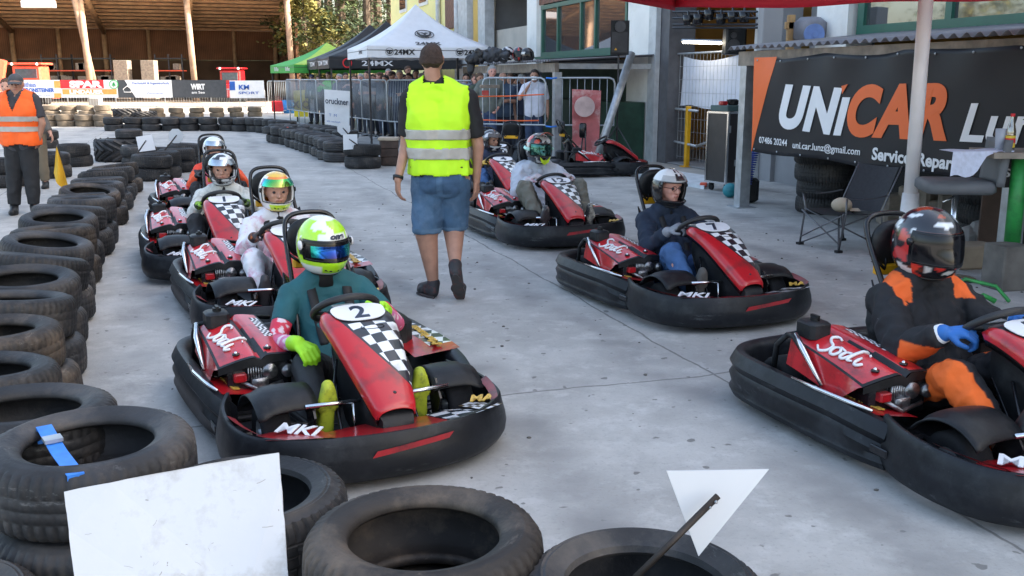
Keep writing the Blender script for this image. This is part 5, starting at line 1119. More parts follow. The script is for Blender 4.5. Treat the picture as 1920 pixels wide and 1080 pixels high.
# yellow, white and green sign panels by the track corner
def panel(pts, label, m, th=.02, name='sign_panel'):
    pts = [Vector(p) for p in pts]; base = V(pts[0].x, pts[0].y, 0); e = empty(name, label, 'sign', base); b = MB(); b.poly([p - base for p in pts], (0, th, 0)); b.build('panel', m, e); return e
e = panel([at(552, 219, 36), at(578, 219, 36), at(577, 168, 36), at(550, 170, 36)], 'bright yellow sign panel with dark letters right of the red crate', mat('yellow sign', (.80, .62, .03), .6)); text('lettering', 'X Q', .35, M_BRN, e, at(564, 197, 35.9) - e.location, (1, 0, 0), ZV, bold=.01)
e = panel([at(579, 220, 35), at(593, 222, 35), at(591, 150, 35), at(577, 152, 35)], 'tall anthracite sign with white lower panel', M_ANTH); b = MB(); b.poly([at(582, 212, 34.9) - e.location, at(592, 213, 34.9) - e.location, at(591, 171, 34.9) - e.location, at(581, 171, 34.9) - e.location], (0, -.01, 0)); b.build('white_panel', M_WHITE, e); text('lettering', 'DACH', .12, M_BLUEP, e, at(586.5, 205, 34.8) - e.location, (1, 0, 0), ZV, width=.17)
c_ = at(586.5, 186, 34.8) - e.location; b = MB(); b.tube([c_ + V(-.08, 0, -.12), c_ + V(-.08, 0, .1), c_ + V(0, 0, .2), c_ + V(.08, 0, .1), c_ + V(.08, 0, -.12)], .01, 4); b.build('emblem', M_NAVY, e)
e = panel([at(609, 233, 25.6), at(655, 240, 25.5), at(656, 171, 25.5), at(608, 167.5, 25.6)], 'white sponsor board with black rounded lettering leaning before the barriers', M_WHITE)
c_ = at(631.5, 190, 25.45) - e.location; text('lettering', 'oruckner', .22, M_NAVY, e, c_, (1, 0, -.09), ZV, width=.60, bold=.004)
text('lettering', 'T  M', .10, M_BLUEP, e, at(624, 216, 25.45) - e.location, (1, 0, -.09), ZV, width=.2); text('lettering', 'kfz technik', .06, M_BLUEP, e, at(626, 228, 25.45) - e.location, (1, 0, -.1), ZV, width=.36)
b = MB(); b.bbox(gnd(521, 213) + V(0, .6, .32), (.75, .5, .5), .05); tag(b.build('crate', M_SPR), 'red plastic crate behind the far barrier', 'crate')
b = MB(); b.cyl(gnd(539, 213) + V(0, .5, .3), .28, .62, 18, r2=.34); tag(b.build('bucket', mat('blue bucket', (.05, .25, .6), .5), smooth=True), 'light blue bucket beside the red crate', 'bucket')
# ------------------------------------------------------------------ pop-up tents
def tent(label, corner, yaw, w, d, ze, zp, m, val=.24, group='pop-up tents', frame=M_DARKM):
    """corner: near left corner; the front runs along yaw."""
    X = V(math.cos(yaw), math.sin(yaw), 0); Y = V(-X.y, X.x, 0); e = empty('pop_up_tent', label, 'tent', V(corner[0], corner[1], 0), 0, group); b = MB(); c = X * w / 2 + Y * d / 2
    C4 = [V(0, 0, 0), X * w, X * w + Y * d, Y * d]
    for i in range(4):
        p, q = C4[i], C4[(i + 1) % 4]
        def f(u, v, p=p, q=q):
            e_ = p.lerp(q, u); g_ = e_.lerp(c, v); z = ze + (zp - ze) * (.62 * v + .38 * v ** 2.6) - .05 * math.sin(u * PI) * (1 - v) * 1.0; return g_ + ZV * z
        b.grid(f, 12, 14)
    co = b.build('canopy', m, e, smooth=True); sharp(co.data, 25)
    md = co.modifiers.new('t', 'SOLIDIFY'); md.thickness = .004
    b = MB()
    for i in range(4):
        p, q = C4[i], C4[(i + 1) % 4]; nn_ = (q - p).cross(ZV).normalized() * .006
        b.grid(lambda u, v, p=p, q=q: p.lerp(q, u) + nn_ + ZV * (ze - .05 * math.sin(u * PI) * (v) - val * (1 - v) + .006 * math.sin(u * 40) * (1 - v)) , 16, 3)
    vo = b.build('valance', m, e); md = vo.modifiers.new('t', 'SOLIDIFY'); md.thickness = .004
    for q in C4: b = MB(); q = q + (c - q) * .03; b.box(q + ZV * (ze - .02) / 2, (.045, .045, ze - .02), yaw); b.box(q + ZV * .01, (.12, .12, .02), yaw); b.build('leg', frame, e)
    b = MB(); b.tube([C4[0] + ZV * (ze - .08), c + ZV * (zp - .5), C4[2] + ZV * (ze - .08)], .015, 5); b.tube([C4[1] + ZV * (ze - .08), c + ZV * (zp - .5), C4[3] + ZV * (ze - .08)], .015, 5)
    for i in range(4): b.tube([C4[i] + ZV * (ze - .1), C4[(i + 1) % 4] + ZV * (ze - .1)], .012, 5)
    b.build('frame', frame, e); return e, X, Y, c
M_TW = mat('white tent fabric', (.76, .77, .80), .7, var=.04); M_TB = mat('black tent fabric', (.015, .016, .02), .55, var=.15); M_TG = mat('green tent fabric', (.06, .36, .06), .65, var=.06); M_TG_LIT = mat('sunlit green tent fabric', (.42, .62, .10), .65, var=.06); M_TR = mat('red canopy fabric', (.55, .015, .04), .6, var=.06)
def mask(e, c, X, Y, r, m):      # round emblem with a dark eye mask
    n_ = X.cross(Y); b = MB(); b.tube([c + X * r * math.cos(q) * 1.15 + Y * r * math.sin(q) for q in [2 * PI * i / 32 for i in range(32)]], r * .05, 5, closed=True)
    pts = [(-.85, .55), (-.55, .35), (-.2, .42), (0, .30), (.2, .42), (.55, .35), (.85, .55), (.9, .05), (.55, -.45), (.2, -.62), (0, -.68), (-.2, -.62), (-.55, -.45), (-.9, .05)]
    b.poly([c + X * x * r + Y * y * r for x, y in pts], n_ * .006); o = b.build('emblem', m, e)
    b = MB()
    for s in (-1, 1): b.poly([c + n_ * .009 + X * x * r * s + Y * y * r for x, y in ((.12, -.12), (.62, .10), (.5, -.14), (.2, -.22))][::s], n_ * .004)
    b.build('eyes', M_WHITE, e)
YN = math.atan2(N.y, N.x)
cW = at(689, 108, 23.0)
e, X, Y, c = tent('white pop-up tent with a black mask emblem on its canopy', (cW.x, cW.y), YN, 3.0, 3.0, 2.36, 3.42, M_TW, .27)
for x in (.52, 2.22): mask(e, X * x - Y * .02 + ZV * 2.225, X, ZV, .085, M_BLK); text('lettering', '24MX', .17, M_BLK, e, X * (x + .36) - Y * .022 + ZV * 2.22, X, ZV, width=.50, bold=.004)
v_ = .33; z_ = 2.36 + 1.06 * (.62 * v_ + .38 * v_ ** 2.6); SL = (Y * 1.5 + ZV * 1.06 * (.62 + .38 * 2.6 * v_ ** 1.6)).normalized()
mask(e, X * 1.5 + Y * 1.5 * (v_ + .05) + ZV * (z_ + .06), X, SL, .20, M_BLK)
v_ = .12; z_ = 2.36 + 1.06 * (.62 * v_ + .38 * v_ ** 2.6); text('lettering', '24MX', .2, M_BLK, e, X * 1.5 + Y * 1.5 * (v_) + ZV * (z_ - .01), X, (Y * 1.5 + ZV * .75), width=.62, bold=.004)
text('lettering', '24MX', .13, M_NAVY, e, -X * .015 + Y * .9 + ZV * 2.23, -Y, ZV, width=.5)
cB = at(617, 107, 30.5)
e, X, Y, c = tent('near black pop-up tent behind the white tent', (cB.x, cB.y), YN, 4.2, 3.0, 2.28, 3.45, M_TB, .36)
for x, s in ((1.5, '24MX'),): text('lettering', s, .22, M_WHITE, e, X * x - Y * .03 + ZV * 2.08, X, ZV, width=1.0, bold=.004)
text('lettering', 'TDM TDM', .2, M_WHITE, e, -X * .03 + Y * 1.4 + ZV * 2.1, -Y, ZV, width=2.4, bold=.004)
q = X * .55 - Y * .03 + ZV * 2.08; b = MB(); b.tube([q + X * .13 * math.cos(a) + ZV * .13 * math.sin(a) for a in [2 * PI * i / 20 for i in range(20)]], .02, 5, closed=True); b.build('emblem', M_SPR, e)
cB2 = V(cB.x, cB.y, 0) + A * 3.1; e, X, Y, c = tent('far black pop-up tent touching the near black one', (cB2.x, cB2.y), YN, 4.2, 3.0, 2.28, 3.5, M_TB, .36); text('lettering', 'TDM', .2, M_WHITE, e, -X * .03 + Y * 1.2 + ZV * 2.1, -Y, ZV, width=1.4, bold=.004)
cG = at(552, 137, 36); e, X, Y, c = tent('green pop-up tent with a sunlit lime front beside the hangar', (cG.x, cG.y), YN + R(10), 3.6, 3.4, 2.12, 2.98, M_TG, .3)
e.children[0].data.materials.append(M_TG_LIT)
for p_ in e.children[0].data.polygons:
    if p_.index < 168: p_.material_index = 1  # front slope coloured lime, standing in for sun through the green fabric
for y_ in (.8, 2.4): text('lettering', 'life', .22, M_WHITE, e, -X * .03 + Y * y_ + ZV * 1.97, -Y, ZV, width=.6)
# red canopy overhead on a white pole
pc = V(3.56, 8.45, 0); ca = V(1.56, 9.55, 0); dx = (pc - ca).normalized()
e = empty('red_canopy', 'red canopy edge overhead at the top right, held by a white pole', 'canopy', ca); bk = V(dx.y, -dx.x, 0) * 3.0
b = MB(); b.grid(lambda u, v: dx * 3.4 * u + bk * v * .5 + ZV * (2.40 + .9 * v - .02 * math.sin(u * PI)), 12, 4); b.grid(lambda u, v: dx * 3.4 * (.5 - (.5 - u) * 1) + bk * (1 - v * .5) + ZV * (2.40 + .9 * v), 8, 4); b.grid(lambda u, v: dx * 1.7 * v + bk * (u + (.5 - u) * v) + ZV * (2.40 + .9 * v), 8, 4)
b.grid(lambda u, v: dx * 3.4 * u + ZV * (2.24 + .16 * v + .012 * math.sin(u * 14) * (1 - v) + .03 * (1 - v) * (1 - min(1, u * 8))), 24, 3); b.grid(lambda u, v: bk * u + ZV * (2.24 + .16 * v), 24, 3); o = b.build('canopy_fabric', M_TR, e, smooth=True); md = o.modifiers.new('t', 'SOLIDIFY'); md.thickness = .004
b = MB(); pt, pq = at(1741, -60, 8.1) - ca, at(1707, 370, 8.1) - ca; b.tube([pq, pt], .057, 16); po = b.build('pole', mat('white painted pole', (.80, .76, .76), .35, var=.04), e, smooth=True)
b = MB(); pr = at(1703, 440, 8.1) - ca; pz = V(pr.x - .05, pr.y, .02); b.tube([pq + (pt - pq) * .02, pr, pz], [.066, .090, .095], 16); b.build('pole_sleeve', mat('white plastic sleeve', (.75, .76, .78), .4), po, smooth=True)
# ------------------------------------------------------------------ props on the right
e = empty('loudspeaker', 'black loudspeaker on its stand in front of the green framed window', 'loudspeaker', at(1160, 103, 18)); b = MB(); b.poly([V(-.17, -.17, 0), V(.17, -.12, 0), V(.17, .17, 0), V(-.13, .17, 0)], (0, 0, .60)); b.build('cabinet', M_PLA, e); b = MB(); b.grid(lambda u, v: V(-.15 + .29 * u, -.178 + .045 * u, .04 + .36 * v), 4, 4); b.cyl((-.0, -.165, .49), .1, .03, 16, axis='Y'); b.build('grille', M_DARKM, e); b = MB(); b.poly([V(-.10, -.185, .08), V(-.05, -.178, .08), V(-.075, -.182, .12)], (0, -.004, 0)); b.build('badge', M_YEL, e)
sp0 = at(1160, 103, 18); e = empty('speaker_stand', 'thin black tripod stand carrying the loudspeaker', 'speaker stand', (sp0.x, 18, 0)); b = MB(); b.tube([(0, 0, .35), (0, 0, sp0.z)], .017, 8); b.build('pole', M_DARKM, e)
for a_ in (200, 320, 80): b = MB(); b.tube([(0, 0, .75), (.55 * math.cos(R(a_)), .55 * math.sin(R(a_)), .02)], .013, 6); b.build('leg', M_DARKM, e)
e = empty('leaning_board', 'weathered red square board with a pale round disc leaning by the barrier', 'panel', at(1100, 318, 17.4).xy.to_3d()); b = MB(); y0 = 17.4; pts = [at(1074, 290, y0), at(1122, 292, y0), at(1127, 170, y0 + .2), at(1073, 167, y0 + .2)]; pts[0].z = pts[1].z = .12
b.poly([p - e.location for p in pts], (0, .05, 0)); b.build('plate', mat('faded red paint', (.42, .10, .10), .6, var=.3, vs=4, dirt=(.62, .48, .45), dirt_amt=.8, ds=2.5), e)
cc = at(1096, 200, y0) - e.location; b = MB(); b.cyl(cc + V(0, -.02, 0), .18, .06, 28, axis='Y'); b.build('disc', mat('pink grey disc', (.50, .36, .34), .6, var=.2, vs=6), e)
e2 = empty('spade', 'black spade head on bent handles leaning at the red panel', 'tool', at(1092, 290, 17.0).xy.to_3d()); b = MB(); b.bbox((0, -.02, .72), (.13, .04, .26), .05); b.tube([(0, -.02, .6), (-.03, -.06, .35), (-.08, -.1, .05)], .014, 6); b.tube([(.04, -.02, .8), (.05, -.06, .35), (0, -.1, .05)], .014, 6); b.build('tool_body', M_GLOSSB, e2, smooth=True)
b = MB(); b.tube([at(1184, 100, 18.3), at(1116, 308, 17.3)], .075, 16); tag(b.build('drain_pipe', M_STEEL, smooth=True), 'grey pipe leaning diagonally from the window ledge to the ground', 'pipe')
e = empty('barrier_rail', 'yellow posts with grey scaffold rails before the stage gate', 'railing', sn(7, 2)); w0 = e.location
for u_, vt, vb in ((1237, 200, 298), (1287, 199, 313)):
    p = gnd(u_, vb); tz = at(u_, vt, p.y).z; b = MB(); b.bbox(p - w0 + ZV * tz / 2, (.085, .085, tz), .01, YAW); b.bbox(p - w0 + ZV * .01, (.2, .2, .02), .01, YAW); b.build('yellow_post', M_YEL, e)
pA, pB = gnd(1237, 298), gnd(1287, 313); dd = (pB - pA); b = MB()
for z in (1.04, .42): b.tube([pA - w0 - dd * .55 + ZV * z, pB - w0 + dd * .3 + ZV * z], .024, 8)
b.tube([pB - w0 + dd * .3 + ZV * .42, pB - w0 + dd * .9 + ZV * .62], .024, 8); b.build('rail', M_STEEL, e, smooth=True)
# flight case
fc = V(3.02, 14.05, 0) + N * .16; e = empty('flight_case', 'tall dark flight case with silver edges on castors before the stage gate', 'flight case', fc, YAW - PI / 2 + R(8)); b = MB(); b.bbox((0, 0, .63), (.46, .46, 1.0), .006); b.build('case_body', mat('dark brown laminate', (.035, .030, .030), .4, var=.2), e)
b = MB()
for x in (-1, 1):
    for y in (-1, 1): b.box((.232 * x, .232 * y, .63), (.03, .03, 1.02))
for z in (.13, 1.13):
    for q in (-1, 1): b.box((0, .232 * q, z), (.44, .028, .028)); b.box((.232 * q, 0, z), (.028, .44, .028))
b.build('edge_trim', M_CHROME, e)
b = MB(); b.box((-.05, -.238, .42), (.09, .012, .09)); b.box((.20, -.236, .9), (.06, .014, .1)); b.box((.20, -.236, .35), (.06, .014, .1)); b.box((-.21, -.236, .9), (.05, .014, .1)); b.build('latch', M_STEEL, e)
for x in (-.17, .17):
    for y in (-.17, .17): b = MB(); b.cyl((x, y, .05), .05, .03, 14, axis='X'); b.box((x, y, .1), (.05, .05, .04)); b.build('castor', M_RUB, e)
e = empty('toolbox', 'green tool tray with black and red gear on top of the flight case', 'tray', fc + ZV * 1.15, YAW - PI / 2 + R(8)); b = MB(); b.bbox((0, 0, .04), (.46, .4, .08), .01); b.build('tray', mat('slate green plastic', (.05, .09, .09), .5), e); b = MB(); b.bbox((.02, 0, .12), (.14, .14, .09), .03); b.cyl((-.02, 0, .14), .06, .04, 14); b.build('gear', M_PLA, e); b = MB(); b.bbox((-.14, .02, .11), (.12, .1, .06), .02); b.build('red_gear', M_RED, e)
# white cloth on mesh panel and stage gear
e = empty('mesh_fence', 'wire mesh fence panel draped with a white cloth across the stage gate', 'fence', sn(4, 2.3)); w0 = e.location; sA, zA = onw(1277, 106, 2.25); sB, zB = onw(1383, 106, 2.25); zb_ = onw(1330, 202, 2.25)[1]
b = MB(); b.grid(lambda u, v: sn(sA + (sB - sA) * u + .05 * (1 - v) * (1 - u), 2.3 + .02 * math.sin(u * 14 + v), zb_ + (zA - zb_) * v - .09 * math.sin(u * PI) * v + .03 * math.sin(u * 9) * (1 - v)) - w0, 24, 12); b.build('cloth', mat('white cloth', (.66, .68, .76), .8, var=.05), e, smooth=True)
b = MB()
for i in range(17): s = sA + (sB - sA) * i / 16; b.tube([sn(s, 2.24, .1) - w0, sn(s, 2.24, zA + .05) - w0], .0035, 4)
for i in range(9): z = .15 + (zA - .1) * i / 8; b.tube([sn(sA, 2.235, z) - w0, sn(sB, 2.235, z) - w0], .0035, 4)
b.tube([sn(sA + .1, 2.24, zA + .05) - w0, sn(sB - .2, 2.24, zA + .05) - w0], .02, 6); b.build('mesh', M_STEEL, e)
e = empty('fluorescent_lamp', 'lit fluorescent tube lamp inside the stage gate', 'lamp', at(1316, 80, 17.6)); b = MB(); b.tube([at(1281, 79, 17.8) - e.location, at(1352, 81, 17.0) - e.location], .02, 8); b.build('tube', mat('lit tube', (1, .90, .72), .5, var=0, emit=9), e); b = MB(); b.tube([at(1279, 76, 17.8) - e.location + V(0, .03, 0), at(1354, 78, 17.0) - e.location + V(0, .03, 0)], .03, 4); b.build('housing', M_STEEL, e)
e = empty('lighting_truss', 'dark lighting truss with stage lamps hanging under the gate head', 'truss', at(1340, 30, 16.6)); w0 = e.location; b = MB()
for v in (22, 34, 46, 52): b.tube([at(1262, v, 17.6) - w0, at(1420, v, 15.4) - w0], .018, 5)
for i in range(12): u = 1262 + 13 * i; b.tube([at(u, 20, 17.6 - .18 * i) - w0, at(u + 13, 36, 17.4 - .18 * i) - w0], .01, 4)
b.build('truss_frame', M_DARKM, e)
for i, (u, v) in enumerate(((1290, 38), (1310, 36), (1330, 28), (1352, 36), (1374, 32), (1396, 32))): b = MB(); p = at(u, v, 17.0 - .25 * i) - w0; b.cyl(p, .07, .16, 12, r2=.09); b.tube([p, p + ZV * .15], .02, 5); b.build('stage_lamp', M_GLOSSB, e, smooth=True)
b = MB(); b.bbox(at(1377, 78, 16.4), (.34, .3, .42), .03); o = b.build('loudspeaker', M_PLA); tag(o, 'black loudspeaker inside the stage gate right of the lit lamp', 'loudspeaker'); b = MB(); b.cyl(at(1376, 85, 16.23), .1, .02, 16, axis='Y'); b.cyl(at(1376, 66, 16.23), .05, .02, 12, axis='Y'); b.build('speaker_cone', M_DARKM, o)
# alcove: drum of blue hose, grey boxes, wood
e = empty('cable_drum', 'grey sack with a blue round drum on the ledge above the banner shed', 'drum', at(1523, 78, 13.9)); b = MB(); b.bbox((0, .15, .16), (.42, .4, .36), .12); b.build('sack', mat('grey sack', (.22, .22, .25), .8), e, angle=60); b = MB(); b.cyl((0, -.06, .10), .14, .05, 24, axis='Y'); b.cyl((0, -.09, .10), .045, .03, 16, axis='Y'); b.build('drum', mat('blue drum', (.16, .25, .52), .5), e, angle=40)
b = MB(); b.bbox(at(1482, 62, 14.2), (.1, .1, .5), .01); b.bbox(at(1492, 48, 14.2), (.3, .1, .1), .01); tag(b.build('wood_pieces', mat('pale timber pieces', (.5, .3, .13), .7)), 'pale timber pieces standing beside the blue drum', 'timber')
b = MB(); b.bbox(at(1444, 52, 14.0) , (.28, .3, .62), .01); tag(b.build('wall_cabinet', M_WALLG), 'light grey cabinet on the wall left of the timber pieces', 'cabinet')
# helmets and jackets on the lean-to roof
sx = onw(950, 108, .4)
for u_, v_, r_, c_, l_ in ((900, 106, .17, M_BLK, 'black jacket bundle'), (928, 103, .15, M_ANTH, 'grey and red jacket bundle')):
    p = at(u_, v_, 20.2); C = [(p + V(random.uniform(-.24, .24), random.uniform(-.14, .14), random.uniform(-.10, .0)), random.uniform(.03, .08), p + V(random.uniform(-.14, .14), random.uniform(-.12, .12), random.uniform(-.04, .12)), random.uniform(.02, .06)) for _ in range(22)]; o = part('jacket_pile', fuse(C, .02, 1, .02, 8), c_, None); tag(o, f'{l_} lying on the lean-to roof', 'clothing')
p = at(884, 112, 20.2); o = part('jacket_pile', fuse([(p, .09, p - V(.02, .1, .22), .06), (p + V(.1, 0, .06), .08, p - V(.05, .06, .0), .08)], .02, 1, .015, 8), M_BLK, None); tag(o, 'black jacket hanging over the lean-to roof edge', 'clothing')
def loose_helmet(p, yaw, pf, label):
    e = empty('helmet_on_roof', label, 'helmet', p); helmet(e, V(0, 0, 0), V(math.cos(yaw), math.sin(yaw), 0), ZV, pf, 'closed'); return e
loose_helmet(at(952, 100, 20.3), -2.4, lambda a, e_, q: (.6, .62, .66) if math.sin(a * .06 + e_ * .1) > .1 else (.02, .02, .03), 'white and black helmet on the lean-to roof')
loose_helmet(at(972, 101, 20.2), -1.3, lambda a, e_, q: (.03, .03, .035) if math.sin(a * .09) > -.7 else (.5, .03, .02), 'black helmet with red stripe on the lean-to roof')
loose_helmet(at(988, 102, 20.1), -.6, lambda a, e_, q: (.02, .018, .02) if abs(e_ - 10) > 9 else (.6, .6, .6), 'black helmet with white emblem at the right end of the roof pile')
# small props under the banner
e = empty('air_hose', 'coiled blue air hose hanging beside the lean-to post', 'hose', gnd(1408, 352)); b = MB(); p0, p1 = at(1416, 283, 12.9) - e.location, at(1402, 345, 12.4) - e.location; b.tube([p0.lerp(p1, t / 160) + V(.045 * math.cos(t * .55), .045 * math.sin(t * .55), 0) for t in range(161)], .010, 5); b.build('coil', mat('blue hose', (.02, .05, .30), .4), e, smooth=True)
b = MB(); b.sph(gnd(1371, 372) + V(0, .1, .1), .10, 12); tag(b.build('ball', mat('teal plastic', (.02, .22, .26), .5), smooth=True), 'teal ball at the foot of the lean-to post', 'ball')
b = MB(); b.bbox(gnd(1408, 382) + V(0, .1, .17), (.22, .2, .32), .06); tag(b.build('bag', M_PLA), 'black bag on the ground right of the lean-to post', 'bag')
b = MB(); q = [gnd(*p) for p in ((1172, 327), (1320, 355), (1345, 338), (1215, 317))]; b.poly(q, (0, 0, .05)); o = b.build('white_ramp', mat('white painted board', (.62, .65, .68), .6)); tag(o, 'low white board lying on the ground before the flight case', 'board'); b = MB(); b.bbox(gnd(1176, 325) + ZV * .055, (.1, .12, .06), .01, -.3); b.bbox(gnd(1319, 353) + ZV * .055, (.1, .12, .06), .01, -.3); b.build('end_marker', M_CONE, o)
e = empty('tyre_block', 'dark brown block pile with a pale slab on top beside the tyre row', 'blocks', gnd(728, 312)); b = MB()
for i in range(3): b.bbox((0, .2, .09 + .155 * i), (.34, .34, .15), .02, .1 * i)
b.build('blocks', mat('dark brown blocks', (.07, .045, .035), .8, var=.4), e); b = MB(); b.bbox((0, .2, .5), (.38, .36, .06), .02); b.build('slab', mat('pale slab', (.42, .34, .26), .8), e)
# folding chair
fx = gnd(1575, 462); e = empty('folding_chair', 'black folding camping chair with grey legs and a beige cap lying on it', 'chair', fx, R(205)); e.scale = (1, .98, .77); M_FAB = mat('dark grey canvas', (.028, .028, .034), .85, var=.15, vs=30)
E_ = e; b = MB(); b.grid(lambda u, v: V(-.22 + .44 * v, -.25 + .5 * u, .44 - .05 * math.sin(u * PI) + .03 * v), 10, 8); b.build('seat', M_BLK, e, smooth=True)
b = MB(); b.grid(lambda u, v: V(-.22 - .20 * v, -.26 + .52 * u, .46 + .55 * v) + V(-.05 * math.sin(u * PI), 0, -.02 * math.sin(u * PI)), 10, 12); b.build('backrest', M_FAB, e, smooth=True)
b = MB()
for s in (-1, 1):
    b.tube([(.27, -.27 * s, .02), (-.2, .27 * s, .46)], .010, 6); b.tube([(-.27, -.27 * s, .02), (.24, .27 * s, .47)], .010, 6); b.tube([(.27, .27 * s, .02), (.22, .28 * s, .48), (.24, .30 * s, .66)], .010, 6); b.tube([(-.3, .27 * s, .02), (-.22, .28 * s, .46), (-.44, .28 * s, 1.02)], .008, 6); b.tube([(.27, -.27, .1), (.27, .27, .45)] if s > 0 else [(.27, .27, .1), (.27, -.27, .45)], .009, 6)
b.build('frame', mat('dark grey tube', (.16, .16, .17), .4, .6), e, smooth=True); b = MB()
for s in (-1, 1): b = MB(); b.grid(lambda u, v: V(.26 - .52 * u, (.30 - .03 + .06 * v) * s, .67 - .03 * math.sin(u * PI)), 8, 2); b.build('armrest', M_BLK, e)
b = MB()
for x in (-.28, .27):
    for y in (-.27, .27): b.box((x, y, .015), (.06, .05, .03))
b.build('foot_cap', M_BLK, e)
b = MB(); b.sph((0, 0, 0), .09, 10, 0, (1.1, 1, .8)); b.grid(lambda u, v: V(.06 + .1 * v, -.08 + .16 * u, -.05 + .02 * math.sin(u * PI)), 6, 3); tag(b.build('cap', mat('beige cloth', (.48, .40, .30), .9, var=.1, bump=.3), smooth=True, loc=fx + V(-.02, -.02, .41)), 'crumpled beige sun hat lying on the folding chair', 'hat')
# bar stool
bs_ = V(at(1795, 345, 7.7).x, 7.7, 0); e = empty('bar_stool', 'grey upholstered bar stool on a chrome column beneath the table', 'bar stool', bs_, R(170)); M_UPH = mat('grey upholstery', (.13, .135, .145), .6, var=.08)
sz = at(1790, 348, 7.7).z; b = MB(); b.bbox((0.02, 0, sz), (.52, .48, .10), .04); b.build('seat', M_UPH, e, angle=60); b = MB(); b.grid(lambda u, v: V(-.22 - .05 * math.sin(u * PI) - .03 * v, -.23 + .46 * u, sz + .02 + .36 * v), 10, 8); o = b.build('backrest', M_UPH, e, smooth=True); md = o.modifiers.new('t', 'SOLIDIFY'); md.thickness = .06; b = MB(); b.tube([(0, 0, .02), (0, 0, sz - .04)], .028, 14); b.tube([(0, 0, sz - .08), (.12, .1, sz - .12)], .008, 6); b.lathe([(.21, .0), (.21, .012), (.03, .03), (0, .03)], 32); b.build('column', M_CHROME, e, smooth=True)
# table with things on it
tb = at(1880, 283, 7.6); e = empty('high_table', 'high brown table with a green post and timber foot at the right edge', 'table', (tb.x, tb.y, 0)); tz = tb.z; b = MB(); b.box((.36, 0, tz - .02), (1.0, .6, .045), R(-8)); b.build('tabletop', M_WOODG, e)
b = MB(); p0, p1 = at(1914, 290, 7.5) - e.location, at(1897, 458, 7.5) - e.location; b.tube([p0, p1], .060, 14); b.build('green_post', mat('green painted steel', (.03, .28, .06), .45, var=.15, dirt=(.02, .12, .04), dirt_amt=.6, ds=8), e, smooth=True)
b = MB(); q0 = at(1893, 460, 7.3) - e.location; b.bbox((q0.x + .02, q0.y + .05, q0.z / 2), (.25, .25, q0.z), .012, R(12)); b.build('timber_foot', mat('dark weathered beam', (.14, .125, .11), .8, var=.35, vs=6, bump=.4, bs=25), e)
b = MB(); c0 = at(1785, 272, 7.35); c1 = at(1900, 268, 7.5)
def cl(u, v):
    p = c0.lerp(c1, u); p.z = tz + .012
    if v < .5: return p + V(0, .22 * (1 - v * 2), .0 + .004 * math.sin(u * 9))
    t = (v - .5) * 2; dr = min(1, max(0, (.58 - u) * 6)) + .0; return p + V(-.02 * t, -.03 - .03 * t, -.17 * t * dr - .012 * t + .012 * math.sin(u * 18) * t)
b.grid(cl, 16, 14); o = b.build('cloth', mat('white printed cloth', (.60, .64, .78), .8, var=.12, vs=25), smooth=True); tag(o, 'white printed cloth hanging over the table corner', 'cloth')
tp = at(1893, 274, 7.5); tp.z = tz + .006; e = empty('bottle', 'glass bottle with yellow label and red cap standing on the table', 'bottle', tp); b = MB(); b.lathe([(0, 0), (.036, 0), (.036, .15), (.028, .19), (.014, .24), (.013, .27)], 20); b.build('glass', glass('brown bottle glass', (.12, .09, .05)), e, smooth=True); b = MB(); b.lathe([(.0365, .03), (.0365, .12)], 20); lb = b.build('label', mat('yellow label', (.75, .55, .05), .5), e, smooth=True); b = MB(); b.lathe([(.0372, .065), (.0372, .10)], 20); b.build('red_band', M_SPR, lb, smooth=True); b = MB(); b.cyl((0, 0, .275), .016, .022, 14); b.build('cap', M_SPR, e)
tp = at(1874, 273, 7.55); tp.z = tz + .006; e = empty('beer_glass', 'empty drinking glass beside the bottle on the table', 'glass', tp); b = MB(); b.lathe([(0, .004), (.032, .004), (.042, .17), (.039, .17), (.029, .01), (0, .01)], 22); gm = mat('clear tumbler', (.62, .68, .78), .08, var=0, alpha=.45); b.build('tumbler', gm, e, smooth=True)
e = empty('sound_sign', 'black sign with white letters behind the green post', 'sign', at(1893, 320, 8.0)); b = MB(); b.box((.10, 0, 0), (.35, .02, .28)); b.build('panel', M_PLA, e); text('lettering', 'sound', .15, M_WHITE, e, (.165, -.015, .0), (1, 0, 0), ZV, width=.44)
b = MB(); b.box(at(1872, 405, 8.6), (.30, .05, .85), R(-15)); tag(b.build('brown_board', mat('brown board', (.09, .055, .04), .7, var=.2)), 'brown board leaning behind the timber foot of the table', 'board')
p = gnd(1838, 508); b = MB(); b.bbox(p + V(0, .2, .1), (.42, .3, .2), .03, .2); tag(b.build('cardboard_box', mat('cardboard', (.30, .23, .16), .8, var=.2)), 'flattened cardboard box on the ground behind the orange and black driver', 'box')
for i, (u, v, r_) in enumerate(((1815, 448, .11), (1835, 440, .12), (1856, 432, .09), (1812, 470, .12))): b = MB(); b.sph(at(u, v, 8.9), r_, 5, 0, (1, .8, 1.2)); tag(b.build('rubble_stone', M_CONC), f'{ORD[i]} grey rubble piece piled above the cardboard box', 'stone', 'rubble beneath the stool')
e = empty('green_frame', 'green metal foot frame lying on the ground behind the orange and black driver', 'frame', gnd(1845, 570)); b = MB(); b.tube([(-.12, .2, .10), (-.05, .22, .14), (.15, .15, .10), (.18, 0, .02)], .014, 6); b.tube([(-.08, 0, .02), (.0, .02, .06), (.08, .0, .02)], .02, 6); b.build('frame', mat('green painted steel', (.03, .28, .06)), e, smooth=True)
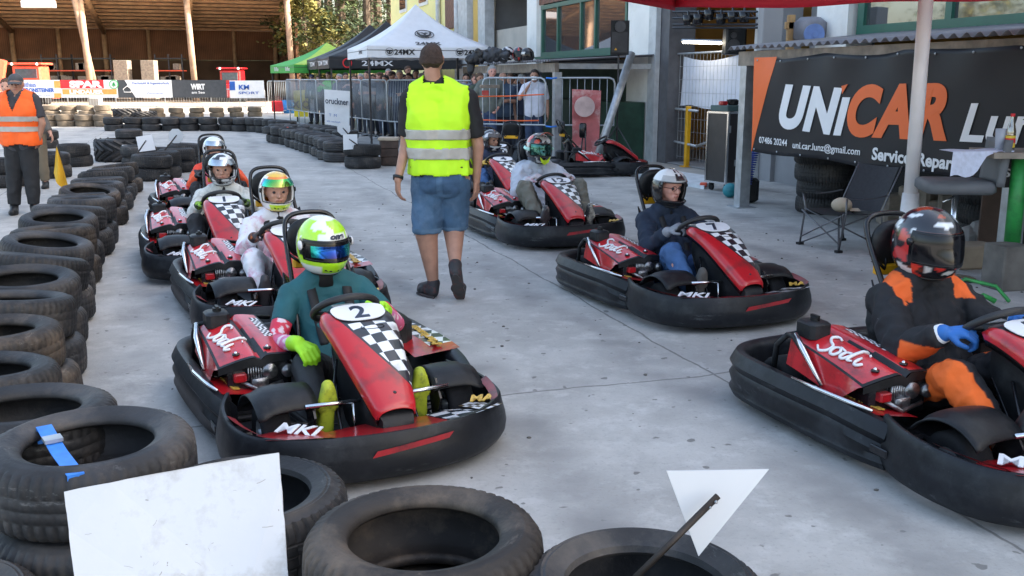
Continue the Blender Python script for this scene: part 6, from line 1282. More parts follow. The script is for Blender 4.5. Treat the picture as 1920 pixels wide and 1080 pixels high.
# ------------------------------------------------------------------ karts
KP = {'2': (-.862, 4.50, -62.5), '7': (1.25, 6.968, -67), '12': (.334, 10.019, -70.5), '5': (2.001, 4.16, -70), 'A': (-3.428, 11.067, -66), '1': (-2.581, 8.461, -69), 'B': (-1.654, 6.729, -65.5), 'V': (-.24, 12.693, -72)}
KL = {'2': 'red and black rental kart number 2 with a green helmeted driver, nearest to the tyres', '7': 'red and black rental kart number 7 driven by the man in the navy sweater', '12': 'red and black rental kart number 12 carrying the driver in the pale hoodie', '5': 'red and black rental kart cut off at the right picture edge', 'A': 'rearmost rental kart of the left column, driver in a white helmet',
      '1': 'red and black rental kart number 1 in the left column', 'B': 'rental kart directly behind kart number 2', 'V': 'rental kart number 4 partly hidden behind the man in the yellow vest'}
proto = make_kart(); KM = kid_map()
def number(kart, s):
    pl = [c for c in bpy.data.objects if c.parent == kart and c.name.startswith('number_plate')][0]
    c = Vector(proto['plate_c']); d = Vector(proto['plate_d']); text('number', s, .155, M_NAVY, pl, c + V(.002, 0, .0) * 1, (0, 1, 0), -d, bold=.003, ext=.0015)
karts = {}
for i, k in enumerate(['2', '7', '12', '5', 'A', '1', 'B', 'V']):
    o = proto if i == 0 else copy_tree(proto, KM); x, y, a = KP[k]; o.location = (x, y, 0); o.rotation_euler = (0, 0, R(a)); tag(o, KL[k], 'kart', 'rental karts'); karts[k] = o
karts['2'].scale = (.965,) * 3
for k in '7': karts[k].scale = (.985,) * 3
for k, s in (('2', '2'), ('7', '7'), ('12', '12'), ('5', '5'), ('A', '8'), ('1', '1'), ('B', '3'), ('V', '4')): number(karts[k], s)
for i, (x, y, a, l) in enumerate(((1.33, 16.6, 10, 'parked empty kart with its seat towards the red panel'), (-.15, 15.5, -100, 'parked kart behind kart number 4, its nose towards the barrier'))):
    o = copy_tree(proto, KM); o.location = (x, y, 0); o.rotation_euler = (0, 0, R(a)); tag(o, l, 'kart', 'rental karts')
# ------------------------------------------------------------------ drivers
def pat(p, s=1, o=0): return noise.noise(V(p[0] * s + o, p[1] * s, p[2] * s))
def h2(a, e, q):
    W_ = (.78, .80, .78); G = (.42, .78, .02); Y = (.80, .85, .05)
    if e > 62: return W_ if e > 66 else G
    if 16 < e < 30 and abs(a) < 40: return W_
    if e > 16:
        n_ = pat(q, 14, 3) + .15 * math.sin(a * .06); return G if n_ > -.05 else W_
    if e > -21: return (.02, .03, .03) if abs(a) < 88 and abs(e) < 16 else (W_ if abs(a) > 100 else G)
    if e > -38: return G if abs(a) < 110 else W_
    return W_ if pat(q, 10) > -.1 or e < -58 else G
def h1(a, e, q):
    W_ = (.72, .74, .76); K_ = (.02, .02, .025)
    if e > 24: return K_ if (-70 < a < -5 and e < 55) or pat(q, 11, 5) > .22 else W_
    if e > -26: return K_ if abs(a) > 60 and e > 0 else W_
    return K_ if pat(q, 13, 2) > .18 or -45 < e < -40 else W_
def hB(a, e, q):
    if e > 55: return (.80, .50, .05) if abs(a) < 120 else (.8, .8, .75)
    if e > 40: return (.80, .22, .03) if abs(a) < 60 else (.82, .78, .70)
    if e > -27: return (.80, .80, .78)
    if e < -56: return (.82, .62, .04) if abs(a) < 60 else (.80, .25, .05)
    if e < -30 and abs(a) < 42: return (.60, .85, .02)
    return (.82, .80, .78) if a > -100 else (.8, .3, .04)
def hA(a, e, q): return (.74, .76, .78)
def h7(a, e, q):
    W_ = (.78, .78, .78); K_ = (.02, .02, .022)
    if e > 24: 
        if abs(a) < 24 and 30 < e < 75: return K_ if (abs(a) > 8 or e < 45) and not (52 < e < 60) else W_
        return W_ if abs(a) < 125 and e < 80 else K_
    return K_
def h5(a, e, q):
    n_ = pat((q[0], q[1] * 1.3, q[2] * 1.8), 15, 3.3); K_ = (.015, .015, .02)
    if e > 22: return (.70, .72, .75) if n_ > .36 else ((.35, .05, .02) if n_ < -.48 else K_)
    if e > 14 and abs(a) < 70: return (.70, .12, .02)
    if abs(a) > 68: return (.62, .62, .64) if n_ > .22 else ((.50, .03, .03) if n_ < -.2 else K_)
    return (.60, .04, .03) if n_ > .12 else ((.6, .6, .6) if n_ < -.3 else K_)
def h12(a, e, q):
    n_ = pat(q, 14, 1); K_ = (.02, .02, .025)
    if e > 24: return (.62, .06, .02) if n_ > .15 else ((.6, .6, .6) if n_ < -.25 else K_)
    return (.5, .5, .5) if n_ > .25 else K_
def hV(a, e, q): n_ = pat(q, 12, 4); return (.66, .66, .68) if n_ > .12 else (.02, .02, .025)
J = pose(DRV, wrR=(.19, -.235, .43), elR=(-.13, -.26, .36), hdR=(.8, .25, -.2), pnR=(0, .3, -1))
J['kneeR'] = V(.20, -.20, .315); J['kneeL'] = V(.20, .21, .33)
for k in ('head', 'neck'): J[k] = J[k] + V(0, -.01, .01)
TEAL = mat('teal sports shirt', (.012, .095, .115), .75, var=.15, vs=10, bump=.15, bs=80)
def slv(p):
    t = min(1, max(0, (p.x + .12) / .30)); n_ = pat(p, 22); base = V(.62, .03, .07).lerp(V(.62, .28, .55), t); return tuple(base * (1 + .25 * n_)) if abs(n_) < .33 else (.75, .6, .65)
M_SLV = mat('red and pink printed sleeve', (1, 1, 1), .6, var=.0, attr=True)
IRI2 = iri('blue green mirror visor', ['x', (0, (.01, .05, .5)), (.3, (.02, .5, .25)), (.5, (.05, .65, .6)), (.75, (.01, .10, .45)), (1, (.02, .02, .1))])
root, (hl, W_, P_), JJ = driver('driver in teal shirt and lime green helmet, in kart number 2', karts['2'], TEAL, mat('black leggings', (.014, .015, .017), .65, var=.1, bump=.2, bs=60), mat('lime glove', (.38, .78, .02), .6), mat('yellow green shoes', (.40, .46, .03), .6, dirt=(.05, .08, .02), dirt_amt=.8, ds=18), lambda r, c, F, U: helmet(r, c, F, U, h2, 'closed', IRI2, sc=1.06, lo=-21, hi=15, strip=(-15, 7)), 0, J, sleeve=(M_SLV, slv), loose=.008, wr=.0025, yaw=6, size=.975)
F = JJ['face'].normalized(); U = ZV; U = (U - F * U.dot(F)).normalized(); S = U.cross(F)
text('lettering', 'one', .038, M_NAVY, hl, W_(P_(10, 26, 1.03)), S, U - F * .35, bold=.002, shear=.3, width=.085, fn=lambda x, y, z: W_(P_(10 + math.degrees(x / .13), 24.5 + math.degrees(y / .14), 1.02)) + F * z)
for s in (-1, 1): c_ = W_(P_(76 * s, 4, 1.06)); b = MB(); b.tube([c_, c_ + S * s * .008], .024, 14); b.build('pivot_cover', M_WHITE, hl, smooth=True)
text('lettering', 'UNDER', .03, M_WHITE, root, (0, 0, 0), (0, 1, 0), ZV, width=.16, fn=lambda x, y, z: V(-.214 + .02 * abs(x) * 0, x + .0, .475 + y))
WSUIT = mat('white suit with dark marks', (.60, .61, .58), .8, var=.12, vs=12, dirt=(.05, .05, .05), dirt_amt=.6, ds=7)
driver('driver in white jacket and silver visored helmet, in kart number 1', karts['1'], WSUIT, mat('black trousers', (.015, .015, .018), .8, var=.15), mat('black and lime glove', (.03, .05, .03), .6, dirt=(.40, .75, .03), dirt_amt=1, ds=14), mat('dark grey shoes', (.05, .055, .06), .6), lambda r, c, F, U: helmet(r, c, F, U, h1, 'ajar', mat('silver mirror visor', (.5, .55, .6), .1, .9), sc=1.02), 0, pose(DRV), yaw=-8, wr=.005)
PSUIT = mat('white and pink racing suit', (.72, .72, .76), .75, var=.05, vs=12, dirt=(.50, .06, .18), dirt_amt=.8, ds=9)
IRI3 = iri('green pink mirror visor', ['x', (0, (.5, .1, .35)), (.3, (.05, .55, .5)), (.7, (.1, .6, .15)), (1, (.5, .5, .1))])
driver('driver in white suit and white, orange and yellow helmet, directly behind kart number 2', karts['B'], PSUIT, PSUIT, mat('black and orange glove', (.03, .02, .02), .6, dirt=(.65, .16, .03), dirt_amt=1, ds=22), mat('dark shoes', (.03, .03, .035), .6), lambda r, c, F, U: helmet(r, c, F, U, hB, 'ajar', IRI3, sc=1.02), 0, pose(DRV), yaw=0, wr=.005)
def ojk(p):
    if abs(p.y) > .20 and p.x > -.22: return (.80, .10, .03)
    if p.z > .57 and abs(p.y) > .08: return (.72, .06, .03)
    return (.03, .03, .035)
M_OJ = mat('black and orange jacket', (1, 1, 1), .75, var=.1, attr=True)
driver('driver in an orange and black jacket and plain white helmet, rearmost in the left column', karts['A'], M_OJ, mat('black trousers', (.015, .015, .018)), M_BLK, M_BLK, lambda r, c, F, U: helmet(r, c, F, U, hA, 'ajar', mat('silver mirror visor', (.5, .55, .6)), sc=1.02), 0, pose(DRV), top_paint=ojk, yaw=10)
HOOD = mat('pale blue grey hoodie', (.47, .50, .57), .9, var=.06, vs=6, bump=.2, bs=90)
J12 = pose(DRV, kneeL=(.20, .27, .47), kneeR=(.20, -.27, .47))
r12, h12o, JJ12 = driver('driver in pale hoodie with motocross helmet and mint goggles, in kart number 12', karts['12'], HOOD, mat('olive grey trousers', (.15, .145, .12), .85, var=.12, vs=6), mat('white and pink glove', (.45, .40, .42), .6, dirt=(.45, .02, .10), dirt_amt=1, ds=16), mat('black and white shoes', (.04, .04, .045), .6, dirt=(.6, .58, .5), dirt_amt=1, ds=9), lambda r, c, F, U: helmet(r, c, F, U, h12, 'goggle', iri('green goggle lens', ['x', (0, (.04, .14, .11)), (.5, (.06, .18, .15)), (1, (.02, .06, .06))]), peak=mat('black red peak', (.03, .02, .02), .35, dirt=(.6, .08, .02), dirt_amt=1, ds=12), sc=1.02), 0, J12, collar=HOOD, belts=False, wr=.007, loose=.022, yaw=4, size=1.1)
hl, W_, P_ = h12o; b = MB(); b.poly([W_(P_(a, e_, k_)) for a, e_, k_ in ((-26, -30, 1.04), (26, -30, 1.04), (20, -48, 1.12), (0, -62, 1.16), (-20, -48, 1.12))], (0, 0, .004)); b.build('mouth_guard', mat('fluorescent yellow plastic', (.62, .85, .02), .4), hl)
C = [(V(-.42, s * .04, .63), .05, V(-.36, s * .12, .615), .045) for s in (-1, 1)] + [(V(-.36, s * .12, .615), .045, V(-.24, s * .05, .575), .035) for s in (-1, 1)]; part('hood', fuse(C, .01, 3, .004, 12), HOOD, r12)
text('lettering', 'MEERKADER', .022, mat('grey print', (.16, .17, .2), .7), r12, (0, 0, 0), (0, 1, 0), ZV, width=.17, fn=lambda x, y, z: V(-.196 - .6 * x * x, x, .47 + y))
NAVY = mat('navy sweater', (.012, .022, .045), .85, var=.12, vs=10, bump=.2, bs=80); JEANS = mat('blue jeans', (.045, .11, .26), .8, var=.25, vs=7, bump=.3, bs=70)
r7, h7o, J7 = driver('driver in navy sweater, blue jeans and glasses, in kart number 7', karts['7'], NAVY, JEANS, mat('grey glove', (.22, .23, .26), .7), mat('dark grey suede shoes', (.08, .075, .07), .8), lambda r, c, F, U: helmet(r, c, F, U, h7, 'ajar', mat('clear smoke visor', (.09, .08, .08), .1, alpha=.3), sc=1.03, lo=-38), 2, pose(DRV), wr=.006, loose=.016, yaw=8)
c, F, S, U = head_frame(J7); b = MB()
for s in (-1, 1): b.tube([c + F * .095 + U * .006 + S * s * .032 + (S * math.cos(a) * .024 + U * math.sin(a) * .017) for a in [2 * PI * i / 14 for i in range(14)]], .0022, 5, closed=True); b.tube([c + F * .094 + U * .01 + S * s * .056, c + F * .03 + U * .01 + S * s * .078], .002, 4)
b.tube([c + F * .097 + S * .009 + U * .008, c + F * .097 - S * .009 + U * .008], .002, 4); b.build('glasses', M_GLOSSB, r7, smooth=True)
b = MB(); b.bbox((-.198, .06, .50), (.008, .05, .03), .004); b.build('chest_badge', mat('orange badge', (.5, .1, .03)), r7)
def s5(p):
    if p.z > .565 and .12 < abs(p.y - SO) < .20 and p.x > -.46: return (.80, .13, .02)
    if p.x > -.02 and abs(p.y) > .12 and p.z < .46: return (.80, .13, .02)
    return (.010, .010, .013)
def t5(p): return (.78, .13, .015) if abs(p.y) > .235 - .14 * max(0, .24 - p.x) - .10 * max(0, p.x - .30) and p.x < .46 else (.010, .010, .013)
M_S5 = mat('black and orange suit', (1, 1, 1), .8, var=.1, vs=8, attr=True, bump=.15, bs=60)
J5 = pose(DRV, wrR=(.13, -.215, .52), hdR=(.55, .5, .15), kneeR=(.24, -.23, .36))
for k in ('head', 'neck'): J5[k] = J5[k] + V(0, 0, .02)
r5, h5o, _ = driver('driver in black and orange racing suit with blue gloves, at the right edge', karts['5'], M_S5, M_S5, mat('blue glove', (.02, .13, .42), .6), M_BLK, lambda r, c, F, U: helmet(r, c, F, U, h5, 'closed', M_VIS, sc=1.13), 0, J5, top_paint=s5, trousers_paint=t5, belts=False, w=1.1, wr=.007, loose=.026, yaw=-2, size=1.04)
for s in 'LR': a, b_ = J5['wr' + s], J5['el' + s]; b = MB(); b.tube([a.lerp(b_, -.02), a.lerp(b_, .22)], [.040, .046], 16); b.build('cuff', M_WHITE, r5, smooth=True)
ac = J5['shR'].lerp(J5['elR'], .38) + V(.0, -.074, -.01); b = MB(); b.tube([ac + V(.026 * math.cos(a), -.010 * math.cos(a), .020 * math.sin(a)) for a in [2 * PI * i / 16 for i in range(16)]], .005, 5, closed=True); b.build('arm_emblem', M_WHITE, r5, smooth=True)
b = MB(); b.bbox((-.198, .07, .50), (.01, .08, .025), .004); b.build('chest_emblem', M_GOLD, r5)
driver('driver in dark clothes half hidden behind the man in the yellow vest', karts['V'], mat('dark blue jacket', (.03, .04, .08), .8), JEANS, M_GOLD, M_BLK, lambda r, c, F, U: helmet(r, c, F, U, hV, 'ajar', mat('smoke visor', (.09, .08, .08))), 1, pose(DRV), vox=.011, yaw=30)
# ------------------------------------------------------------------ standing people
def jp(Y, **k):      # joints measured on the photograph at a chosen distance
    return {n_: (at(q[0], q[1], q[2] if len(q) > 2 else Y)) for n_, q in k.items()}
def shift(J, o): return {k: (v if k in ('face', 'hup', 'hdL', 'hdR', 'pnL', 'pnR', 'htL', 'htR') else v - o) for k, v in J.items()}
Yv = 7.08
J = jp(Yv, pel=(826, 322), waist=(824, 282), chest=(824, 225), neck=(814, 165), head=(810, 112), shL=(770, 186), shR=(877, 186), elL=(761, 272), elR=(897, 275), wrL=(746, 338, 7.0), wrR=(893, 340, 7.1),
       hipL=(803, 335), hipR=(850, 335), kneeL=(800, 440, 7.05), kneeR=(851, 428, 7.16), ankL=(812, 528, 7.02), ankR=(853, 497, 6.85), toeL=(815, 548, 7.25), toeR=(862, 552, 6.93), heelR=(854, 497, 6.78))
J['toeL'] = V(J['ankL'].x - .10, 7.17, .035); J['ankL'] = V(J['ankL'].x, 7.05, .10)
J['heelL'] = V(J['ankL'].x, 7.01, .045); J['toeR'] = V(J['toeR'].x, 6.98, .04); J['heelR'] = V(J['ankR'].x + .005, 6.80, .235); J['ankR'] = V(J['ankR'].x, 6.88, .27)
J['hipL'].y -= 0; J['face'] = V(.05, 1, -.05).normalized(); J['hdL'] = V(-.05, .12, -1); J['hdR'] = V(0, .1, -1); J['pnL'] = V(.8, .4, 0); J['pnR'] = V(-.8, .4, 0); J['htL'] = V(0, 1, 0); J['htR'] = V(0, 1, 0)
o0 = V(-.46, 7.05, 0); J = shift(J, o0)
e = empty('person', 'man seen from behind in a fluorescent yellow vest, denim shorts and dark trainers walking away', 'person', o0)
body(e, J, SKIN[1], .008, 1.14, curl=.35, legk=1.45)
BT = mat('black t-shirt', (.014, .014, .016), .85, var=.15, vs=8); C = torso_caps(J, .016, 1.14)
for s in 'LR': C += arm_caps(J, s, .80, .020)
C.append((J['pel'] + V(-.08, 0, .04), .15, J['pel'] + V(.08, 0, .04), .15)); part('shirt', fuse(C, .009, 2, .007, 9), BT, e)
M_VEST = mat('fluorescent yellow vest', (.55, .95, .015), .7, var=.04, vs=6, bump=.1, bs=50); M_REFL = mat('reflective tape', (.42, .40, .36), .4, var=.08, vs=20)
zh = at(824, 329, 6.95).z; cx_ = J['chest'].x; vm = fuse(torso_caps(J, .036, 1.18) + [(J['pel'] + V(-.085, 0, -.06), .150, J['pel'] + V(.085, 0, -.06), .150), (J['waist'] + V(-.07, 0, 0), .160, J['waist'] + V(.07, 0, 0), .160)], .010, 3, .013, 6, 2, (1.3, 1.3, .45))
zt_ = J['neck'].z + .035
cut(vm, lambda c: c.z > zh + .006 * math.sin(c.x * 30) and abs(c.x - cx_) < .250 - .035 * max(0, (c.z - J['chest'].z) / .22) and (c.z < zt_ or abs(c.x - J['neck'].x) > .075))
for vv0, vv1 in ((262, 243), (300, 279)):
    z0_, z1_ = at(824, vv0, 6.93).z, at(824, vv1, 6.93).z; bm_ = cut(grown(vm, .008), lambda c: z0_ < c.z < z1_ and c.x > -9); bo_ = part('reflective_band', bm_, M_REFL, e); md = bo_.modifiers.new('t', 'SOLIDIFY'); md.thickness = .003
vst = part('vest', vm, M_VEST, e); md = vst.modifiers.new('t', 'SOLIDIFY'); md.thickness = .006
for o_ in [q for q in e.children if q.name.startswith('reflective_band')]: o_.parent = vst
C = [(J['pel'] + V(-.06, 0, .0), .150, J['pel'] + V(.06, 0, .0), .150), (J['pel'] + V(-.05, -.03, -.06), .14, J['pel'] + V(.06, -.03, -.06), .14)]
for s in 'LR': C += [seg(J['hip' + s], J['knee' + s], .128, .105, 0, .96, .0, False, True)]
shm = fuse(C, .009, 2, .009, 8); pz = J['pel'].z; pm_ = [cut(grown(shm, .004), lambda c, s=s: c.y < J['pel'].y - .05 and abs(c.x - J['pel'].x - .085 * s) < .062 and pz - .15 < c.z < pz - .01) for s in (-1, 1)]; hm_ = [cut(grown(shm, .005), lambda c, s=s: c.z < J['kneeL'].z + .055 and (c.x - J['pel'].x) * s > 0) for s in (-1, 1)]
sho = part('shorts', shm, mat('denim shorts', (.055, .115, .20), .85, var=.3, vs=6, bump=.3, bs=60, dirt=(.13, .20, .30), dirt_amt=.6, ds=5), e)
for q_ in pm_: part('pocket', q_, mat('darker denim', (.042, .09, .165), .85, var=.3, vs=9, bump=.3, bs=60), sho)
for q_ in hm_: part('hem', q_, mat('pale denim hem', (.10, .18, .28), .85, var=.3, vs=9, bump=.3, bs=60), sho)
for s in 'LR':
    k_, a_ = J['knee' + s], J['ank' + s]; b = MB(); b.tube([a_ + (k_ - a_).normalized() * .0, a_ + (k_ - a_).normalized() * .022], .046, 14); b.build('sock', M_BLK, e, smooth=True); part('shoe', fuse(shoe_caps(J, s, .008), .007, 2), mat('dark trainer', (.03, .03, .033), .7, dirt=(.25, .05, .03), dirt_amt=.4, ds=14), e)
    h_, t_ = J['heel' + s], J['toe' + s]; ax_ = (t_ - h_).normalized(); dn_ = -((a_ - h_) - ax_ * (a_ - h_).dot(ax_)).normalized(); sd_ = ax_.cross(dn_); L_ = (t_ - h_).length + .075; c0_ = (h_ + t_) / 2 + dn_ * .034; so_ = []
    for i_ in range(24): q_ = 2 * PI * i_ / 24; f_ = math.cos(q_); so_.append(c0_ + ax_ * f_ * L_ / 2 + sd_ * math.sin(q_) * (.050 if f_ > 0 else .040) * (1 - .12 * math.exp(-f_ * f_ * 12)))
    MB().poly(so_, dn_ * .016).build('sole', mat('grey rubber sole', (.05, .045, .045), .8, dirt=(.35, .06, .03), dirt_amt=.3, ds=20), e)
hair_part(e, J, mat('short brown hair', (.045, .028, .022), .85, var=.3, vs=60, bump=.6, bs=200), .008, -.002, -.004, sides=False); face_parts(e, J)
d_ = (J['wrL'] - J['elL']).normalized(); b = MB(); b.tube([J['wrL'] - d_ * .035, J['wrL'] - d_ * .012], .036, 16); b.bbox(J['wrL'] - d_ * .024 + V(-.03, 0, 0), (.02, .04, .04), .006); b.build('wristwatch', M_BLK, e, smooth=True)
# marshal in the orange vest
Ym = 11.6
J = jp(Ym, pel=(40, 268), waist=(38, 240), chest=(36, 205), neck=(32, 178), head=(30, 158), shL=(63, 187), shR=(8, 187), elL=(79, 232), elR=(-10, 230), wrL=(72, 262), wrR=(4, 262), hipL=(52, 275), hipR=(27, 275), kneeL=(60, 335), kneeR=(26, 335), ankL=(64, 388), ankR=(27, 390), toeL=(68, 399, 11.42), toeR=(24, 402, 11.42))
for s in 'LR': J['toe' + s].z = .035; J['ank' + s].z = .09
J['face'] = V(.35, -1, -.05).normalized(); J['hdL'] = V(-.2, 0, -1); J['hdR'] = V(.2, 0, -1); J['htL'] = V(0, -1, 0); J['htR'] = V(0, -1, 0)
o0 = V(-5.9, 11.6, 0); J = shift(J, o0); e = empty('person', 'marshal with grey cap and orange safety vest standing at the left edge', 'person', o0)
body(e, J, SKIN[1], .010, 1.05, curl=.6); GT = mat('charcoal t-shirt', (.05, .05, .06), .85); C = torso_caps(J, .012, 1.05)
for s in 'LR': C += arm_caps(J, s, .75, .018)
part('shirt', fuse(C, .011, 2, .004, 9), GT, e); BTR = mat('black work trousers', (.018, .019, .022), .8, var=.25, vs=5, bump=.2); C = [(J['pel'] + V(-.05, 0, .03), .145, J['pel'] + V(.05, 0, .03), .145)]
for s in 'LR': C += [seg(J['hip' + s], J['knee' + s], .112, .085, 0, 1, 0), seg(J['knee' + s], J['ank' + s], .085, .066, 0, .93, 0, False, True)]
part('trousers', fuse(C, .011, 2, .008, 8), BTR, e)
for s in 'LR': part('shoe', fuse(shoe_caps(J, s, .008), .01, 2), M_BLK, e)
cap_part(e, J, mat('grey cap', (.07, .075, .085), .8), .01); face_parts(e, J)
M_OV = mat('fluorescent orange vest', (.95, .13, .012), .7, var=.05, vs=6, bump=.1)
zh = at(38, 272, 11.45).z; cx_ = J['chest'].x; vm = fuse(torso_caps(J, .036, 1.15) + [(J['pel'] + V(-.08, 0, .04), .15, J['pel'] + V(.08, 0, .04), .15)], .012, 4, .008, 7, 3)
cut(vm, lambda c: c.z > zh + .012 * math.sin(c.x * 22) and abs(c.x - cx_) < .235 - .05 * max(0, (c.z - J['chest'].z) / .25) and not (c.y < J['neck'].y and abs(c.x - J['neck'].x) < (c.z - J['chest'].z + .02) * .42) and (c.z < J['neck'].z + .02 or abs(c.x - J['neck'].x) > .07))
vo = part('vest', vm, M_OV, e)
for v0, v1 in ((228, 219), (247, 238)):
    z0_, z1_ = at(38, v0, 11.4).z, at(38, v1, 11.4).z; part('reflective_band', cut(grown(vm, .008), lambda c: z0_ < c.z < z1_), M_REFL, vo)
md = vo.modifiers.new('t', 'SOLIDIFY'); md.thickness = .006
# ------------------------------------------------------------------ onlookers
HC = [mat('dark hair', (.03, .022, .018), .8, bump=.5, bs=150), mat('grey hair', (.30, .30, .30), .8, bump=.5, bs=150), mat('brown hair', (.09, .05, .03), .8, bump=.5, bs=150)]
def cm(c): return mat('cloth %.2f %.2f %.2f' % c, c, .85, var=.15, vs=7)
def onlooker(u, v, Y, yaw, top, leg, hair, label, skin=0, arms=None, long=True, scale=None, cap=None, lean=0, group='onlookers behind the barriers', w=1.05, extra=None):
    hp = at(u, v, Y); sc_ = scale or max(.88, min(1.1, hp.z / 1.66)); J = pose()
    if arms == 'fold': J.update(elL=V(.05, .24, 1.17), elR=V(.05, -.24, 1.17), wrL=V(.24, .02, 1.20), wrR=V(.24, -.02, 1.16), hdL=V(0, -1, 0), hdR=V(0, 1, 0))
    if arms == 'face': J.update(elR=V(.14, -.28, 1.22), wrR=V(.17, -.10, 1.46), hdR=V(.1, .4, .9), htR=V(1, .3, 0))
    if arms == 'point': J.update(elR=V(.30, -.22, 1.42), wrR=V(.56, -.18, 1.50), hdR=V(1, .1, .1), htR=V(0, .3, 1))
    if arms == 'lean': J.update(elL=V(.22, .25, 1.22), elR=V(.22, -.25, 1.22), wrL=V(.38, .12, 1.36), wrR=V(.38, -.12, 1.36))
    if arms == 'pocket': J.update(elL=V(-.06, .28, 1.18), elR=V(-.06, -.28, 1.18), wrL=V(.05, .20, .97), wrR=V(.05, -.20, .97))
    Jw = xf_pose(J, (0, 0, 0), yaw, sc_)
    if lean:
        for k in ('head', 'neck', 'chest', 'shL', 'shR', 'elL', 'elR', 'wrL', 'wrR', 'waist'): t = max(0, (Jw[k].z / sc_ - .95) / .7); Jw[k] = Jw[k] + V(lean * t, -.05 * t, -.02 * t)
    o0 = V(hp.x - Jw['head'].x, Y - Jw['head'].y, 0); e = empty('person', label, 'person', o0, 0, group)
    body(e, Jw, SKIN[skin], .017, w, curl=.4); C = torso_caps(Jw, .016, w)
    for s in 'LR': C += arm_caps(Jw, s, 1.9 if long else .85, .016)
    C.append((Jw['pel'], .14, Jw['pel'] + ZV * .03, .14)); part('jacket' if long else 'shirt', fuse(C, .018, 2, .006, 8), cm(top), e); C = [(Jw['pel'] + V(0, 0, .0), .135, Jw['pel'] - ZV * .03, .13)]
    for s in 'LR': C += [seg(Jw['hip' + s], Jw['knee' + s], .10, .08), seg(Jw['knee' + s], Jw['ank' + s], .08, .062, 0, .93, 0, False, True)]
    part('trousers', fuse(C, .019, 2, .006, 8), cm(leg), e)
    for s in 'LR': part('shoe', fuse(shoe_caps(Jw, s, .008), .018, 1), M_BLK, e)
    if cap: cap_part(e, Jw, cm(cap), .014)
    elif hair is not None: hair_part(e, Jw, HC[hair], .013)
    face_parts(e, Jw); return e, Jw
G_ = -PI / 2
onlooker(585, 146, 35, G_ - .2, (.03, .03, .05), (.03, .03, .04), 0, 'onlooker in dark clothes and a navy cap under the black tent, leftmost of the crowd', 0, cap=(.02, .03, .08))
onlooker(616, 142, 31.6, G_ - .6, (.10, .62, .05), (.03, .03, .04), 0, 'onlooker in a bright green jacket under the black tents', 1, 'lean')
onlooker(597, 148, 34.5, G_, (.05, .05, .05), (.03, .03, .04), 2, 'onlooker in black between the navy cap and the green jacket', 0)
onlooker(648, 144, 29.5, G_ + .3, (.02, .02, .03), (.04, .05, .08), 0, 'onlooker in black with dark hair beside the left tent leg', 1, 'lean')
onlooker(664, 148, 30.0, G_ + .1, (.05, .03, .03), (.04, .05, .08), 2, 'onlooker in dark brown behind the pointing man', 0)
onlooker(712, 144, 26.8, G_ - 1.35, (.06, .07, .10), (.03, .04, .07), 2, 'man with an outstretched arm pointing left over the barrier', 2, 'point')
onlooker(722, 149, 26.7, G_ - .5, (.03, .03, .03), (.03, .04, .07), 0, 'onlooker with black hair just right of the pointing man', 1)
onlooker(735, 142, 26.2, G_ - .8, (.05, .02, .02), (.05, .05, .05), 0, 'onlooker in dark red next to the grey haired man', 0, cap=(.06, .04, .04))
onlooker(749, 140, 25.3, G_ + .1, (.05, .07, .13), (.03, .04, .07), 1, 'grey haired man in a navy jacket behind the slatted barrier', 0, 'fold')
onlooker(765, 131, 27.0, G_ + .6, (.30, .28, .26), (.04, .04, .06), 2, 'tall onlooker in pale clothes behind the grey haired man', 0)
onlooker(767, 146, 25.6, G_ - .3, (.06, .06, .07), (.04, .04, .06), 0, 'onlooker with sunglasses in dark grey near the yellow vest', 0, 'fold')
onlooker(780, 139, 26.4, G_ + .2, (.05, .07, .14), (.04, .05, .07), 0, 'onlooker with dark hair and navy shirt beside the yellow vest', 1)
onlooker(874, 147, 23.9, G_, (.30, .36, .50), (.04, .05, .08), 0, 'onlooker in a pale blue checked shirt right of the yellow vest', 0, 'fold')
onlooker(891, 149, 22.6, G_ + .2, (.05, .05, .06), (.04, .05, .08), 2, 'onlooker in dark clothes behind the old man in grey', 2)
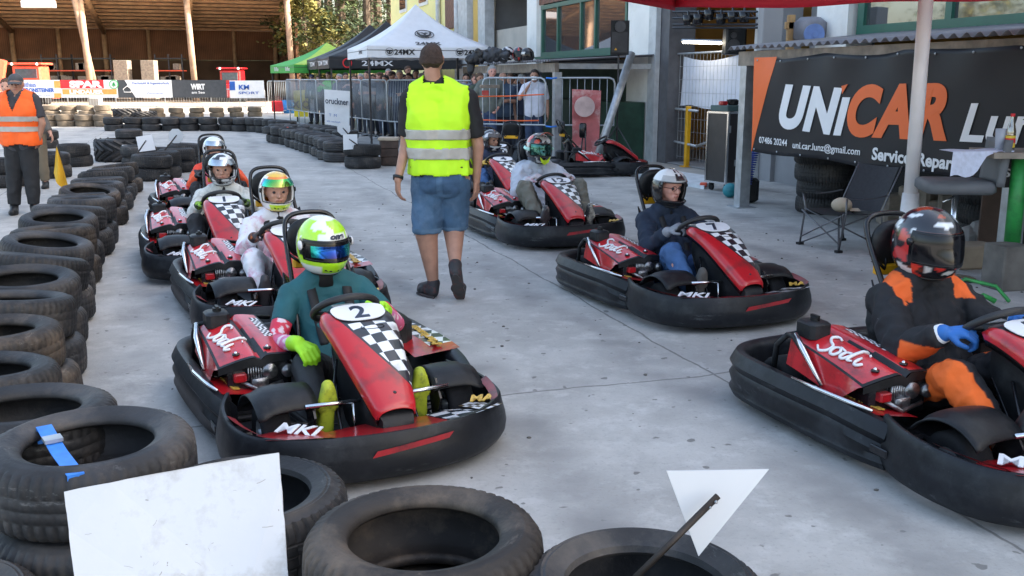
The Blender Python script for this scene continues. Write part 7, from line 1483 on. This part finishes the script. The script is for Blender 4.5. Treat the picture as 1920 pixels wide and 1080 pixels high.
e, Jw = onlooker(923, 136, 19.6, G_ + .25, (.14, .155, .14), (.05, .08, .16), 1, 'old man with grey hair in a grey green jacket leaning over the raised barrier', 2, 'pocket', lean=.10, scale=1.06)
e, Jw = onlooker(943, 146, 20.2, G_ + .1, (.05, .08, .13), (.012, .015, .03), None, 'bald man in blue grey shirt between the old man and the man in white', 1, 'fold', long=False, w=1.2)
e, Jw = onlooker(1002, 142, 19.3, G_ - .1, (.66, .67, .76), (.03, .05, .10), 0, 'man in a white t-shirt holding a hand and white mask to his face', 1, 'face', long=False, w=1.12)
c, F, S, U = head_frame(Jw); b = MB(); b.grid(lambda u, v: c + F * (.112 - .03 * (2 * u - 1) ** 2) + S * .055 * (2 * u - 1) + U * (-.085 + .075 * v), 8, 6); b.build('mask', M_WHITE, e, smooth=True)
onlooker(968, 150, 21.4, G_ + .4, (.03, .04, .04), (.02, .02, .03), 0, 'onlooker in dark clothes deep under the lean-to roof', 1)
rc_ = random.Random(21)
TOPS = [(.05, .06, .10), (.02, .02, .03), (.25, .25, .27), (.10, .03, .03), (.06, .08, .06), (.35, .37, .42), (.04, .05, .09)]
for i_, (u_, v_, Y_) in enumerate(((636, 146, 30.2), (676, 146, 28.8), (688, 141, 27.8), (699, 147, 28.0), (728, 137, 28.4), (742, 148, 27.4), (757, 148, 26.6), (774, 148, 27.5), (790, 146, 26.0), (798, 141, 27.2), (884, 142, 25.0), (900, 147, 22.0), (957, 148, 20.8), (981, 148, 20.6))):
    c_ = TOPS[i_ % 7]; nm_ = ['dark blue', 'black', 'grey', 'dark red', 'olive green', 'pale grey', 'navy'][i_ % 7]
    onlooker(u_, v_, Y_, G_ + rc_.uniform(-.8, .8), c_, (.03, .035, .05), rc_.choice([0, 2, 2, 1]), f"onlooker in {nm_}, {ORD[i_]} of the tightly packed crowd's back rows, counting from left", rc_.choice([0, 1, 2]), rc_.choice([None, 'fold', 'lean']), long=rc_.random() < .6)
# second marshal behind the orange vest
e, Jw = onlooker(12, 160, 14.3, G_ + .2, (.12, .11, .10), (.16, .13, .09), 2, 'person in khaki trousers and brown boots half hidden behind the orange vest marshal', 0, lean=-.28, group=None)
